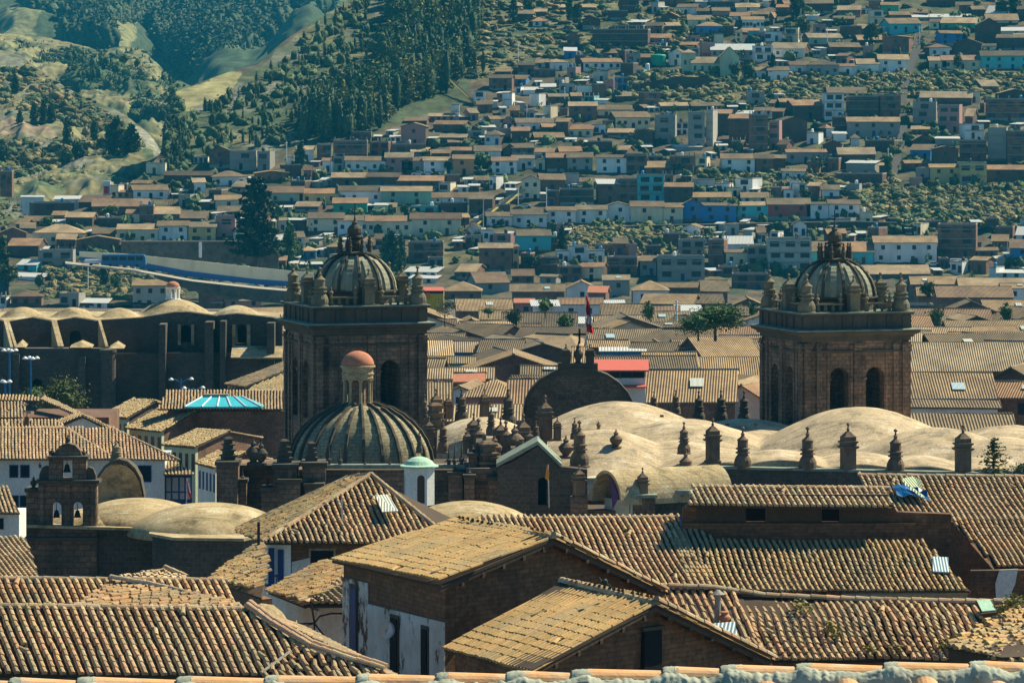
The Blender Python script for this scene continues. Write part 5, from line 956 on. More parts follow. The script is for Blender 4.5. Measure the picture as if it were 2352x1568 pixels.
for i in range(n_):
    for q in range(12):
        a, b = Lb*q/12, Lb*(q+1)/12; m.face([arcpt(i, a, rb), arcpt(i+1, a, rb), arcpt(i+1, b, rb), arcpt(i, b, rb)]); m.face([arcpt(i, a, rb-.2), arcpt(i, b, rb-.2), arcpt(i+1, b, rb-.2), arcpt(i+1, a, rb-.2)])
    m.face([arcpt(i, 0, rb-.2), arcpt(i+1, 0, rb-.2), arcpt(i+1, 0, rb), arcpt(i, 0, rb)]); m.face([arcpt(i, Lb, rb), arcpt(i+1, Lb, rb), A0+ax*Lb])
m.build('vault_shell', M['vault2'], bv, smooth=True)
m = MB(); m.prism([A0+ax*.9-pr_*1.7-Vector((0, 0, 1)), A0+ax*.9+pr_*1.7-Vector((0, 0, 1)), A0+ax*.9+pr_*1.7+Vector((0, 0, .9)), A0+ax*.9-pr_*1.7+Vector((0, 0, .9))], ax*.1); m.build('sheet_wall', M['corr'], bv)
m = MB(); p0, p1, p2 = arcpt(2, -.05, 1.7), arcpt(8, -.05, 1.75), A0+ax*-.05+Vector((0, 0, .4))+pr_*.9; m.prism([p0, p1, p2], ax*.05); m.build('cloth', M['purple'], bv)
blk(bv, 'wall', 'stone', 1350, 1446, 1172, 284.2, 4); blk(bv, 'wall', 'stone', 1446, 1505, 1142, 282.6, 3); blk(bv, 'wall', 'greystone', 1505, 1650, 1134, 284.5, 6); blk(bv, 'ledge', 'moss_sunline', 1500, 1655, 1126, 284, 7, 1136); blk(bv, 'ledge', 'moss_sunline', 1440, 1510, 1136, 282.2, 3.4, 1143)
# ---------------------------------------------------------------- small church with bell gable, lower left
sc_h = thing('bell_gable_church', 'small stone church with bell gable and tan domed roofs at lower left', 'church', P(250, 1400, 240))
Y = 240; s_ = F/Y; zz = lambda y: ZC-(y-HY)/s_
def strip(x0, x1, yb, top, ops=(), th=.9, Yw=240, mat='stone', par=sc_h, name='wall'):
    o = P(x0, yb, Yw); k = F/Yw; z_ = lambda y: ZC-(y-HY)/k; m = MB()
    if not isinstance(top, list): top = [(x0, top), (x1, top)]
    m.arcwall(Vector((o.x, Yw, 0)), 0, (x1-x0)/k, z_(yb), [((x-x0)/k, z_(y)) for x, y in top], [((a-x0)/k, (b-x0)/k, z_(c), z_(d), e) for a, b, c, d, e in ops], th)
    return m.build(name, M[mat], par)
bg = strip(88, 222, 1420, 1106, [(119, 141, 1213, 1164, True), (167, 190, 1213, 1164, True)], name='bell_gable')
strip(60, 90, 1420, 1130, (), 1.4, 240.3, name='pier'); strip(56, 94, 1130, 1122, (), 1.9, 240, 'darkstone', name='pier_cap')
strip(112, 198, 1106, [(112, 1054), (120, 1050), (128, 1034), (140, 1022), (156, 1017), (172, 1022), (184, 1034), (190, 1050), (198, 1054)], [(143, 166, 1098, 1060, True)], .7, 240.1, par=bg, name='upper_arch')
strip(90, 114, 1106, [(90, 1090), (96, 1074), (104, 1070), (114, 1078)], (), .6, 240.15, 'darkstone', bg, 'scroll'); strip(196, 220, 1106, [(196, 1080), (204, 1072), (214, 1076), (220, 1092)], (), .6, 240.15, 'darkstone', bg, 'scroll')
for x0, x1, y0, y1 in ((82, 228, 1103, 1110), (56, 224, 1234, 1242), (108, 202, 1048, 1054), (84, 226, 1210, 1216)): strip(x0, x1, y1, y0, (), 1.5, 239.6, 'darkstone', bg, 'cornice')
for a, b in ((88, 100), (148, 160), (208, 220)): strip(a, b, 1212, 1112, (), .2, 239.85, 'stone', bg, 'pilaster')
for px, t_, b_ in ((156, 996, 1018), (120, 1026, 1050), (192, 1028, 1050), (77, 1092, 1122), (92, 1060, 1074)): ornament(bg, 'urn', px, t_, b_, 240.5, mat='darkstone', k=.8)
b_ = MB(); q = P(154, 1072, 240.5); b_.lathe((q.x, q.y, q.z-.28), [(.24, 0), (.2, .06), (.14, .25), (.12, .38), (.03, .46)], 12); b_.tube([q+Vector((0, 0, .15)), q+Vector((0, 0, .4))], .02); b_.build('bell', M['bronze'], bg)
for px in (130, 178):
    b_ = MB(); q = P(px, 1175, 240.5); b_.lathe((q.x, q.y, q.z-.3), [(.22, 0), (.18, .06), (.13, .25), (.1, .36), (.03, .42)], 12); b_.tube([q+Vector((0, 0, .1)), q+Vector((0, 0, .5))], .02); b_.build('bell', M['bronze'], bg)
strip(218, 328, 1230, [(218, 1130), (226, 1100), (240, 1080), (258, 1068), (274, 1065), (292, 1070), (308, 1084), (320, 1105), (328, 1140)], (), .6, 247, 'vault2', name='half_round_gable')
m = MB(); pts = [(216, 1135), (224, 1099), (239, 1078), (257, 1066), (274, 1062), (293, 1067), (310, 1082), (323, 1105), (331, 1145)]
for (x1, y1), (x2, y2) in zip(pts, pts[1:]):
    a, b = P(x1, y1, 246.7), P(x2, y2, 246.7); m.prism([a, b, b+Vector((0, 1.3, 0)), a+Vector((0, 1.3, 0))], (0, 0, .2))
m.build('coping', M['darkstone'], sc_h); ornament(sc_h, 'bell', 266, 1008, 1066, 247.3, k=1.5)
def lowdome(px, py, Yc, rx, hy, par, mat='vault2', name='domed_roof', a0=.12):
    q = P(px, py, Yc); m = MB(); m.lathe((q.x, q.y, q.z-hy), [(rx*math.cos(t_)*(1+.03*math.cos(4*t_)), hy*math.sin(t_)) for t_ in np.linspace(a0, 1.55, 14)], 40); return m.build(name, M[mat], par, smooth=True)
lowdome(318, 1144, 244.0, 3.7, 1.45, sc_h, a0=0.02); lowdome(480, 1155, 240.5, 4.4, 1.75, sc_h, a0=.02); lowdome(235, 1165, 243.5, 3.2, 1.2, sc_h)
q0 = P(345, 1214, 240); m = MB(); 
def slab(par, name, mat, pts, th): m = MB(); m.prism(pts, (0, 0, -th)); return m.build(name, M[mat], par)
slab(sc_h, 'eave', 'vault2', [P(60, 1205, 239.4), P(398, 1214, 239.2), P(440, 1200, 246), P(60, 1190, 247)], .15)
slab(sc_h, 'eave', 'vault2', [P(342, 1224, 236.6), P(400, 1234, 234.6), P(560, 1236, 234.4), P(625, 1222, 236.6), P(625, 1195, 244), P(350, 1196, 244)], .15)
m = MB(); f_ = [(350, 1227, 237), (402, 1237, 235), (558, 1239, 234.8), (618, 1226, 237)]
for (x1, y1, Y1), (x2, y2, Y2) in zip(f_, f_[1:]):
    a, b = P(x1, y1, Y1), P(x2, y2, Y2); d = Vector((0, 0, 6)); m.face([a-d, b-d, b, a])
m.build('apse_wall', M['greystone'], sc_h); blk(sc_h, 'wall', 'greystone', 218, 352, 1210, 240.2, 6, 1420)
# ---------------------------------------------------------------- white hall with long tiled roof
def thick(par, name, mat, pts, ext): m = MB(); m.prism(pts, ext); return m.build(name, M[mat], par)
def openings(par, lst, Y, mat='dark', name='window', proud=.06, frame=None):
    for x0, x1, y0, y1 in lst:
        a, b = P(x0, y1, Y-proud), P(x1, y0, Y-proud); m = MB(); m.mi = 0; m.prism([(a.x, a.y, a.z), (b.x, a.y, a.z), (b.x, a.y, b.z), (a.x, a.y, b.z)], (0, proud+.05, 0))
        if frame:
            f = .09; m.mi = 1; m.prism([(a.x-f, a.y+.02, a.z-f), (b.x+f, a.y+.02, a.z-f), (b.x+f, a.y+.02, b.z+f), (a.x-f, a.y+.02, b.z+f)], (0, proud, 0)); m.build(name, [M[mat], M[frame]], par)
        else: m.build(name, M[mat], par)
wh = thing('white_hall', 'long white building with striped tile roof behind the bell gable', 'building', P(190, 1400, 320))
blk(wh, 'wall', 'white', -60, 378, 1052, 320.4, 7, 1400)
rA = [P(-60, 1054, 319.6), P(268, 1054, 319.6), below(152, 984, 1054, 319.6, .42), below(-60, 984, 1054, 319.6, .42)]
tiled(rA, rA[3]-rA[0], sp=.25, L=.4, r=.092, seg=3, sag=.03, tint=(1.0, .95, .98), gain=1.1).build('roof', M['tile'], wh)
rB = [P(262, 1053, 320.5), P(412, 1056, 319.8), below(258, 983, 1053, 320.6, .42), below(155, 982, 1053, 320.6, .42)]
tiled(rB, rA[3]-rA[0], sp=.25, L=.4, r=.092, seg=3, sag=.03, tint=(1.0, .9, .92), gain=1.1).build('roof', M['tile'], wh)
openings(wh, [(24, 39, 1070, 1094), (49, 65, 1070, 1094), (319, 345, 1071, 1104), (28, 40, 1140, 1165), (48, 63, 1140, 1168), (108, 120, 1072, 1090)], 320.4, frame='bluewood')
caps(rA[3], rA[2], r=.14).build('ridge_tiles', M['tile'], wh); caps(rA[2], rA[1], r=.12).build('ridge_tiles', M['tile'], wh); caps(rB[2], rB[1], r=.12).build('ridge_tiles', M['tile'], wh)
vr = thing('blue_veranda', 'bright blue timber veranda under a small tile roof beside the white hall', 'balcony', P(410, 1400, 322))
rC = [P(376, 1090, 320), P(447, 1088, 320), P(402, 1059, 323.2), P(376, 1056, 323.2)]; tiled(rC, rC[3]-rC[0], sp=.25, L=.4, seg=3).build('roof', M['tile'], vr)
blk(vr, 'wall', 'white', 378, 440, 1088, 322, .3, 1400); 
for y0, y1 in ((1090, 1096), (1128, 1131), (1146, 1160)): blk(vr, 'rail', 'bluewood', 378, 441, y0, 320.6, .12, y1)
for x in (380, 394, 411, 425, 439): blk(vr, 'post', 'bluewood', x-1.8, x+1.8, 1090, 320.5, .14, 1165)
f2 = thing('small_flag', 'small furled red and white flag hanging from the blue veranda', 'flag', P(434, 1150, 320)); m = MB(); m.tube([P(428, 1158, 320), P(430, 1100, 319.6)], .03); m.build('staff', M['whitepaint'], f2)
m = MB(); m.prism([P(429, 1102, 319.5), P(433, 1112, 319.5), P(440, 1142, 319.5), P(437, 1146, 319.5), P(430, 1125, 319.5)], (0, .06, 0)); m.build('cloth', M['red'], f2); m = MB(); m.prism([P(431, 1108, 319.45), P(434, 1114, 319.45), P(438, 1132, 319.45), P(435, 1130, 319.45)], (0, .04, 0)); m.build('stripe', M['whitecloth'], f2)
# ---------------------------------------------------------------- slope houses: roof plane falling to the left, gable at the right
def slopehouse(name, label, EL, ER, RR, Ys, wm, gm, ybot, wins=(), gwins=(), lod=5, sp=.235, L=.34, tint=(1, 1, 1), mess=0, other=None, RLpx=None, wmfront=None, gain=1.0, inset=.35, seg=5, rtile=True, cat='house', tilekw=None):
    yl, yr_, yt = Ys; el, er, rr = P(*EL, yl), P(*ER, yr_), P(*RR, yt); rl = P(*RLpx, yt+(yl-yr_)) if RLpx else el+rr-er
    t = thing(name, label, cat, (er.x, er.y, P(0, ybot, yr_).z))
    mb = tiled([el, er, rr, rl], (rl-el)*.5+(rr-er)*.5, sp=sp, L=L, seg=seg, tint=tint, mess=mess, gain=gain, **(tilekw or {})); mb.build('roof', M['tile'], t)
    g = Vector((rr.x-er.x, rr.y-er.y, 0)); orr = Vector((er.x, er.y, er.z))+g*2
    if other: orr = P(other[0], other[1], other[2])
    ol = orr+(el-er)
    k = rr-orr; back = tiled([orr, ol, rl, rr], rl-ol, sp=sp*1.4, L=L*1.4, seg=3, tint=tint, gain=gain); back.build('roof', M['tile'], t)
    if rtile: caps(rl, rr, r=.13).build('ridge_tiles', M['tile'], t)
    zb = P(0, ybot, yr_).z; gd = g.normalized(); wd = (er-el); wd.z = 0; wd.normalize(); dn = Vector((0, 0, .12))
    a, b = el+gd*inset-wd*(-.3)-dn, er+gd*inset-wd*.35-dn; rise_ = (rr.z-er.z)/g.length*inset; a.z += rise_; b.z += rise_
    thick(t, 'wall', wm, [Vector((a.x, a.y, zb)), Vector((b.x, b.y, zb)), b, a], gd*.4)
    c = orr-gd*inset-wd*.35-dn; c.z = orr.z+(rr.z-orr.z)*min(1, inset/(Vector((rr.x-orr.x, rr.y-orr.y, 0)).length))-.12; top = rr-wd*.35-dn
    b2 = b+gd*.41; b2.z = b.z+(rr.z-er.z)/g.length*.41
    gab = thick(t, 'gable_wall', gm, [Vector((b2.x, b2.y, zb)), Vector((c.x, c.y, zb)), c, top, b2], -wd*.4)
    nrm = -gd
    for px0, px1, f0, f1, mt, *pd_ in wins:      # fractions along the wall, heights below eave
        p = a+(b-a)*px0; q = a+(b-a)*px1; nn = Vector((-gd.x, -gd.y, 0))
        thick(t, 'window' if not mt.startswith('white') else 'plaster_coat', mt, [p-Vector((0, 0, f1)), q-Vector((0, 0, f1)), q-Vector((0, 0, f0)), p-Vector((0, 0, f0))], nn*(pd_[0] if pd_ else .05))
        if pd_: p -= wd*.09; q += wd*.09; thick(t, 'window_frame', 'wood', [p-Vector((0, 0, f1+.09)), q-Vector((0, 0, f1+.09)), q-Vector((0, 0, f0-.12)), p-Vector((0, 0, f0-.12))], nn*.09)
    return t, (el, er, rr, rl, orr, a, b)
# street of houses left of the domed church
for i, (nm, lb, EL, ER, RR, RL, Ys, wm, gm, yb) in enumerate((
    ('town_house', 'cream town house with grey-tan roof, farthest along the left street', (224, 957), (291, 961), (358, 921), (305, 918), (398, 392, 397), 'wall_s', 'wall_k', 1080),
    ('town_house', 'cream town house with broad tan roof and long brown side wall', (289, 983), (370, 991), (447, 945), (359, 940), (382, 375, 380), 'wall_s', 'wall_b', 1150),
    ('town_house', 'pale lime town house with tall windows, third along the left street', (370, 1021), (447, 1028), (527, 990), (450, 988), (362, 354, 359), 'wall_s', 'wall_b', 1230),
    ('town_house', 'white town house with blue balconies, nearest along the left street', (447, 1063), (492, 1075), (560, 1040), (500, 1036), (345, 338, 342), 'wall_w', 'wall_b', 1260))):
    slopehouse(nm, lb, EL, ER, RR, Ys, wm, gm, yb, [(.08+.2*j, .17+.2*j, .5, 1.9, 'bluewood' if i == 3 else 'glass') for j in range(5)], RLpx=RL, sp=.27, L=.42, seg=3, mess=.5, tint=(.95, .95, .85))
M_ = thing('tiled_block', 'long brown house with striped tile roof carrying the cyan skylight', 'house', P(500, 1150, 385))
r1 = [P(362, 940, 380), P(660, 940, 380), below(660, 896, 940, 380, .35), below(384, 896, 940, 380, .35)]; tiled(r1, r1[2]-r1[1], sp=.28, L=.42, seg=3, tint=(1, .95, .92)).build('roof', M['tile'], M_); blk(M_, 'wall', 'wall_b', 385, 660, 944, 380.6, 12, 1150)
sky = thing('glass_skylight', 'bright cyan glazed skylight with white ribs on the striped roof', 'skylight', P(515, 936, 381)); m = MB(); a, b, c, d, e, f = P(425, 937, 378), P(600, 937, 378), P(556, 913, 380.4), P(467, 913, 380.4), P(612, 931, 383), P(420, 931, 383)
for q in ([a, b, c, d], [b, e, c], [a, d, f], [d, c, e, f]): m.prism(q, (0, 0, .12))
m.build('glazing', M['cyan'], sky); m = MB()
for t_ in (0, .22, .42, .6, .8, 1): m.tube([a.lerp(b, t_)+Vector((0, 0, .15)), d.lerp(c, t_)+Vector((0, 0, .15))], .07, 5)
m.build('ribs', M['whitepaint'], sky); m = MB(); m.box(P(496, 911, 380.6), (2.2, .6, .5)); m.build('vent', M['concrete'], sky)
M2 = thing('tile_roofed_house', 'low tiled house with red-brown gable at the left edge', 'house', P(60, 1100, 375))
r2 = [P(-60, 960, 372), P(52, 958, 372), below(62, 924, 958, 372, .35), below(-60, 922, 958, 372, .35)]; tiled(r2, r2[3]-r2[0], sp=.28, L=.42, seg=3).build('roof', M['tile'], M2); blk(M2, 'wall', 'wall_b', -60, 52, 962, 372.5, 9, 1100)
blk(M2, 'wing', 'wall_b', 60, 250, 958, 378, 10, 1100)
r3 = [P(80, 948, 377), P(262, 988, 366), P(252, 978, 372), P(92, 914, 384)]; tiled([P(92, 917, 383), P(258, 990, 366), P(262, 984, 368), P(100, 911, 387)], Vector((.2, 1, .3)), sp=.28, L=.42, seg=3).build('verge_tiles', M['tile'], M2)
tiled([P(-60, 918, 381), P(92, 920, 381), below(92, 912, 920, 381, .3), below(-60, 905, 918, 381, .3)], Vector((0, 1, .3)), sp=.28, L=.42, seg=3).build('roof', M['tile'], M2)
M3 = thing('gabled_outhouse', 'low tiled roof with small white gable behind the white hall', 'outhouse', P(180, 1100, 345))
r4 = [P(-60, 984, 340), P(150, 984, 340), below(130, 964, 984, 340, .35), below(-60, 964, 984, 340, .35)]; tiled(r4, r4[3]-r4[0], sp=.26, L=.42, seg=3).build('roof', M['tile'], M3)
tiled([P(118, 984, 341), P(190, 955, 341), P(176, 948, 347), P(112, 976, 347)], Vector((0, 1, 0)), sp=.26, L=.42, seg=3).build('roof', M['tile'], M3); tiled([P(190, 955, 341), P(252, 986, 341), P(240, 978, 347), P(176, 948, 347)], Vector((0, 1, 0)), sp=.26, L=.42, seg=3).build('roof', M['tile'], M3)
strip(122, 248, 1100, [(122, 988), (190, 960), (248, 988)], (), .4, 341.5, 'white', M3, 'gable_wall'); blk(M3, 'wall', 'wall_b', -60, 122, 988, 341, 5, 1100)
chy = thing('chimney', 'short brown chimney with a bent grey pipe among the far left roofs', 'chimney', P(60, 985, 339)); blk(chy, 'stack', 'adobe', 56, 66, 957, 338.8, .4, 990); m = MB(); m.tube([P(62, 958, 339), P(62, 948, 339), P(72, 946, 339)], .09); m.build('pipe', M['concrete'], chy)
# ---------------------------------------------------------------- convent church, middle left
cv = thing('convent_church', 'long dark stone convent church with a row of tan vaults and cupola', 'church', P(320, 1000, 480))
YC = 478
heightfield('vaulted_roof', [(-60, 706, 488, .17), (52, 705, 488, .17), (170, 705, 488, .17), (275, 707, 488, .17), (400, 686, 491, .105), (545, 701, 488, .15), (640, 720, 488, .15)], P(-90, 0, 480).x, P(640, 0, 480).x, 478.6, 500, P(0, 731, 480).z-.3, M['vault2'], cv, .3)
strip(-90, 330, 980, [(-90, 733), (-30, 727), (10, 738), (22, 738), (75, 729), (118, 737), (126, 737), (172, 729), (222, 737), (236, 735), (330, 729)], [(160, 186, 800, 772, True)], 2, YC, 'greystone', cv)
strip(330, 500, 980, [(330, 728), (400, 717), (430, 716), (500, 726)], [(416, 438, 786, 757, True)], 2, YC-1.5, 'greystone', cv); strip(500, 648, 980, [(500, 724), (545, 720), (648, 732)], [(542, 566, 790, 757, True)], 2, YC-2.2, 'greystone', cv)
for px, ww in ((427, 11), (554, 12), (173, 13)):
    m = MB(); q = P(px, 770, YC+.3); m.box(q, (ww*2/21, .1, 3.4)); m.build('window', M['dark'], cv)
for x0, x1, y0, y1, Yw in ((408, 415, 745, 792, 476.2), (439, 446, 745, 792, 476.2), (533, 541, 745, 796, 475.5), (567, 575, 745, 796, 475.5)): blk(cv, 'window_surround', 'vault2', x0, x1, y0, Yw, .3, y1)
strip(-90, 262, 1000, [(-90, 800), (262, 800)], [(70, 100, 915, 885, True)], 2, YC-7, 'greystone', cv, 'lower_wall'); strip(262, 648, 1000, [(262, 812), (648, 806)], (), 2, YC-4, 'greystone', cv, 'lower_wall')
m = MB(); m.box(P(85, 900, YC-4.4), (2, .1, 3)); m.build('arch_recess', M['dark'], cv)
m = MB(); q = P(248, 1000, YC-7.5); m.lathe((q.x, q.y, q.z), [(.85, 0), (.85, 8.9), (.95, 9.0), (.95, 9.3), (.1, 9.4)], 20); m.build('round_turret', M['greystone'], cv)
for x0, x1, yt in ((30, 44, 812), (365, 380, 745), (470, 490, 740), (505, 518, 738), (613, 630, 742), (180, 196, 820)): blk(cv, 'buttress', 'greystone', x0, x1, yt, YC-8 if x0 < 250 else YC-5.2, 5, 1000)
for xa, ya, xb, yb in ((8, 736, 24, 800), (118, 738, 133, 797), (225, 737, 243, 799), (14, 736, 34, 800), (124, 738, 140, 797)):
    a, b = P(xa, ya, YC-.3), P(xb, yb, YC-6.5); m = MB(); m.prism([a, a+Vector((.3, 0, 0)), b+Vector((.3, 0, 0)), b], (0, 0, .14)); m.prism([a-Vector((0, 0, .02)), a+Vector((0, 0, -9)), b+Vector((0, 0, -6)), b-Vector((0, 0, .02))], (.28, 0, 0)); m.build('buttress_coping', M['vault2'], cv)
m = MB(); a, b = P(530, 823, YC-6), P(648, 824, YC-6); m.prism([a, b, b+Vector((0, 2.5, 1.1)), a+Vector((0, 2.5, 1.1))], (0, 0, .15)); m.build('lean_to_roof', M['vault2'], cv)
for x0, x1, yy in ((160, 212, 798), (35, 60, 797), (250, 285, 800)):
    m = MB(); a, b, c = P(x0, yy, YC-7.4), P(x1, yy, YC-7.4), P((x0+x1)/2, yy-11, YC-6); m.prism([a, b, c], (0, 2, .2)); m.build('small_roof', M['vault2'], cv)
cu = MB(); q = P(397, 686, 491); rr = .68
for i in range(8): a = i*math.pi/4+.39; cu.lathe((q.x+rr*math.cos(a), q.y+rr*math.sin(a), q.z-.1), [(.13, 0), (.13, 1.3)], 6)
cu.lathe((q.x, q.y, q.z-.3), [(.9, 0), (.9, .3), (.75, .35)], 16); cu.lathe((q.x, q.y, q.z+1.1), [(.75, 0), (.85, .1), (.85, .25)], 16); cup = cu.build('cupola', M['white'], cv); m = MB(); m.lathe((q.x, q.y, q.z+1.35), domeprof(.78, .62, 1, 8), 20); m.build('cap', M['salmon'], cup, smooth=True)
cr = thing('tiled_roof', 'slanting tan roofs tucked between convent and left tower', 'roof', P(600, 1000, 430))
tiled([P(517, 882, 428), P(562, 889, 424), P(652, 851, 430), P(652, 834, 436)], Vector((.8, .3, .3)), sp=.28, L=.42, seg=3, mess=.4).build('roof', M['tile'], cr); tiled([P(560, 902, 421), P(652, 902, 421), P(652, 858, 430), P(590, 884, 425)], Vector((.2, .9, .35)), sp=.28, L=.42, seg=3, tint=(.8, .85, .8)).build('roof', M['tile'], cr)
thick(cr, 'wall', 'wall_k', [P(522, 886, 429), P(652, 856, 436), P(652, 960, 436), P(522, 960, 429)], (0, .4, 0))
# plaza lamps
def lamp(px, ytop, ybase, Y, label, w=14, arms=4):
    t = thing('street_lamp', label, 'street lamp', P(px, ybase, Y), 'tall blue plaza lamps'); s_ = Y/F; m = MB(); m.tube([P(px, ybase, Y), P(px, ytop+3, Y)], .09, 6); m.build('pole', M['bluemetal'], t)
    for i in range(arms):
        a = i*2*math.pi/arms+.35; v = Vector((math.cos(a)*w*s_, math.sin(a)*w*s_, 0)); top = P(px, ytop+4, Y); m = MB(); m.tube([top-Vector((0, 0, .3)), top+v*.6+Vector((0, 0, .05)), top+v], .05, 5); m.build('arm', M['bluemetal'], t)
        m = MB(); m.lathe(top+v-Vector((0, 0, .05)), [(.1, 0), (.26, .05), (.26, .12), (.1, .28)], 10); m.build('lamp_head', M['whitepaint'], t)
lamp(22, 802, 905, 400, 'tall blue lamp nearest the left edge of the photo'); lamp(71, 820, 905, 398, 'tall blue lamp with white heads left of the round green tree'); lamp(416, 868, 960, 440, 'two-armed lamp before the dark convent wall', 24, 2); lamp(444, 888, 960, 430, 'lower two-armed lamp just above the striped roof', 22, 2); lamp(12, 874, 940, 385, 'short lamp low at the left edge', 10, 3)
tree(P(145, 985, 420), 5.6, 6.2, 'round', GO, 'round olive-green tree before the dark convent wall', 5000, .02)
tree(P(75, 930, 415), 2.0, 3.4, 'round', G1, 'small green bush-like tree at the foot of the round tree', 500, .03)
tree(P(588, 610, 1130), 23.5, 17/.62, 'cone', GD, 'huge dark conifer standing above the blue and cream wall', 5000, .032, name='conifer')
tree(P(1643, 776, 540), 5.0, 9.6, 'round', G1, 'wide bright green tree among the old town roofs', 4500, .022)
tree(P(1604, 778, 538), 3.6, 6.0, 'round', G1, 'lower green tree joined to the left of the wide bright tree', 1800, .026)
tree(P(1022, 745, 560), 4.2, 4.6, 'round', GR, 'grey leafless-looking tree right of the left tower', 700, .022)
tree(P(1252, 728, 580), 3.0, 3.6, 'round', G1, 'small dark green tree left of the flag', 500, .03)
tree(P(1122, 728, 590), 1.6, 2.6, 'round', G1, 'tiny green bush between roofs right of the left tower', 300, .04)
tree(P(2283, 1110, 294), 3.2, 3.6/.62, 'cone', GO, 'small spiky pine in front of the pale vaults', 900, .026, name='pine_tree')
tree(P(2345, 1110, 292), 1.6, 2.0, 'round', G2, 'dark green shrub at the right edge by the vaults', 500, .035)
for i, (x, y, h_, w_) in enumerate(sorted(((1095, 800, 30, 40), (1180, 716, 22, 40), (1300, 730, 24, 44), (1390, 760, 20, 30), (1490, 700, 20, 34), (1545, 790, 22, 36), (1730, 700, 20, 26), (2150, 720, 24, 44), (2240, 800, 24, 40), (2310, 705, 20, 36), (1150, 850, 24, 34), (2130, 655, 22, 40)))):
    Yt = F*(29.5-float(Zplain(600)))/(y-HY); tree(P(x, y, Yt)-Vector((0, 0, 3.2)), h_*Yt/F+3.0, w_*Yt/F*1.05, 'round', G1 if i % 2 else G2, '%s small courtyard tree from the left among the old town roofs' % ORD[i], 900, .05, 'courtyard trees of the old town')
# ---------------------------------------------------------------- things on the hillside
def car(px, py, Y, col, label, kind='car', yaw=0.0):
    L_, W_, H_ = {'car': (4.1, 1.7, 1.4), 'bus': (11, 2.5, 3.0), 'truck': (7.5, 2.4, 2.8), 'van': (5, 2, 2.2)}[kind]; p = P(px, py, Y); t = thing({'car': 'parked_car', 'van': 'parked_van'}.get(kind, kind), label, kind, p)
    t.rotation_euler = (0, 0, yaw); m = MB()
    if kind == 'car': pr_ = [(-.5, .2), (-.5, .55), (-.42, .62), (-.25, .68), (-.12, 1), (.22, 1), (.34, .66), (.48, .6), (.5, .5), (.5, .2)]
    elif kind == 'truck': pr_ = [(-.5, .25), (-.5, .55), (.2, .55), (.22, .9), (.42, .9), (.5, .5), (.5, .25)]
    else: pr_ = [(-.5, .14), (-.5, .95), (-.47, 1), (.45, 1), (.49, .8), (.5, .14)]
    m.prism([(x*L_, -W_/2, z*H_) for x, z in pr_], (0, W_, 0)); o = m.build('body', M[col]); o.parent = t
    for sx in (-.3, .3):
        for sy in (-1, 1):
            m = MB(); c = Vector((sx*L_, sy*(W_/2-.02), .34)); m.prism([c+Vector((.34*math.cos(a), 0, .34*math.sin(a))) for a in np.linspace(0, 6.28, 11)[:-1]], (0, sy*.12, 0)); o = m.build('wheel', M['tyre']); o.parent = t
    m = MB()
    if kind == 'car': m.prism([(-.24*L_, -W_/2-.02, .7*H_), (.3*L_, -W_/2-.02, .7*H_), (.2*L_, -W_/2-.02, .95*H_), (-.13*L_, -W_/2-.02, .95*H_)], (0, .02, 0))
    elif kind == 'truck': m.prism([(.25*L_, -W_/2-.02, .6*H_), (.42*L_, -W_/2-.02, .6*H_), (.4*L_, -W_/2-.02, .84*H_), (.25*L_, -W_/2-.02, .84*H_)], (0, .02, 0))
    else:
        for i in range(5): m.box((-.4*L_+i*.19*L_, -W_/2-.01, .68*H_), (.15*L_, .04, .3*H_))
    o = m.build('side_window', M['glass']); o.parent = t
def onB(px, py): return float(YB(py))
car(285, 612, 1086, 'carblue', 'blue bus on the road before the cream and blue wall', 'bus'); car(230, 610, 1087, 'carwhite', 'white-cabbed truck just left of the blue bus', 'truck')
for x, y, c, l in ((960, 404, 'carwhite', 'left white car parked below the wood edge'), (984, 404, 'carwhite', 'right white car parked below the wood edge'), (1004, 404, 'cardark', 'dark car at the right end of the parked pair'), (908, 550, 'carwhite', 'pale car on the road behind the left dome'), (2142, 612, 'carwhite', 'white car right of the brick tower house'), (2170, 612, 'carwhite', 'second white car, between the first and the white van'), (1205, 478, 'carwhite', 'small white car parked by the yellow stair'), (1150, 455, 'cardark', 'dark car near the top of the yellow stair')): car(x, y, onB(x, y), c, l)
car(2203, 612, onB(0, 612), 'carwhite', 'white van at the right end of the parked row', 'van'); car(1765, 160, onB(0, 146), 'carwhite', 'white car beside the cream house above the church', 'car')
rw = thing('painted_wall', 'long roadside wall, cream above and blue below, sloping down right', 'wall', P(450, 650, 1090)); YW = 1095
m = MB(); top = [(182, 578), (275, 582), (460, 600), (588, 614), (720, 627)]; mid_ = [(182, 590), (310, 600), (430, 622), (588, 641), (720, 650)]; bot = [(182, 598), (310, 613), (430, 635), (588, 653), (720, 662)]
def band(par, name, mat, t1, t2, Y, d=.5):
    m = MB()
    for i in range(len(t1)-1): m.prism([P(*t1[i], Y), P(*t1[i+1], Y), P(*t2[i+1], Y), P(*t2[i], Y)], (0, d, 0))
    return m.build(name, M[mat], par)
band(rw, 'upper_band', 'wall_c', top, mid_, YW); band(rw, 'lower_band', 'bluepaint', mid_, bot, YW-.1, .7)
rd_ = [(150, 604), (310, 621), (442, 645), (588, 661), (720, 672)]; m = MB()
for (x1, y1), (x2, y2) in zip(rd_, rd_[1:]): m.prism([P(x1, y1+1, 1082), P(x2, y2+1, 1082), P(x2, y2-4, 1094), P(x1, y1-4, 1094)], (0, 0, -.3))
tag(m.build('road', M['concrete']), kind='structure')
lw = thing('retaining_wall', 'dark brown stone wall below the road at the blue wall', 'wall', P(520, 690, 1081)); band(lw, 'face', 'rubble', [(360, 632), (442, 646), (588, 663), (700, 672)], [(360, 640), (442, 668), (588, 692), (700, 702)], 1081)
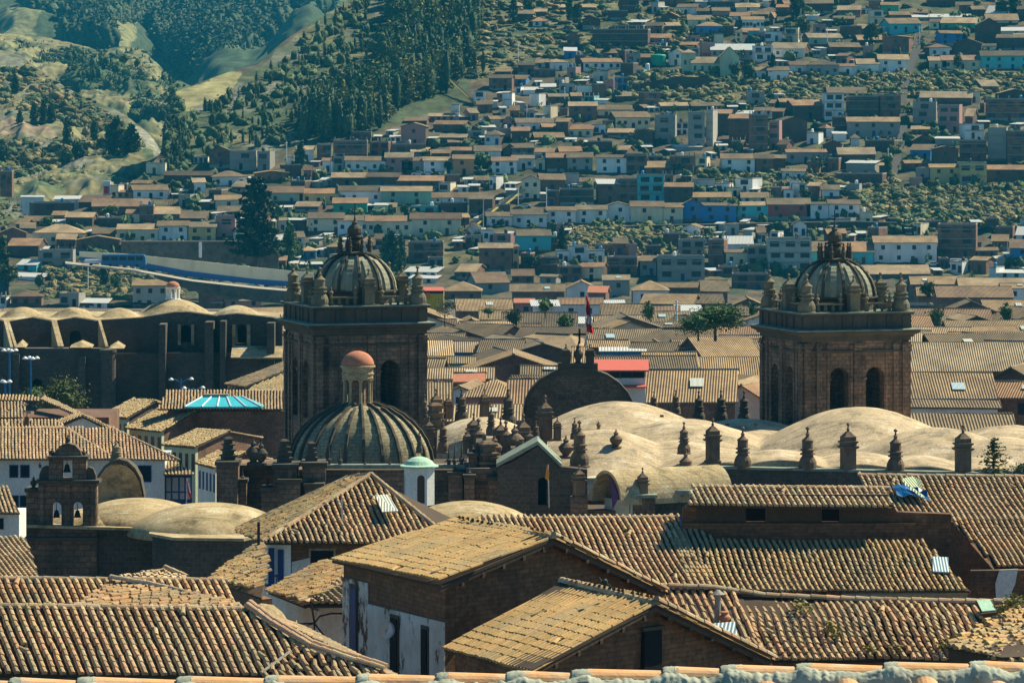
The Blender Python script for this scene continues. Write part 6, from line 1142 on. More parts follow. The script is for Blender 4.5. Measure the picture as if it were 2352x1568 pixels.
bank = thing('embankment', 'grey terrace retaining wall under the cream terrace', 'wall', P(420, 600, 1150)); band(bank, 'face', 'stoneL', [(278, 556), (560, 556), (640, 565)], [(278, 590), (560, 606), (640, 640)], 1140); band(bank, 'coping', 'mortar', [(276, 553), (560, 553), (642, 562)], [(276, 557), (560, 557), (642, 566)], 1139.7, 1)
rt = thing('retaining_wall', 'long dark stone retaining wall under the white terrace', 'wall', P(1700, 520, 1290)); yy = [(1230, 528), (1500, 518), (1760, 513), (1960, 509), (2060, 512)]; band(rt, 'face', 'greystone', yy, [(x, y+15) for x, y in yy], YB(528)-1); band(rt, 'coping', 'mortar', [(x, y-1.5) for x, y in yy], [(x, y+.5) for x, y in yy], YB(528)-1.3, 1)
r5 = thing('terrace_wall', 'high dark terrace wall below the cream church', 'wall', P(1540, 210, 1460)); yy = [(1470, 192), (1560, 176), (1630, 178)]; band(r5, 'face', 'greystone', yy, [(1470, 208), (1560, 212), (1630, 214)], YB(208))
for lab, pts, rail in (('lower stairway with yellow verge behind the left dome', [(1070, 528), (1130, 478)], 0), ('upper stairway with yellow verge below the cream gabled house', [(1140, 478), (1205, 425)], 0), ('yellow-edged path climbing at the wood edge', [(1093, 238), (1040, 188)], 1)):
    t = thing('stairway', lab, 'stairs', PB(*pts[0])); a, b = pts; m = MB()
    for i in range(14):
        x, y = a[0]+(b[0]-a[0])*i/14, a[1]+(b[1]-a[1])*i/14; q = P(x, y, float(YB(a[1]))-2+i*1.2); m.box(q, (1.4, 1.2, .6))
    m.build('steps', M['concrete'], t); m = MB(); off = 10 if b[0] > a[0] else -6
    m.prism([P(a[0]+off, a[1], YB(a[1])-2.5), P(a[0]+off+(4 if rail else 7), a[1]-2, YB(a[1])-2.5), P(b[0]+off+(2 if rail else 5), b[1], YB(a[1])+13), P(b[0]+off, b[1], YB(a[1])+13)], (0, 0, .3)); m.build('verge', M['ochreverge'], t)
st2 = MB(); px_ = [(2112, 82), (2100, 130), (2082, 180), (2070, 240), (2076, 290), (2066, 340), (2046, 420)]
for (x1, y1), (x2, y2) in zip(px_, px_[1:]): st2.prism([P(x1-7, y1, YB(y1)-1.5), P(x1+9, y1, YB(y1)-1.5), P(x2+10, y2, YB(y2)-1.5), P(x2-8, y2, YB(y2)-1.5)], (0, 0, .8))
tag(st2.build('path', M['asphalt']), kind='structure')
st3 = thing('stair_wall', 'pale wall following the steep stair street up the hill', 'wall', PB(2100, 165)); m = MB()
for (x1, y1), (x2, y2) in zip(px_, px_[1:]): m.prism([P(x1-9, y1-4, YB(y1)-1), P(x1-7, y1-4, YB(y1)-1), P(x2-8, y2-4, YB(y2)-1), P(x2-10, y2-4, YB(y2)-1)], (0, 0, -1.5))
m.build('wall', M['ochreverge'], st3)
tk = thing('water_tank', 'big green cylindrical water tank high on the hillside', 'tank', PB(1512, 150)); m = MB(); m.lathe(PB(1512, 150), [(2.7, 0), (2.7, 3.4), (2.5, 3.6), (.2, 3.9)], 28); m.build('tank', M['tankgreen'], tk); m = MB(); m.lathe(PB(1487, 161)+Vector((0, -1, 0)), [(.75, 0), (.75, 2.0), (.4, 2.3)], 14); tag(m.build('small_tank', M['whitepaint']), 'small white tank beside the big green one', 'tank')
hc = thing('hill_church', 'pale yellow hill church with square bell tower and gabled front', 'church', PB(1640, 175))
def hbox(x0, x1, yt, yb, D, mat, nm='wall', kind='g', rise=1.2, wn=0, Y=None):
    Y = Y or float(YB(yb)); a, b = P(x0, yt, Y), P(x1, yb, Y); m = MB(); w = b.x-a.x; cx = (a.x+b.x)/2; m.prism([(a.x, Y, b.z-3), (b.x, Y, b.z-3), (b.x, Y, a.z), (cx, Y, a.z+rise if kind == 'e' else a.z), (a.x, Y, a.z)], (0, D, 0)); o = m.build(nm, M[mat], hc); r_ = MB()
    if kind == 'h': q = [(a.x-.3, Y-.3, a.z), (b.x+.3, Y-.3, a.z), (b.x+.3, Y+D+.3, a.z), (a.x-.3, Y+D+.3, a.z)]; [r_.prism([q[i], q[(i+1) % 4], (cx, Y+D/2, a.z+rise)], (0, 0, .12)) for i in range(4)]
    elif kind == 'e': [r_.prism([(cx+s*(w/2+.3), Y-.3, a.z-.15), (cx+s*(w/2+.3), Y+D, a.z-.15), (cx, Y+D, a.z+rise+.05), (cx, Y-.3, a.z+rise+.05)], (0, 0, .12)) for s in (-1, 1)]
    else: r_.prism([(a.x-.3, Y-.4, a.z), (b.x+.3, Y-.4, a.z), (b.x+.3, Y+D/2, a.z+rise), (a.x-.3, Y+D/2, a.z+rise)], (0, 0, .12))
    r_.build('roof', M['tile_d'], o)
    for i in range(wn): p = P(x0+(x1-x0)*(i+.5)/wn, yb-(yb-yt)*.5, Y); m = MB(); m.box(p, (.8, .12, 1.6)); m.build('window', M['glass'], o)
hbox(1566, 1598, 122, 165, 4.5, 'wall_s', 'bell_tower', 'h', 1.2, 2); hbox(1588, 1655, 146, 168, 7, 'wall_s', 'side_wing', 'g', 2.2, 4); hbox(1655, 1698, 130, 178, 14, 'wall_s', 'nave', 'e', 3.2, 1)
tw = thing('painted_column', 'red and white painted advertising tower at the valley mouth', 'sign', P(246, 446, 1330)); m = MB(); m.box(P(246, 431, 1330), (2.2, 2.0, 4.0)); m.build('white_face', M['whitepaint'], tw); m = MB(); m.box(P(244, 436, 1328.8), (1.4, .1, 2.2)); m.build('red_panel', M['red'], tw)
bb = thing('painted_shopfront', 'red-roofed shopfront painted yellow and black right of the left dome', 'shop', P(992, 700, 700)); YS = 760
m = MB(); a = P(960, 672, YS); b = P(1019, 690, YS); m.prism([(a.x, YS, b.z-3), (b.x, YS, b.z-3), (b.x, YS, a.z), (a.x, YS, a.z)], (0, 5, 0)); m.build('wall', M['yellow'], bb); m = MB(); m.prism([P(960, 669, YS-.1), P(1019, 669, YS-.1), P(1019, 674, YS-.1), P(960, 674, YS-.1)], (0, .2, 0)); m.build('black_band', M['iron'], bb); m = MB(); m.box(P(983, 679, YS-.1), (.7, .2, 1.0)); m.build('orange_panel', M['orange'], bb); m = MB(); m.prism([P(956, 669, YS-.5), P(1022, 669, YS-.5), P(1018, 661, YS+4), P(960, 661, YS+4)], (0, 0, .12)); m.build('roof', M['redroof'], bb)
hut = thing('banner_post', 'tall white post standing on the terrace left of the conifer', 'post', P(460, 592, 1100)); m = MB(); m.box(P(460, 574, 1100), (.7, .3, 3.9)); m.build('post', M['whitepaint'], hut)
# veranda with red roof
rv = thing('red_roofed_veranda', 'glazed veranda with bright red metal roof beside the half round gable', 'building', P(1430, 960, 372)); YV = 372
blk(rv, 'wall', 'wall_w', 1378, 1482, 868, YV, 5, 1000); blk(rv, 'glazing', 'glass', 1378, 1481, 849, YV+.1, 4.5, 869)
for x in (1379, 1397, 1401, 1425, 1452, 1480): blk(rv, 'mullion', 'wood', x-1, x+1, 849, YV-.05, .15, 869)
slab(rv, 'roof', 'redroof', [P(1372, 850, YV-.5), P(1490, 850, YV-.5), P(1490, 825, YV+5), P(1362, 825, YV+5)], .12); slab(rv, 'lower_eave', 'redroof', [P(1376, 888, YV-.8), P(1485, 888, YV-.8), P(1485, 883, YV), P(1376, 883, YV)], .1)
# poles and masts on the hill
for i, (x, y0, y1) in enumerate(((1264, 236, 282), (1297, 200, 240), (1410, 170, 228), (760, 350, 400), (820, 318, 352), (996, 300, 312), (2134, 20, 80), (1210, 240, 275), (1752, 250, 270), (540, 585, 640), (310, 570, 624), (202, 606, 665), (250, 625, 670), (1380, 565, 590), (1190, 100, 150), (2030, 60, 100), (1900, 62, 110), (2040, 340, 400), (1280, 170, 200), (658, 325, 390), (675, 345, 392), (1592, 380, 400), (1190, 430, 470), (1255, 430, 480), (1110, 455, 545), (2462-350, 60, 110), (1554, 736, 690))):
    Y = float(YB(max(y0, y1))) if i != 26 else 560
    if y0 > y1: y0, y1 = y1, y0
    m = MB(); m.tube([P(x, y1, Y), P(x, y0, Y)], .13, 5); m.tube([P(x-3, y0+3, Y), P(x+3, y0+3, Y)], .07, 4)
    tag(m.build('utility_pole', M['whitepaint' if i % 3 else 'concrete']), '%s slim utility pole counted from the left' % 'x', 'pole', 'utility poles on the hillside'); UT = globals().setdefault('UTL', []); UT.append((x, bpy.data.objects[-1] if False else C.objects[-1]))
UTL.sort(key=lambda q: q[0])
for i, (x, o) in enumerate(UTL): o['label'] = '%s slim utility pole counted from the left side of the hill' % NUM[i]
# ---------------------------------------------------------------- the near tiled roofs
def front_roof(par, pts, up=None, **kw):
    mb = tiled(pts, up if up else (pts[-1]-pts[0]), **kw); return mb.build('roof', M['tile'], par)
# N1 bottom left
n1 = thing('tile_roofed_house', 'nearest tiled roof at bottom left with a long curving hip', 'roofed house', P(200, 1900, 124))
A, B = P(-200, 1390, 128), P(568, 1400, 128); Cc, D = below(662, 1550, 1398, 128, .45), below(-20, 1545, 1392, 128, .45)
e0 = below(-200, 1546, 1391, 128, .45); e1 = below(640, 1550, 1398, 128, .45)
ee = lambda x, y: below(x, y, 1398, 128, .45)
front_roof(n1, [e0, ee(600, 1550), ee(668, 1500), ee(692, 1482), B, A], up=P(150, 1395, 128)-below(212, 1546, 1395, 128, .45), sp=.25, L=.33, r=.084, sag=.03, tint=(1.04, .98, .92))
front_roof(n1, [ee(602, 1556), ee(668, 1502), ee(700, 1487), ee(790, 1518), ee(890, 1548), ee(880, 1560)], up=Vector((-.35, .85, .4)), sp=.25, L=.33, r=.087, mess=.8, sag=.05, tint=(1.05, .92, .8))
caps(A, B, r=.13).build('ridge_tiles', M['tile'], n1); m = MB(); m2_ = MB(); k_ = [(568, 1399), (590, 1414), (625, 1440), (713, 1491), (790, 1517), (880, 1543)]; up_ = Vector((0, 0, .12))
for a, b in zip(k_, k_[1:]): caps(ee(*a)+up_, ee(*b)+up_, m, .12, .36, wob=.03); caps(ee(a[0]+6, a[1]-7)+up_, ee(b[0]+6, b[1]-6)+up_, m2_, .11, .4, col=(.45, .30, .19), wob=.02)
m.build('hip_tiles', M['tile'], n1); m2_.build('hip_tiles', M['tile'], n1)
front_roof(n1, [ee(568, 1399)+Vector((0, .3, 0)), ee(880, 1543)+Vector((0, .3, 0)), ee(910, 1550)+Vector((.5, 1.2, -.5)), ee(600, 1399)+Vector((1.2, 2.4, -.8))], up=Vector((-.8, -.3, .5)), sp=.25, L=.33, r=.087)
thick(n1, 'wall', 'adobe', [P(-200, 1555, 124.8), P(640, 1558, 124.8), P(640, 1900, 124.8), P(-200, 1900, 124.8)], (0, 5, 0)); m = MB(); m.tube([ee(600, 1552)+up_*.8, ee(634, 1528)+up_*.8, ee(668, 1502)+up_*.8], .05); m.build('valley_gutter', M['mortar'], n1)
# N2 behind it
n2 = thing('tile_roofed_house', 'second tiled roof from the bottom at far left with crossing gable', 'roofed house', P(200, 1700, 138))
a, b = P(-200, 1327, 142), P(520, 1333, 142); c, d = below(540, 1400, 1330, 142, .45), below(-200, 1400, 1330, 142, .45)
front_roof(n2, [d, c, b, a], up=P(100, 1327, 142)-below(128, 1395, 1327, 142, .45), sp=.24, L=.33, tint=(1.05, .95, .85)); caps(a, b, r=.12).build('ridge_tiles', M['tile'], n2)
front_roof(n2, [P(165, 1398, 137.5), P(560, 1398, 136.0), P(530, 1388, 137), P(262, 1328, 141)], up=Vector((.75, .5, .35)), sp=.25, L=.36, mess=.6, sag=.06, tint=(1.08, .93, .8))
m = MB(); k_ = [P(255, 1326, 140.6), P(340, 1340, 139.8), P(410, 1356, 138.9), P(480, 1375, 137.9), P(550, 1398, 136.6)]
for a_, b_ in zip(k_, k_[1:]): caps(a_, b_, m, .12, .34, col=(.42, .34, .25), wob=.04)
m.build('hip_mortar', M['tile'], n2)
thick(n2, 'wall', 'adobe', [P(-200, 1400, 139), P(520, 1400, 139), P(520, 1700, 139), P(-200, 1700, 139)], (0, 2, 0))
nb = thing('tiled_roof', 'low crooked tiled ridge peeping over the second left roof', 'roof', P(380, 1400, 150))
front_roof(nb, [P(270, 1330, 148), P(425, 1330, 148), P(400, 1312, 151), P(380, 1303, 152), P(330, 1318, 150)], up=Vector((.2, .9, .3)), mess=.8)
caps(P(270, 1328, 149), P(372, 1310, 150), r=.1).build('ridge_tiles', M['tile'], nb); caps(P(380, 1302, 150), P(428, 1322, 149), r=.1).build('verge_tiles', M['tile'], nb); thick(nb, 'wall', 'adobe', [P(275, 1331, 149), P(425, 1329, 149), P(425, 1500, 149), P(275, 1500, 149)], (0, 1, 0))
# roof running down from N3 to the left
nc = thing('lean_to_roof', 'worn tiled lean roof falling to the left below the hip-roofed house', 'roof', P(560, 1500, 158))
front_roof(nc, [P(478, 1330, 160), P(600, 1372, 152), P(612, 1300, 158), P(600, 1268, 166)], up=Vector((.85, .45, .4)), sp=.24, L=.34, mess=1.0, sag=.05, tint=(1.05, .95, .75)); thick(nc, 'wall', 'adobe', [P(485, 1336, 160), P(598, 1376, 152), P(598, 1500, 152), P(485, 1500, 160)], (.4, .3, 0))
# N3 hip-roofed house
n3 = thing('hip_roofed_house', 'white and brown house under a tall hipped tile roof with skylight', 'house', P(740, 1500, 181))
ap = P(853, 1093, 187.5); fl_, fr_ = P(603, 1246, 181), P(1045, 1250, 181); el_ = P(545, 1217, 190)
front_roof(n3, [fl_, fr_, ap], up=P(880, 1110, 187)-P(945, 1250, 181), sp=.245, L=.34, r=.080, sag=.04, tint=(.98, .9, .82), mess=.15)
front_roof(n3, [el_, fl_, ap, P(800, 1100, 191)], up=Vector((.78, .25, .42)), sp=.245, L=.34, mess=.9, sag=.05, tint=(1, .95, .75))
front_roof(n3, [fr_, P(1100, 1215, 190), P(800, 1100, 191), ap], up=Vector((-.8, .2, .4)), sp=.245, L=.34, tint=(1, .95, .8))
for p_, q_ in ((ap, fl_), (ap, fr_), (ap, P(800, 1100, 191)), (P(800, 1100, 191), el_)): caps(p_+Vector((0, 0, .08)), q_+Vector((0, 0, .08)), r=.12).build('hip_tiles', M['tile'], n3)
thick(n3, 'wall', 'white', [P(598, 1248, 182.4), P(668, 1250, 181.6), P(668, 1500, 181.6), P(598, 1500, 182.4)], (0, .5, 0)); thick(n3, 'wall', 'adobe', [P(668, 1250, 181.7), P(1040, 1252, 181.7), P(1040, 1500, 181.7), P(668, 1500, 181.7)], (0, 7, 0))
thick(n3, 'patched_plaster', 'whitebad', [P(670, 1290, 181.6), P(712, 1280, 181.6), P(712, 1345, 181.6), P(670, 1345, 181.6)], (0, .08, 0))
openings(n3, [(616, 630, 1258, 1345), (638, 651, 1262, 1345)], 181.8, 'bluewood', 'door'); openings(n3, [(714, 766, 1264, 1312)], 181.7, 'dark', 'window', .05, 'vault2'); 
bl = MB(); 
for x in (600, 609, 618, 627, 636): a_ = P(x, 1342, 180.6); bl.tube([a_, P(x, 1318, 180.6)], .025, 4)
bl.tube([P(598, 1318, 180.6), P(640, 1322, 180.6)], .04); bl.tube([P(598, 1342, 180.6), P(640, 1345, 180.6)], .06); bl.build('balcony', M['bluewood'], n3)
m = MB(); a_ = [P(862, 1150, 184.6), P(892, 1148, 184.8), P(915, 1186, 183.0), P(878, 1188, 182.9)]; m.prism([p+Vector((0, -.0, .2)) for p in a_], (0, -.02, .05)); tag(m.build('skylight', M['corr'], n3), 'pale corrugated skylight sheet')
m = MB(); m.tube([P(787, 1200, 183), P(785, 1145, 183)], .035); m.tube([P(780, 1150, 183), P(790, 1150, 183)], .02); tag(m.build('antenna', M['metal']), 'thin aerial pole on the hipped tile roof', 'antenna')
# N4 small wing
n4 = thing('white_wing', 'small white house wing with worn hipped roof and loose cables', 'house', P(700, 1700, 160))
a1, a2, a3, a4 = P(615, 1358, 164), P(700, 1392, 158), P(802, 1340, 160), P(800, 1290, 170)
front_roof(n4, [a1, a2, a3, P(806, 1322, 163), P(790, 1300, 168), P(740, 1300, 170)], up=Vector((.85, .25, .35)), sp=.24, L=.34, mess=1.0, sag=.05, tint=(1.08, .95, .75))
front_roof(n4, [P(698, 1388, 158), P(815, 1390, 157), P(815, 1320, 161), P(802, 1325, 161)], up=Vector((-.3, .8, .35)), sp=.25, L=.34, mess=.2); caps(P(700, 1384, 158), P(803, 1325, 161), r=.12).build('hip_tiles', M['tile'], n4)
thick(n4, 'wall', 'white', [P(612, 1362, 164.5), P(730, 1402, 158.5), P(730, 1700, 158.5), P(612, 1700, 164.5)], (.3, .3, 0)); thick(n4, 'wall', 'white', [P(730, 1396, 158.6), P(815, 1394, 158.4), P(815, 1700, 158.4), P(730, 1700, 158.6)], (0, .4, 0))
cb = thing('cable_tangle', 'tangle of black cables meeting on the white wing wall', 'cables', P(722, 1430, 157)); m = MB()
for pts in ([(620, 1395), (650, 1418), (690, 1432), (722, 1430), (735, 1414), (760, 1408), (800, 1408)], [(722, 1430), (745, 1460), (770, 1478), (790, 1480)], [(722, 1430), (700, 1438), (720, 1470)], [(722, 1470), (722, 1430)], [(715, 1385), (722, 1428)]): m.tube([P(x, y, 157.6) for x, y in pts], .035, 5)
m.box(P(722, 1466, 157.6), (.3, .15, .4)); m.build('cables', M['iron'], cb)
aw = thing('curved_awning', 'small curved reed awning beside the long hip', 'awning', P(640, 1460, 140)); m = MB(); q = [P(585, 1394, 140), P(600, 1388, 140), P(628, 1392, 140), P(648, 1408, 140), P(664, 1432, 140), P(668, 1458, 140)]; q2 = [p+Vector((-.3, -.9, -.35)) for p in q]
for i in range(5): m.prism([q[i], q[i+1], q2[i+1], q2[i]], (0, 0, .05))
m.build('cover', M['vault2'], aw); m = MB(); m.prism([P(676, 1475, 139), P(694, 1475, 139), P(680, 1425, 139)], (0, .3, 0)); tag(m.build('tent_peak', M['vault2']), 'tiny pointed tan canopy beside the curved awning', 'canopy')
# N7 large middle roof
n7 = thing('tile_roofed_house', 'long tiled roof running right from the centre, shaded at its top', 'roofed house', P(1800, 1600, 174))
YR = 181.5; a, b = P(1065, 1194, YR), P(1548, 1188, YR); e = lambda x, y: below(x, y, 1190, YR, .42)
front_roof(n7, [e(1150, 1356), e(1650, 1356), P(1548, 1188, YR), a], up=P(1300, 1190, YR)-e(1375, 1340), sp=.245, L=.34, r=.082, sag=.05, wob=.05, tint=(1.1, 1, .92))
front_roof(n7, [e(1590, 1353), e(2228, 1356), e(2130, 1240), P(1540, 1189, YR)+Vector((0, 0, -.0)), e(1545, 1240)][:2]+[e(2120, 1246), e(1548, 1240)], up=P(1500, 1190, YR)-e(1560, 1340), sp=.245, L=.32, r=.080, wob=.07, sag=.08, mess=.15, tint=(.98, .94, .8), seed=4.4)
front_roof(n7, [e(1548, 1244), e(1660, 1250), P(1560, 1188, YR+.05), P(1540, 1188, YR+.05)], up=P(1500, 1190, YR)-e(1560, 1340), sp=.245, L=.34, r=.080)
caps(a, b, r=.13).build('ridge_tiles', M['tile'], n7)
yw = e(1800, 1356).y+.6
strip(1420, 2230, 1620, 1358, [(1765, 1815, 1400, 1388, True), (1860, 1915, 1400, 1386, True)], .5, yw, 'adobe', n7); thick(n7, 'upper_wall', 'vault2', [P(1935, 1358, yw-.1), P(2222, 1358, yw-.1), P(2222, 1380, yw-.1), P(1935, 1380, yw-.1)], (0, .08, 0))
m = MB(); m.prism([p+Vector((0, 0, .22)) for p in (e(2142, 1292), e(2178, 1294), e(2180, 1328), e(2143, 1326))], (0, 0, .05)); tag(m.build('skylight', M['corrblue'], n7), 'pale blue flat skylight sheet'); m = MB(); m.tube([P(1938, 1366, yw-.4), P(2100, 1364, yw-.4), P(2225, 1360, yw-.4)], .07); m.build('gutter', M['mortar'], n7)
# N8 raised brown storey
n8 = thing('raised_storey', 'long brown upper storey with dark openings under one tile slope', 'building', P(1800, 1500, 182))
y8 = 180.8; front_roof(n8, [P(1580, 1160, y8-1.0), P(2048, 1166, y8-1.0), P(2040, 1122, y8+.9), P(1594, 1120, y8+.9)], up=P(1700, 1120, y8+.9)-P(1722, 1163, y8-1.0), sp=.25, L=.36, r=.088, sag=.02); caps(P(1594, 1119, y8+.9), P(2042, 1121, y8+.9), r=.13).build('ridge_tiles', M['tile'], n8)
strip(1568, 2185, 1420, [(1568, 1170), (1600, 1135), (2040, 1135), (2060, 1175), (2185, 1180)], [(1714, 1760, 1199, 1162, False), (1888, 1930, 1199, 1162, False)], .5, y8-.1, 'adobe', n8); thick(n8, 'shutters', 'wood', [P(1600, 1166, y8-.18), P(1712, 1166, y8-.18), P(1712, 1198, y8-.18), P(1600, 1198, y8-.18)], (0, .06, 0)); thick(n8, 'shutters', 'wood', [P(1762, 1166, y8-.18), P(1886, 1166, y8-.18), P(1886, 1198, y8-.18), P(1762, 1198, y8-.18)], (0, .06, 0)); thick(n8, 'shutters', 'wood', [P(1932, 1166, y8-.18), P(2035, 1166, y8-.18), P(2035, 1198, y8-.18), P(1932, 1198, y8-.18)], (0, .06, 0))
thick(n8, 'lower_band', 'adobe', [P(1566, 1201, y8-.35), P(2105, 1201, y8-.35), P(2105, 1420, y8-.35), P(1566, 1420, y8-.35)], (0, .2, 0)); thick(n8, 'back_room', 'dark', [P(1700, 1150, y8+2.5), P(1950, 1150, y8+2.5), P(1950, 1205, y8+2.5), P(1700, 1205, y8+2.5)], (0, .1, 0))
thick(n8, 'wall', 'adobe', [P(1568, 1180, y8-.05), P(1600, 1130, y8+1.0), P(1590, 1190, y8+6), P(1560, 1250, y8+6), P(1560, 1400, y8)], (.3, 0, 0))
tp = thing('blue_tarp', 'crumpled dark blue tarp where the raised storey meets the tiles', 'tarp', P(1590, 1228, 180)); m = MB(); g_ = random.Random(4); G_ = [[P(1562+11*i+g_.uniform(-2, 2), 1190+9*j+3*i*(j-1)*.3+g_.uniform(-2, 2), 181.2-.25*j+g_.uniform(-.15, .15)) for i in range(5)] for j in range(5)]
for j in range(4):
    for i in range(4):
        if i+j < 7 and not (i == 0 and j > 2): m.face([G_[j][i], G_[j][i+1], G_[j+1][i+1], G_[j+1][i]]); m.face([p+Vector((0, .03, -.03)) for p in (G_[j][i+1], G_[j][i], G_[j+1][i], G_[j+1][i+1])])
m.build('sheet', M['bluetarp'], tp)
# N9 right roof
n9 = thing('tile_roofed_house', 'large tiled roof at right with pale green corrugated patch', 'roofed house', P(2280, 1600, 184))
YQ = 191; e = lambda x, y: below(x, y, 1094, YQ, .42); up9 = P(2100, 1094, YQ)-e(2155, 1190)
front_roof(n9, [e(2030, 1192), e(2190, 1196), e(2600, 1196), P(2600, 1098, YQ), P(1970, 1092, YQ)], up=up9, sp=.245, L=.34, r=.082, wob=.04, sag=.06, tint=(1.02, .95, .88))
front_roof(n9, [e(2290, 1302), e(2600, 1302), e(2600, 1194), e(2184, 1194)], up=up9, sp=.245, L=.34, r=.082, wob=.04, sag=.06, tint=(1.02, .95, .88), seed=3.1)
caps(P(1970, 1092, YQ), P(2600, 1098, YQ), r=.14).build('ridge_tiles', M['tile'], n9)
thick(n9, 'lower_wall', 'adobe', [P(2050, 1198, 185.5), P(2190, 1198, 185.5), P(2190, 1420, 185.5), P(2050, 1420, 185.5)], (0, .4, 0)); thick(n9, 'wall', 'adobe', [e(2190, 1202), e(2285, 1312), P(2278, 1420, e(0, 1312).y), P(2180, 1420, 186)], (.35, .1, 0))
thick(n9, 'wall', 'adobe', [P(2230, 1310, 180.2), P(2600, 1306, 180.2), P(2600, 1600, 180.2), P(2230, 1600, 180.2)], (0, .4, 0)); thick(n9, 'white_patch', 'white', [P(2296, 1308, 180.1), P(2338, 1306, 180.1), P(2332, 1340, 180.1), P(2318, 1372, 180.1), P(2288, 1374, 180.1), P(2286, 1340, 180.1)], (0, .08, 0))
m = MB(); m.prism([p+Vector((0, 0, .24)) for p in (e(2092, 1150), e(2124, 1158), P(2114, 1116, YQ-1.0), P(2098, 1108, YQ-.6), P(2070, 1114, YQ-1.0))], (0, 0, .05)); tag(m.build('roof_patch', M['corrgreen'], n9), 'pale green corrugated roof patch')
t2 = thing('blue_plastic_bag', 'glossy blue plastic sheet lying beside the green corrugated patch', 'plastic sheet', e(2085, 1148)); m = MB(); g_ = random.Random(9)
G_ = [[e(2048+15*i+g_.uniform(-3, 3)+j*4, 1132+7*j+i*2.2+g_.uniform(-2, 2))+Vector((0, 0, .25+g_.uniform(0, .25))) for i in range(6)] for j in range(4)]
for j in range(3):
    for i in range(5): m.face([G_[j][i], G_[j][i+1], G_[j+1][i+1], G_[j+1][i]])
m.build('sheet', M['bluetarp'], t2)
# N5 and N6: roof planes seen from the side with tall brown gables
TK = dict(pal=np.array([(.45, .34, .20), (.43, .33, .20), (.47, .33, .19), (.40, .32, .20)]), lift=.004, var=.10, hg=.8, sag=.05, wob=.03)
t5, c5 = slopehouse('gabled_house', 'tan-roofed house with peeling white wall and brown adobe gable', (762, 1286), (1012, 1343), (1272, 1234), (139, 130.5, 133.5), 'adobe', 'adobe', 1720, [(0, .26, .5, 9, 'whiteworse'), (.26, 1.0, 1.15, 9, 'whitebad'), (.09, .155, .75, 3.0, 'bluewood', .12), (.5, .565, 1.4, 4.4, 'dark', .12), (.80, .85, 1.5, 4.8, 'dark', .12)], RLpx=(1058, 1198), sp=.25, L=.42, tint=(1.0, .87, .68), gain=.95, other=(1530, 1360, 137.5), tilekw=TK)
t6, c6 = slopehouse('gabled_house', 'nearest tan-roofed house with brown gable and black doorway', (1019, 1488), (1222, 1536), (1506, 1386), (126, 118.5, 122), 'adobe', 'adobe', 1760, (), RLpx=(1292, 1334), sp=.25, L=.42, tint=(1.0, .86, .66), gain=.95, other=(1775, 1516, 126), tilekw=TK)
a6 = c6[1].lerp(c6[4], .50); g6 = (c6[4]-c6[1]); g6.z = 0; g6.normalize(); w6 = (c6[1]-c6[0]); w6.z = 0; w6.normalize()
b6 = c6[6]; g6 = (c6[2]-c6[1]); g6.z = 0; g6.normalize(); ray = P(1494, 1488, 100)-Vector((0, 0, ZC)); n6 = Vector((g6.y, -g6.x, 0)); cam0 = Vector((0, 0, ZC)); q = cam0+ray*(n6.dot(b6-cam0)/n6.dot(ray)); o6 = n6 if n6.y < 0 else -n6
q = q-o6*.25; m = MB(); z1, z0 = Vector((0, 0, .52)), Vector((0, 0, -1.2)); m.prism([q-g6*.36+z0, q+g6*.36+z0, q+g6*.36+z1, q-g6*.36+z1], o6*.36); m.build('doorway', M['dark'], t6)
m = MB(); m.prism([q-g6*.44+z1, q+g6*.44+z1, q+g6*.44+z1*1.18, q-g6*.44+z1*1.18], o6*.4); m.build('lintel', M['wood'], t6)
for t, (el, er, rr, rl, orr, a, b), nm in ((t5, c5, 5), (t6, c6, 6)):       # verge boards, exposed beam ends
    m = MB(); m.col = None; dn = Vector((0, 0, -.1))
    for u, v in ((er, rr), (rr, orr)): m.prism([u+dn, v+dn, v+dn*2.2, u+dn*2.2], w6*-.12)
    m.build('verge_board', M['wood'], t); m = MB()
    for f_ in (.18, .36, .54, .72, .9):
        for u, v in ((er, rr), (orr, rr)):
            m = MB(); p = u.lerp(v, f_)+Vector((0, 0, -.3)); m.prism([p-w6*.5, p-w6*.5+Vector((0, 0, .12)), p-w6*.5+Vector((0, 0, .12))+g6*.12, p-w6*.5+g6*.12], w6*.55); m.build('beam_end', M['wood'], t)
caps(c6[2]+Vector((0, 0, .12)), c6[4]+Vector((0, 0, .12)), r=.12).build('verge_tiles', M['tile'], t6); caps(c5[2]+Vector((0, 0, .12)), c5[4]+Vector((0, 0, .12)), r=.1).build('verge_tiles', M['tile'], t5)
dsh = thing('satellite_dish', 'small grey satellite dish on the peeling white wall', 'satellite dish', P(888, 1452, 133)); m = MB(); q = P(886, 1446, 131.8); m.prism([q+Vector((.22*math.cos(a), .05*math.sin(a*2), .26*math.sin(a))) for a in np.linspace(0, 6.28, 15)[:-1]], (.05, .05, 0)); m.build('dish', M['metal'], dsh); m = MB(); m.tube([q, q+Vector((.1, .3, -.5))], .03); m.build('arm', M['metal'], dsh)
orn = thing('roof_ornament', 'small dark wrought-iron ornament standing on the tan roof ridge', 'ornament', P(1388, 1350, 124.5)); m = MB(); q = P(1388, 1352, 124.6); m.tube([q, q+Vector((0, 0, .22))], .03); m.tube([q+Vector((-.12, 0, .2)), q+Vector((.16, 0, .1)), q+Vector((.24, 0, .02))], .06, 6, .02); m.tube([q+Vector((-.02, 0, .12)), q+Vector((-.16, .05, .32))], .03); m.lathe(q+Vector((.02, 0, .14)), [(.03, 0), (.09, .05), (.07, .12), (.01, .16)], 8); m.build('ironwork', M['bronze'], orn)
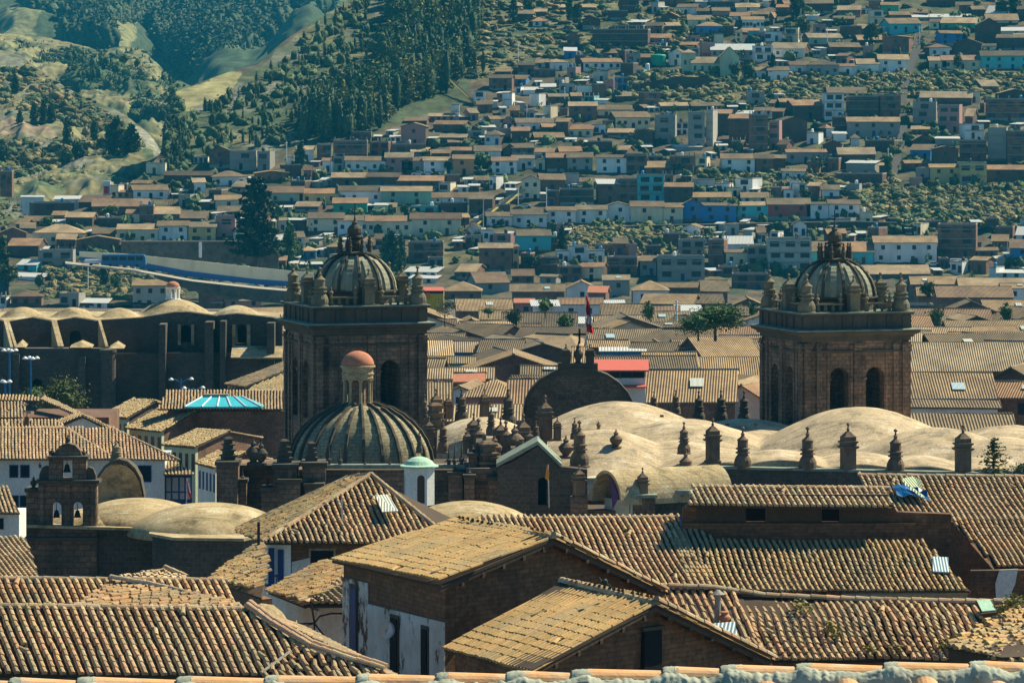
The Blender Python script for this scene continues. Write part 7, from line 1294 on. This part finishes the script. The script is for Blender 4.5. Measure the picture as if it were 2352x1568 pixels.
# N10 bottom right roof
n10 = thing('tile_roofed_house', 'wavy uneven tiled roof at bottom right with a green skylight', 'roofed house', P(2000, 1800, 130))
YT = 138.5; rd = [(1385, 1347), (1500, 1349), (1640, 1354), (1760, 1372), (2000, 1382), (2250, 1386), (2600, 1386)]
R_ = [P(x, y, YT) for x, y in rd]; e = lambda x, y: below(x, y, 1372, YT, .40); up10 = P(1800, 1372, YT)-e(1868, 1512)
front_roof(n10, [e(1440, 1500), e(1760, 1512), P(1705, 1366, YT), P(1640, 1356, YT), P(1500, 1351, YT), P(1385, 1351, YT)], up=up10, sp=.25, L=.38, r=.087, wob=.06, sag=.07, mess=.2, tint=(1.05, .92, .85))
front_roof(n10, [e(1735, 1512), e(2185, 1512), e(2250, 1440), P(2250, 1388, YT), P(2000, 1384, YT), P(1700, 1368, YT)], up=up10, sp=.25, L=.33, r=.087, wob=.12, sag=.12, mess=.3, tint=(.98, .9, .85), seed=7.7)
m = MB(); [caps(a+Vector((0, 0, .06)), b+Vector((0, 0, .06)), m, .13, .42) for a, b in zip(R_, R_[1:])]; m.build('ridge_tiles', M['tile'], n10)
thick(n10, 'wall', 'adobe', [P(1440, 1520, e(0, 1512).y+.4), P(2600, 1520, e(0, 1512).y+.4), P(2600, 1800, e(0, 1512).y+.4), P(1440, 1800, e(0, 1512).y+.4)], (0, 4, 0)); thick(n10, 'wall', 'adobe', [P(1600, 1392, YT+.3), P(2600, 1392, YT+.3), P(2600, 1700, YT+.3), P(1600, 1700, YT+.3)], (0, .5, 0))
m = MB(); m.prism([p+Vector((0, 0, .15)) for p in (e(2254, 1424), e(2292, 1420), e(2278, 1391), e(2240, 1392))], (0, 0, .06)); fr = m.build('skylight_frame', M['wood'], n10); m = MB(); m.prism([p+Vector((0, 0, .22)) for p in (e(2256, 1421), e(2287, 1418), e(2274, 1394), e(2243, 1395))], (0, 0, .03)); m.build('pane', M['green_copper'], fr)
n11 = thing('tiled_shed', 'low shed with jumbled tile roof at the bottom right corner', 'shed', P(2260, 1700, 124))
front_roof(n11, [P(2172, 1482, 124), P(2300, 1508, 121), P(2600, 1500, 122), P(2600, 1386, 130), P(2330, 1398, 130)], up=Vector((.55, .75, .4)), sp=.25, L=.34, mess=1.6, sag=.07, tint=(1.05, .95, .72)); thick(n11, 'wall', 'wood', [P(2178, 1486, 124), P(2300, 1512, 121.2), P(2300, 1700, 121.2), P(2178, 1700, 124)], (.3, .3, 0)); thick(n11, 'wall', 'wood', [P(2300, 1512, 121.2), P(2600, 1506, 122), P(2600, 1700, 122), P(2300, 1700, 121.2)], (0, .3, 0))
ck = thing('chimney_pipe', 'rusty grey chimney pipe with a stacked red clay pot', 'chimney', P(1648, 1440, 134)); m = MB(); m.tube([P(1647, 1442, 134.5), P(1649, 1366, 134.5)], .1, 10); m.lathe(P(1649, 1366, 134.5), [(.1, 0), (.22, .03), (.05, .16)], 10); m.build('pipe', M['concrete'], ck)
m = MB(); q = P(1664, 1440, 134.3); m.lathe(q, [(.1, 0), (.16, .05), (.17, .12), (.11, .19), (.17, .25), (.17, .33), (.1, .4), (.13, .48), (.05, .5)], 12); m.build('clay_pot', M['salmon'], ck)
m = MB(); m.prism([P(1640, 1434, 134.0), P(1688, 1430, 134.0), P(1696, 1474, 133.0), P(1648, 1468, 133.0)], (0, 0, .05)); tag(m.build('corrugated_sheet', M['corrblue']), 'blue-white corrugated sheet leaning by the chimney pipe', 'roof sheet')
wd = [leaves(60, 'bush', .12, np.random.default_rng(i+70), G3) for i in range(3)]; pos = [e(x, y)+Vector((0, 0, .1)) for x, y in ((1832, 1405), (1850, 1412), (1905, 1455), (1918, 1470), (2165, 1495), (2178, 1500), (2190, 1488), (2060, 1505), (2000, 1508))]+[P(x, y, 128) for x, y in ((2300, 1405), (2318, 1400), (2335, 1398), (2345, 1392), (2328, 1385))]
scatter('roof_weeds', wd, pos, np.full(len(pos), .35), np.full(len(pos), .5), M['leaf'], 'yellow-green weeds growing between the roof tiles')
# slender pole at left of the hip-roofed house
m = MB(); m.tube([P(594, 1400, 165), P(594, 1198, 165)], .06, 6); m.tube([P(585, 1225, 165), P(602, 1225, 165)], .03); tag(m.build('utility_post', M['iron']), 'dark slim post left of the white house with blue doors', 'post')
# roof and lane at far left middle
nl = thing('striped_roof_house', 'striped tile roofs at the left edge below the white hall', 'house', P(20, 1500, 250)); 
r6 = [P(-200, 1178, 268), P(46, 1178, 268), below(20, 1122, 1178, 268, .42), below(-200, 1122, 1178, 268, .42)]; tiled(r6, P(0, 1122, 271)-P(18, 1178, 268), sp=.25, L=.4, seg=3).build('roof', M['tile'], nl); thick(nl, 'white_wall', 'white', [P(-200, 1180, 268.4), P(44, 1180, 268.4), P(44, 1500, 268.4), P(-200, 1500, 268.4)], (0, 4, 0))
r7 = [P(-200, 1325, 225), P(90, 1325, 225), P(60, 1235, 232), P(-200, 1232, 232)]; tiled(r7, Vector((-.3, .8, .4)), sp=.25, L=.36, seg=3).build('roof', M['tile'], nl); openings(nl, [(-2, 8, 1190, 1215)], 268.4)
# ---------------------------------------------------------------- the roof ridge right under the camera
fg = thing('roof_ridge', 'mortared ridge of new salmon tiles along the bottom edge', 'roof ridge', P(1176, 1600, 23)); YF = 23.0; rg = random.Random(12)
xs_ = [-95, 22, 178, 345, 480, 622, 640, 812, 975, 1186, 1330, 1470, 1610, 1735, 1880, 2032, 2230, 2380]; xs_ = [-130, 40, 205, 430, 630, 838, 1020, 1190, 1340, 1540, 1680, 1850, 2050, 2250, 2420]
ridge_y = lambda x: float(np.interp(x, [0, 700, 1200, 1800, 2352], [1554, 1548, 1538, 1521, 1514]))
for i in range(len(xs_)-1):
    x0, x1 = xs_[i]+10, xs_[i+1]-4; a, b = P(x0, ridge_y(x0)+1, YF), P(x1, ridge_y(x1)+rg.uniform(3, 7), YF); m = MB(); pr_ = []; k = 12
    for c_, rr in ((a, .085), (b, .074)):
        for j in range(k+1): th = math.pi*(j/k); pr_.append(c_+Vector((0, -math.cos(th)*rr, math.sin(th)*rr-.085)))
    q = [m.av(p) for p in pr_]
    for j in range(k): m.f.append([q[j], q[j+1], q[k+2+j], q[k+1+j]]); m.m.append(0)
    m.f.append(q[:k+1][::-1]); m.m.append(0); m.f.append(q[k+1:]); m.m.append(0); m.build('ridge_tile', M['newtile'], fg, smooth=False)
NX, NY = 700, 26; xx = np.linspace(-160, 2500, NX); V = []
for j in range(NY):
    t_ = j/(NY-1)
    for i in range(NX):
        x = xx[i]; n1_ = noise.noise(Vector((x*.03, t_*3, 0)))*.5+noise.noise(Vector((x*.11, t_*7, 3)))*.3+noise.noise(Vector((x*.3, t_*16, 5)))*.25
        d_ = min(abs(x-q-4) for q in xs_[1:-1]); yy = ridge_y(x)+27-12*math.exp(-(d_/34)**2)+8*noise.noise(Vector((x*.02, 0, 7)))+5*noise.noise(Vector((x*.09, 1, 7)))-(5 if x > 1700 else 0)
        p = P(x, yy, YF-.06); a_ = t_*1.9
        V.append((p.x, YF-.06-math.sin(min(a_, 1.57))*.09-.014*n1_-max(0, a_-1.57)*.2, p.z-(1-math.cos(min(a_, 1.57)))*.10-max(0, a_-1.57)*.35+.008*n1_))
for q_ in xs_[1:-1]:
    cl = MB()
    wl_ = rg.uniform(20, 30); k = 22; nn_ = 12; base = len(cl.v)
    for i in range(nn_+1):
        x = q_+3+wl_*(2*i/nn_-1)+rg.uniform(-1, 1); c_ = P(x, ridge_y(x)+1, YF)
        for j in range(k+1):
            th = math.pi*j/k; e_ = 1-abs(2*i/nn_-1)**4; rr = .077+.007*e_+.006*noise.noise(Vector((x*.15, j*.7, 2)))*e_; xo = (4*noise.noise(Vector((q_, j*.5, i*.1))))*23/F
            cl.av((c_.x+xo, c_.y-math.cos(th)*rr, c_.z-.085+math.sin(th)*rr))
    for i in range(nn_):
        for j in range(k): a_ = base+i*(k+1)+j; cl.f.append([a_, a_+1, a_+k+2, a_+k+1]); cl.m.append(0)
    cl.build('joint_mortar', M['roughmortar'], fg, smooth=True)
m = MB(); m.arr(np.array(V), [[j*NX+i, j*NX+i+1, (j+1)*NX+i+1, (j+1)*NX+i] for j in range(NY-1) for i in range(NX-1)]); m.build('mortar', M['roughmortar'], fg, smooth=True)
for px, py in ((1945, 1566), (2125, 1562), (1760, 1572), (2290, 1572)):
    m = MB(); a = P(px, py-4, 22.78); b = a+Vector((.03, -.28, -.17)); pr_ = []; k = 10
    for c_, rr in ((a, .075), (b, .09)):
        for j in range(k+1): th = math.pi*j/k; pr_.append(c_+Vector((math.cos(th)*rr, -.3*math.sin(th)*rr, math.sin(th)*rr*.9-.05)))
    q = [m.av(p) for p in pr_]
    for j in range(k): m.f.append([q[j+1], q[j], q[k+1+j], q[k+2+j]]); m.m.append(0)
    m.f.append(q[:k+1]); m.m.append(0); m.f.append(q[k+1:][::-1]); m.m.append(0); m.build('roof_tile', M['newtile'], fg, recalc=True)
HAZE = .00008; HAZECOL = (.03, .45, .78, 1); SKY = .062; SKYTINT = (.48, .88, 1.0, 1); SUN = 5.0; SUNCOL = (1, .89, .63); EXPO = 1.0
finish_labels()
# ---------------------------------------------------------------- air, light, camera
hz = MB(); hz.box((0, 3400, 700), (5200, 6830, 1600)); ho = hz.build('haze', M['white']); ho.data.materials.clear()
hm = bpy.data.materials.new('haze_air'); hm.use_nodes = True; n_ = hm.node_tree.nodes; n_.remove(n_['Principled BSDF'])
pv = n_.new('ShaderNodeVolumePrincipled'); pv.inputs['Color'].default_value = HAZECOL; pv.inputs['Density'].default_value = HAZE; pv.inputs['Anisotropy'].default_value = 0
hm.node_tree.links.new(pv.outputs[0], n_['Material Output'].inputs['Volume']); ho.data.materials.append(hm); tag(ho, kind='stuff')
w = bpy.data.worlds.new('World'); sc.world = w; w.use_nodes = True; n = w.node_tree.nodes; l = w.node_tree.links
EL, AZ = R(46), R(56)        # sun behind the town, to the right
sk = n.new('ShaderNodeTexSky'); sk.sky_type = 'NISHITA'; sk.sun_disc = False; sk.sun_elevation = EL; sk.sun_rotation = AZ; sk.altitude = 3400
mx = n.new('ShaderNodeMix'); mx.data_type = 'RGBA'; mx.blend_type = 'MULTIPLY'; mx.inputs[0].default_value = 1; l.new(sk.outputs[0], mx.inputs[6]); mx.inputs[7].default_value = SKYTINT
l.new(mx.outputs[2], n['Background'].inputs[0]); n['Background'].inputs[1].default_value = SKY
s = bpy.data.lights.new('sun', 'SUN'); s.energy = SUN; s.angle = R(.5); s.color = SUNCOL; so = bpy.data.objects.new('sun', s); C.objects.link(so)
sd = Vector((math.sin(AZ)*math.cos(EL), math.cos(AZ)*math.cos(EL), math.sin(EL))); so.rotation_euler = sd.to_track_quat('Z', 'Y').to_euler(); so.location = (60, 60, 120)
cam = bpy.data.cameras.new('camera'); co = bpy.data.objects.new('camera', cam); C.objects.link(co); co.location = (0, 0, ZC); co.rotation_euler = (R(90), 0, 0)
cam.sensor_width = 36; cam.lens = 36*F/2352; cam.shift_y = -(784-HY)/2352; cam.clip_start = .5; cam.clip_end = 9000; sc.camera = co
sc.view_settings.view_transform = 'Standard'; sc.view_settings.look = 'None'; sc.view_settings.exposure = EXPO; sc.view_settings.gamma = 1
sc.render.engine = 'CYCLES'; sc.cycles.volume_bounces = 0; sc.cycles.max_bounces = 5; sc.cycles.volume_step_rate = 10
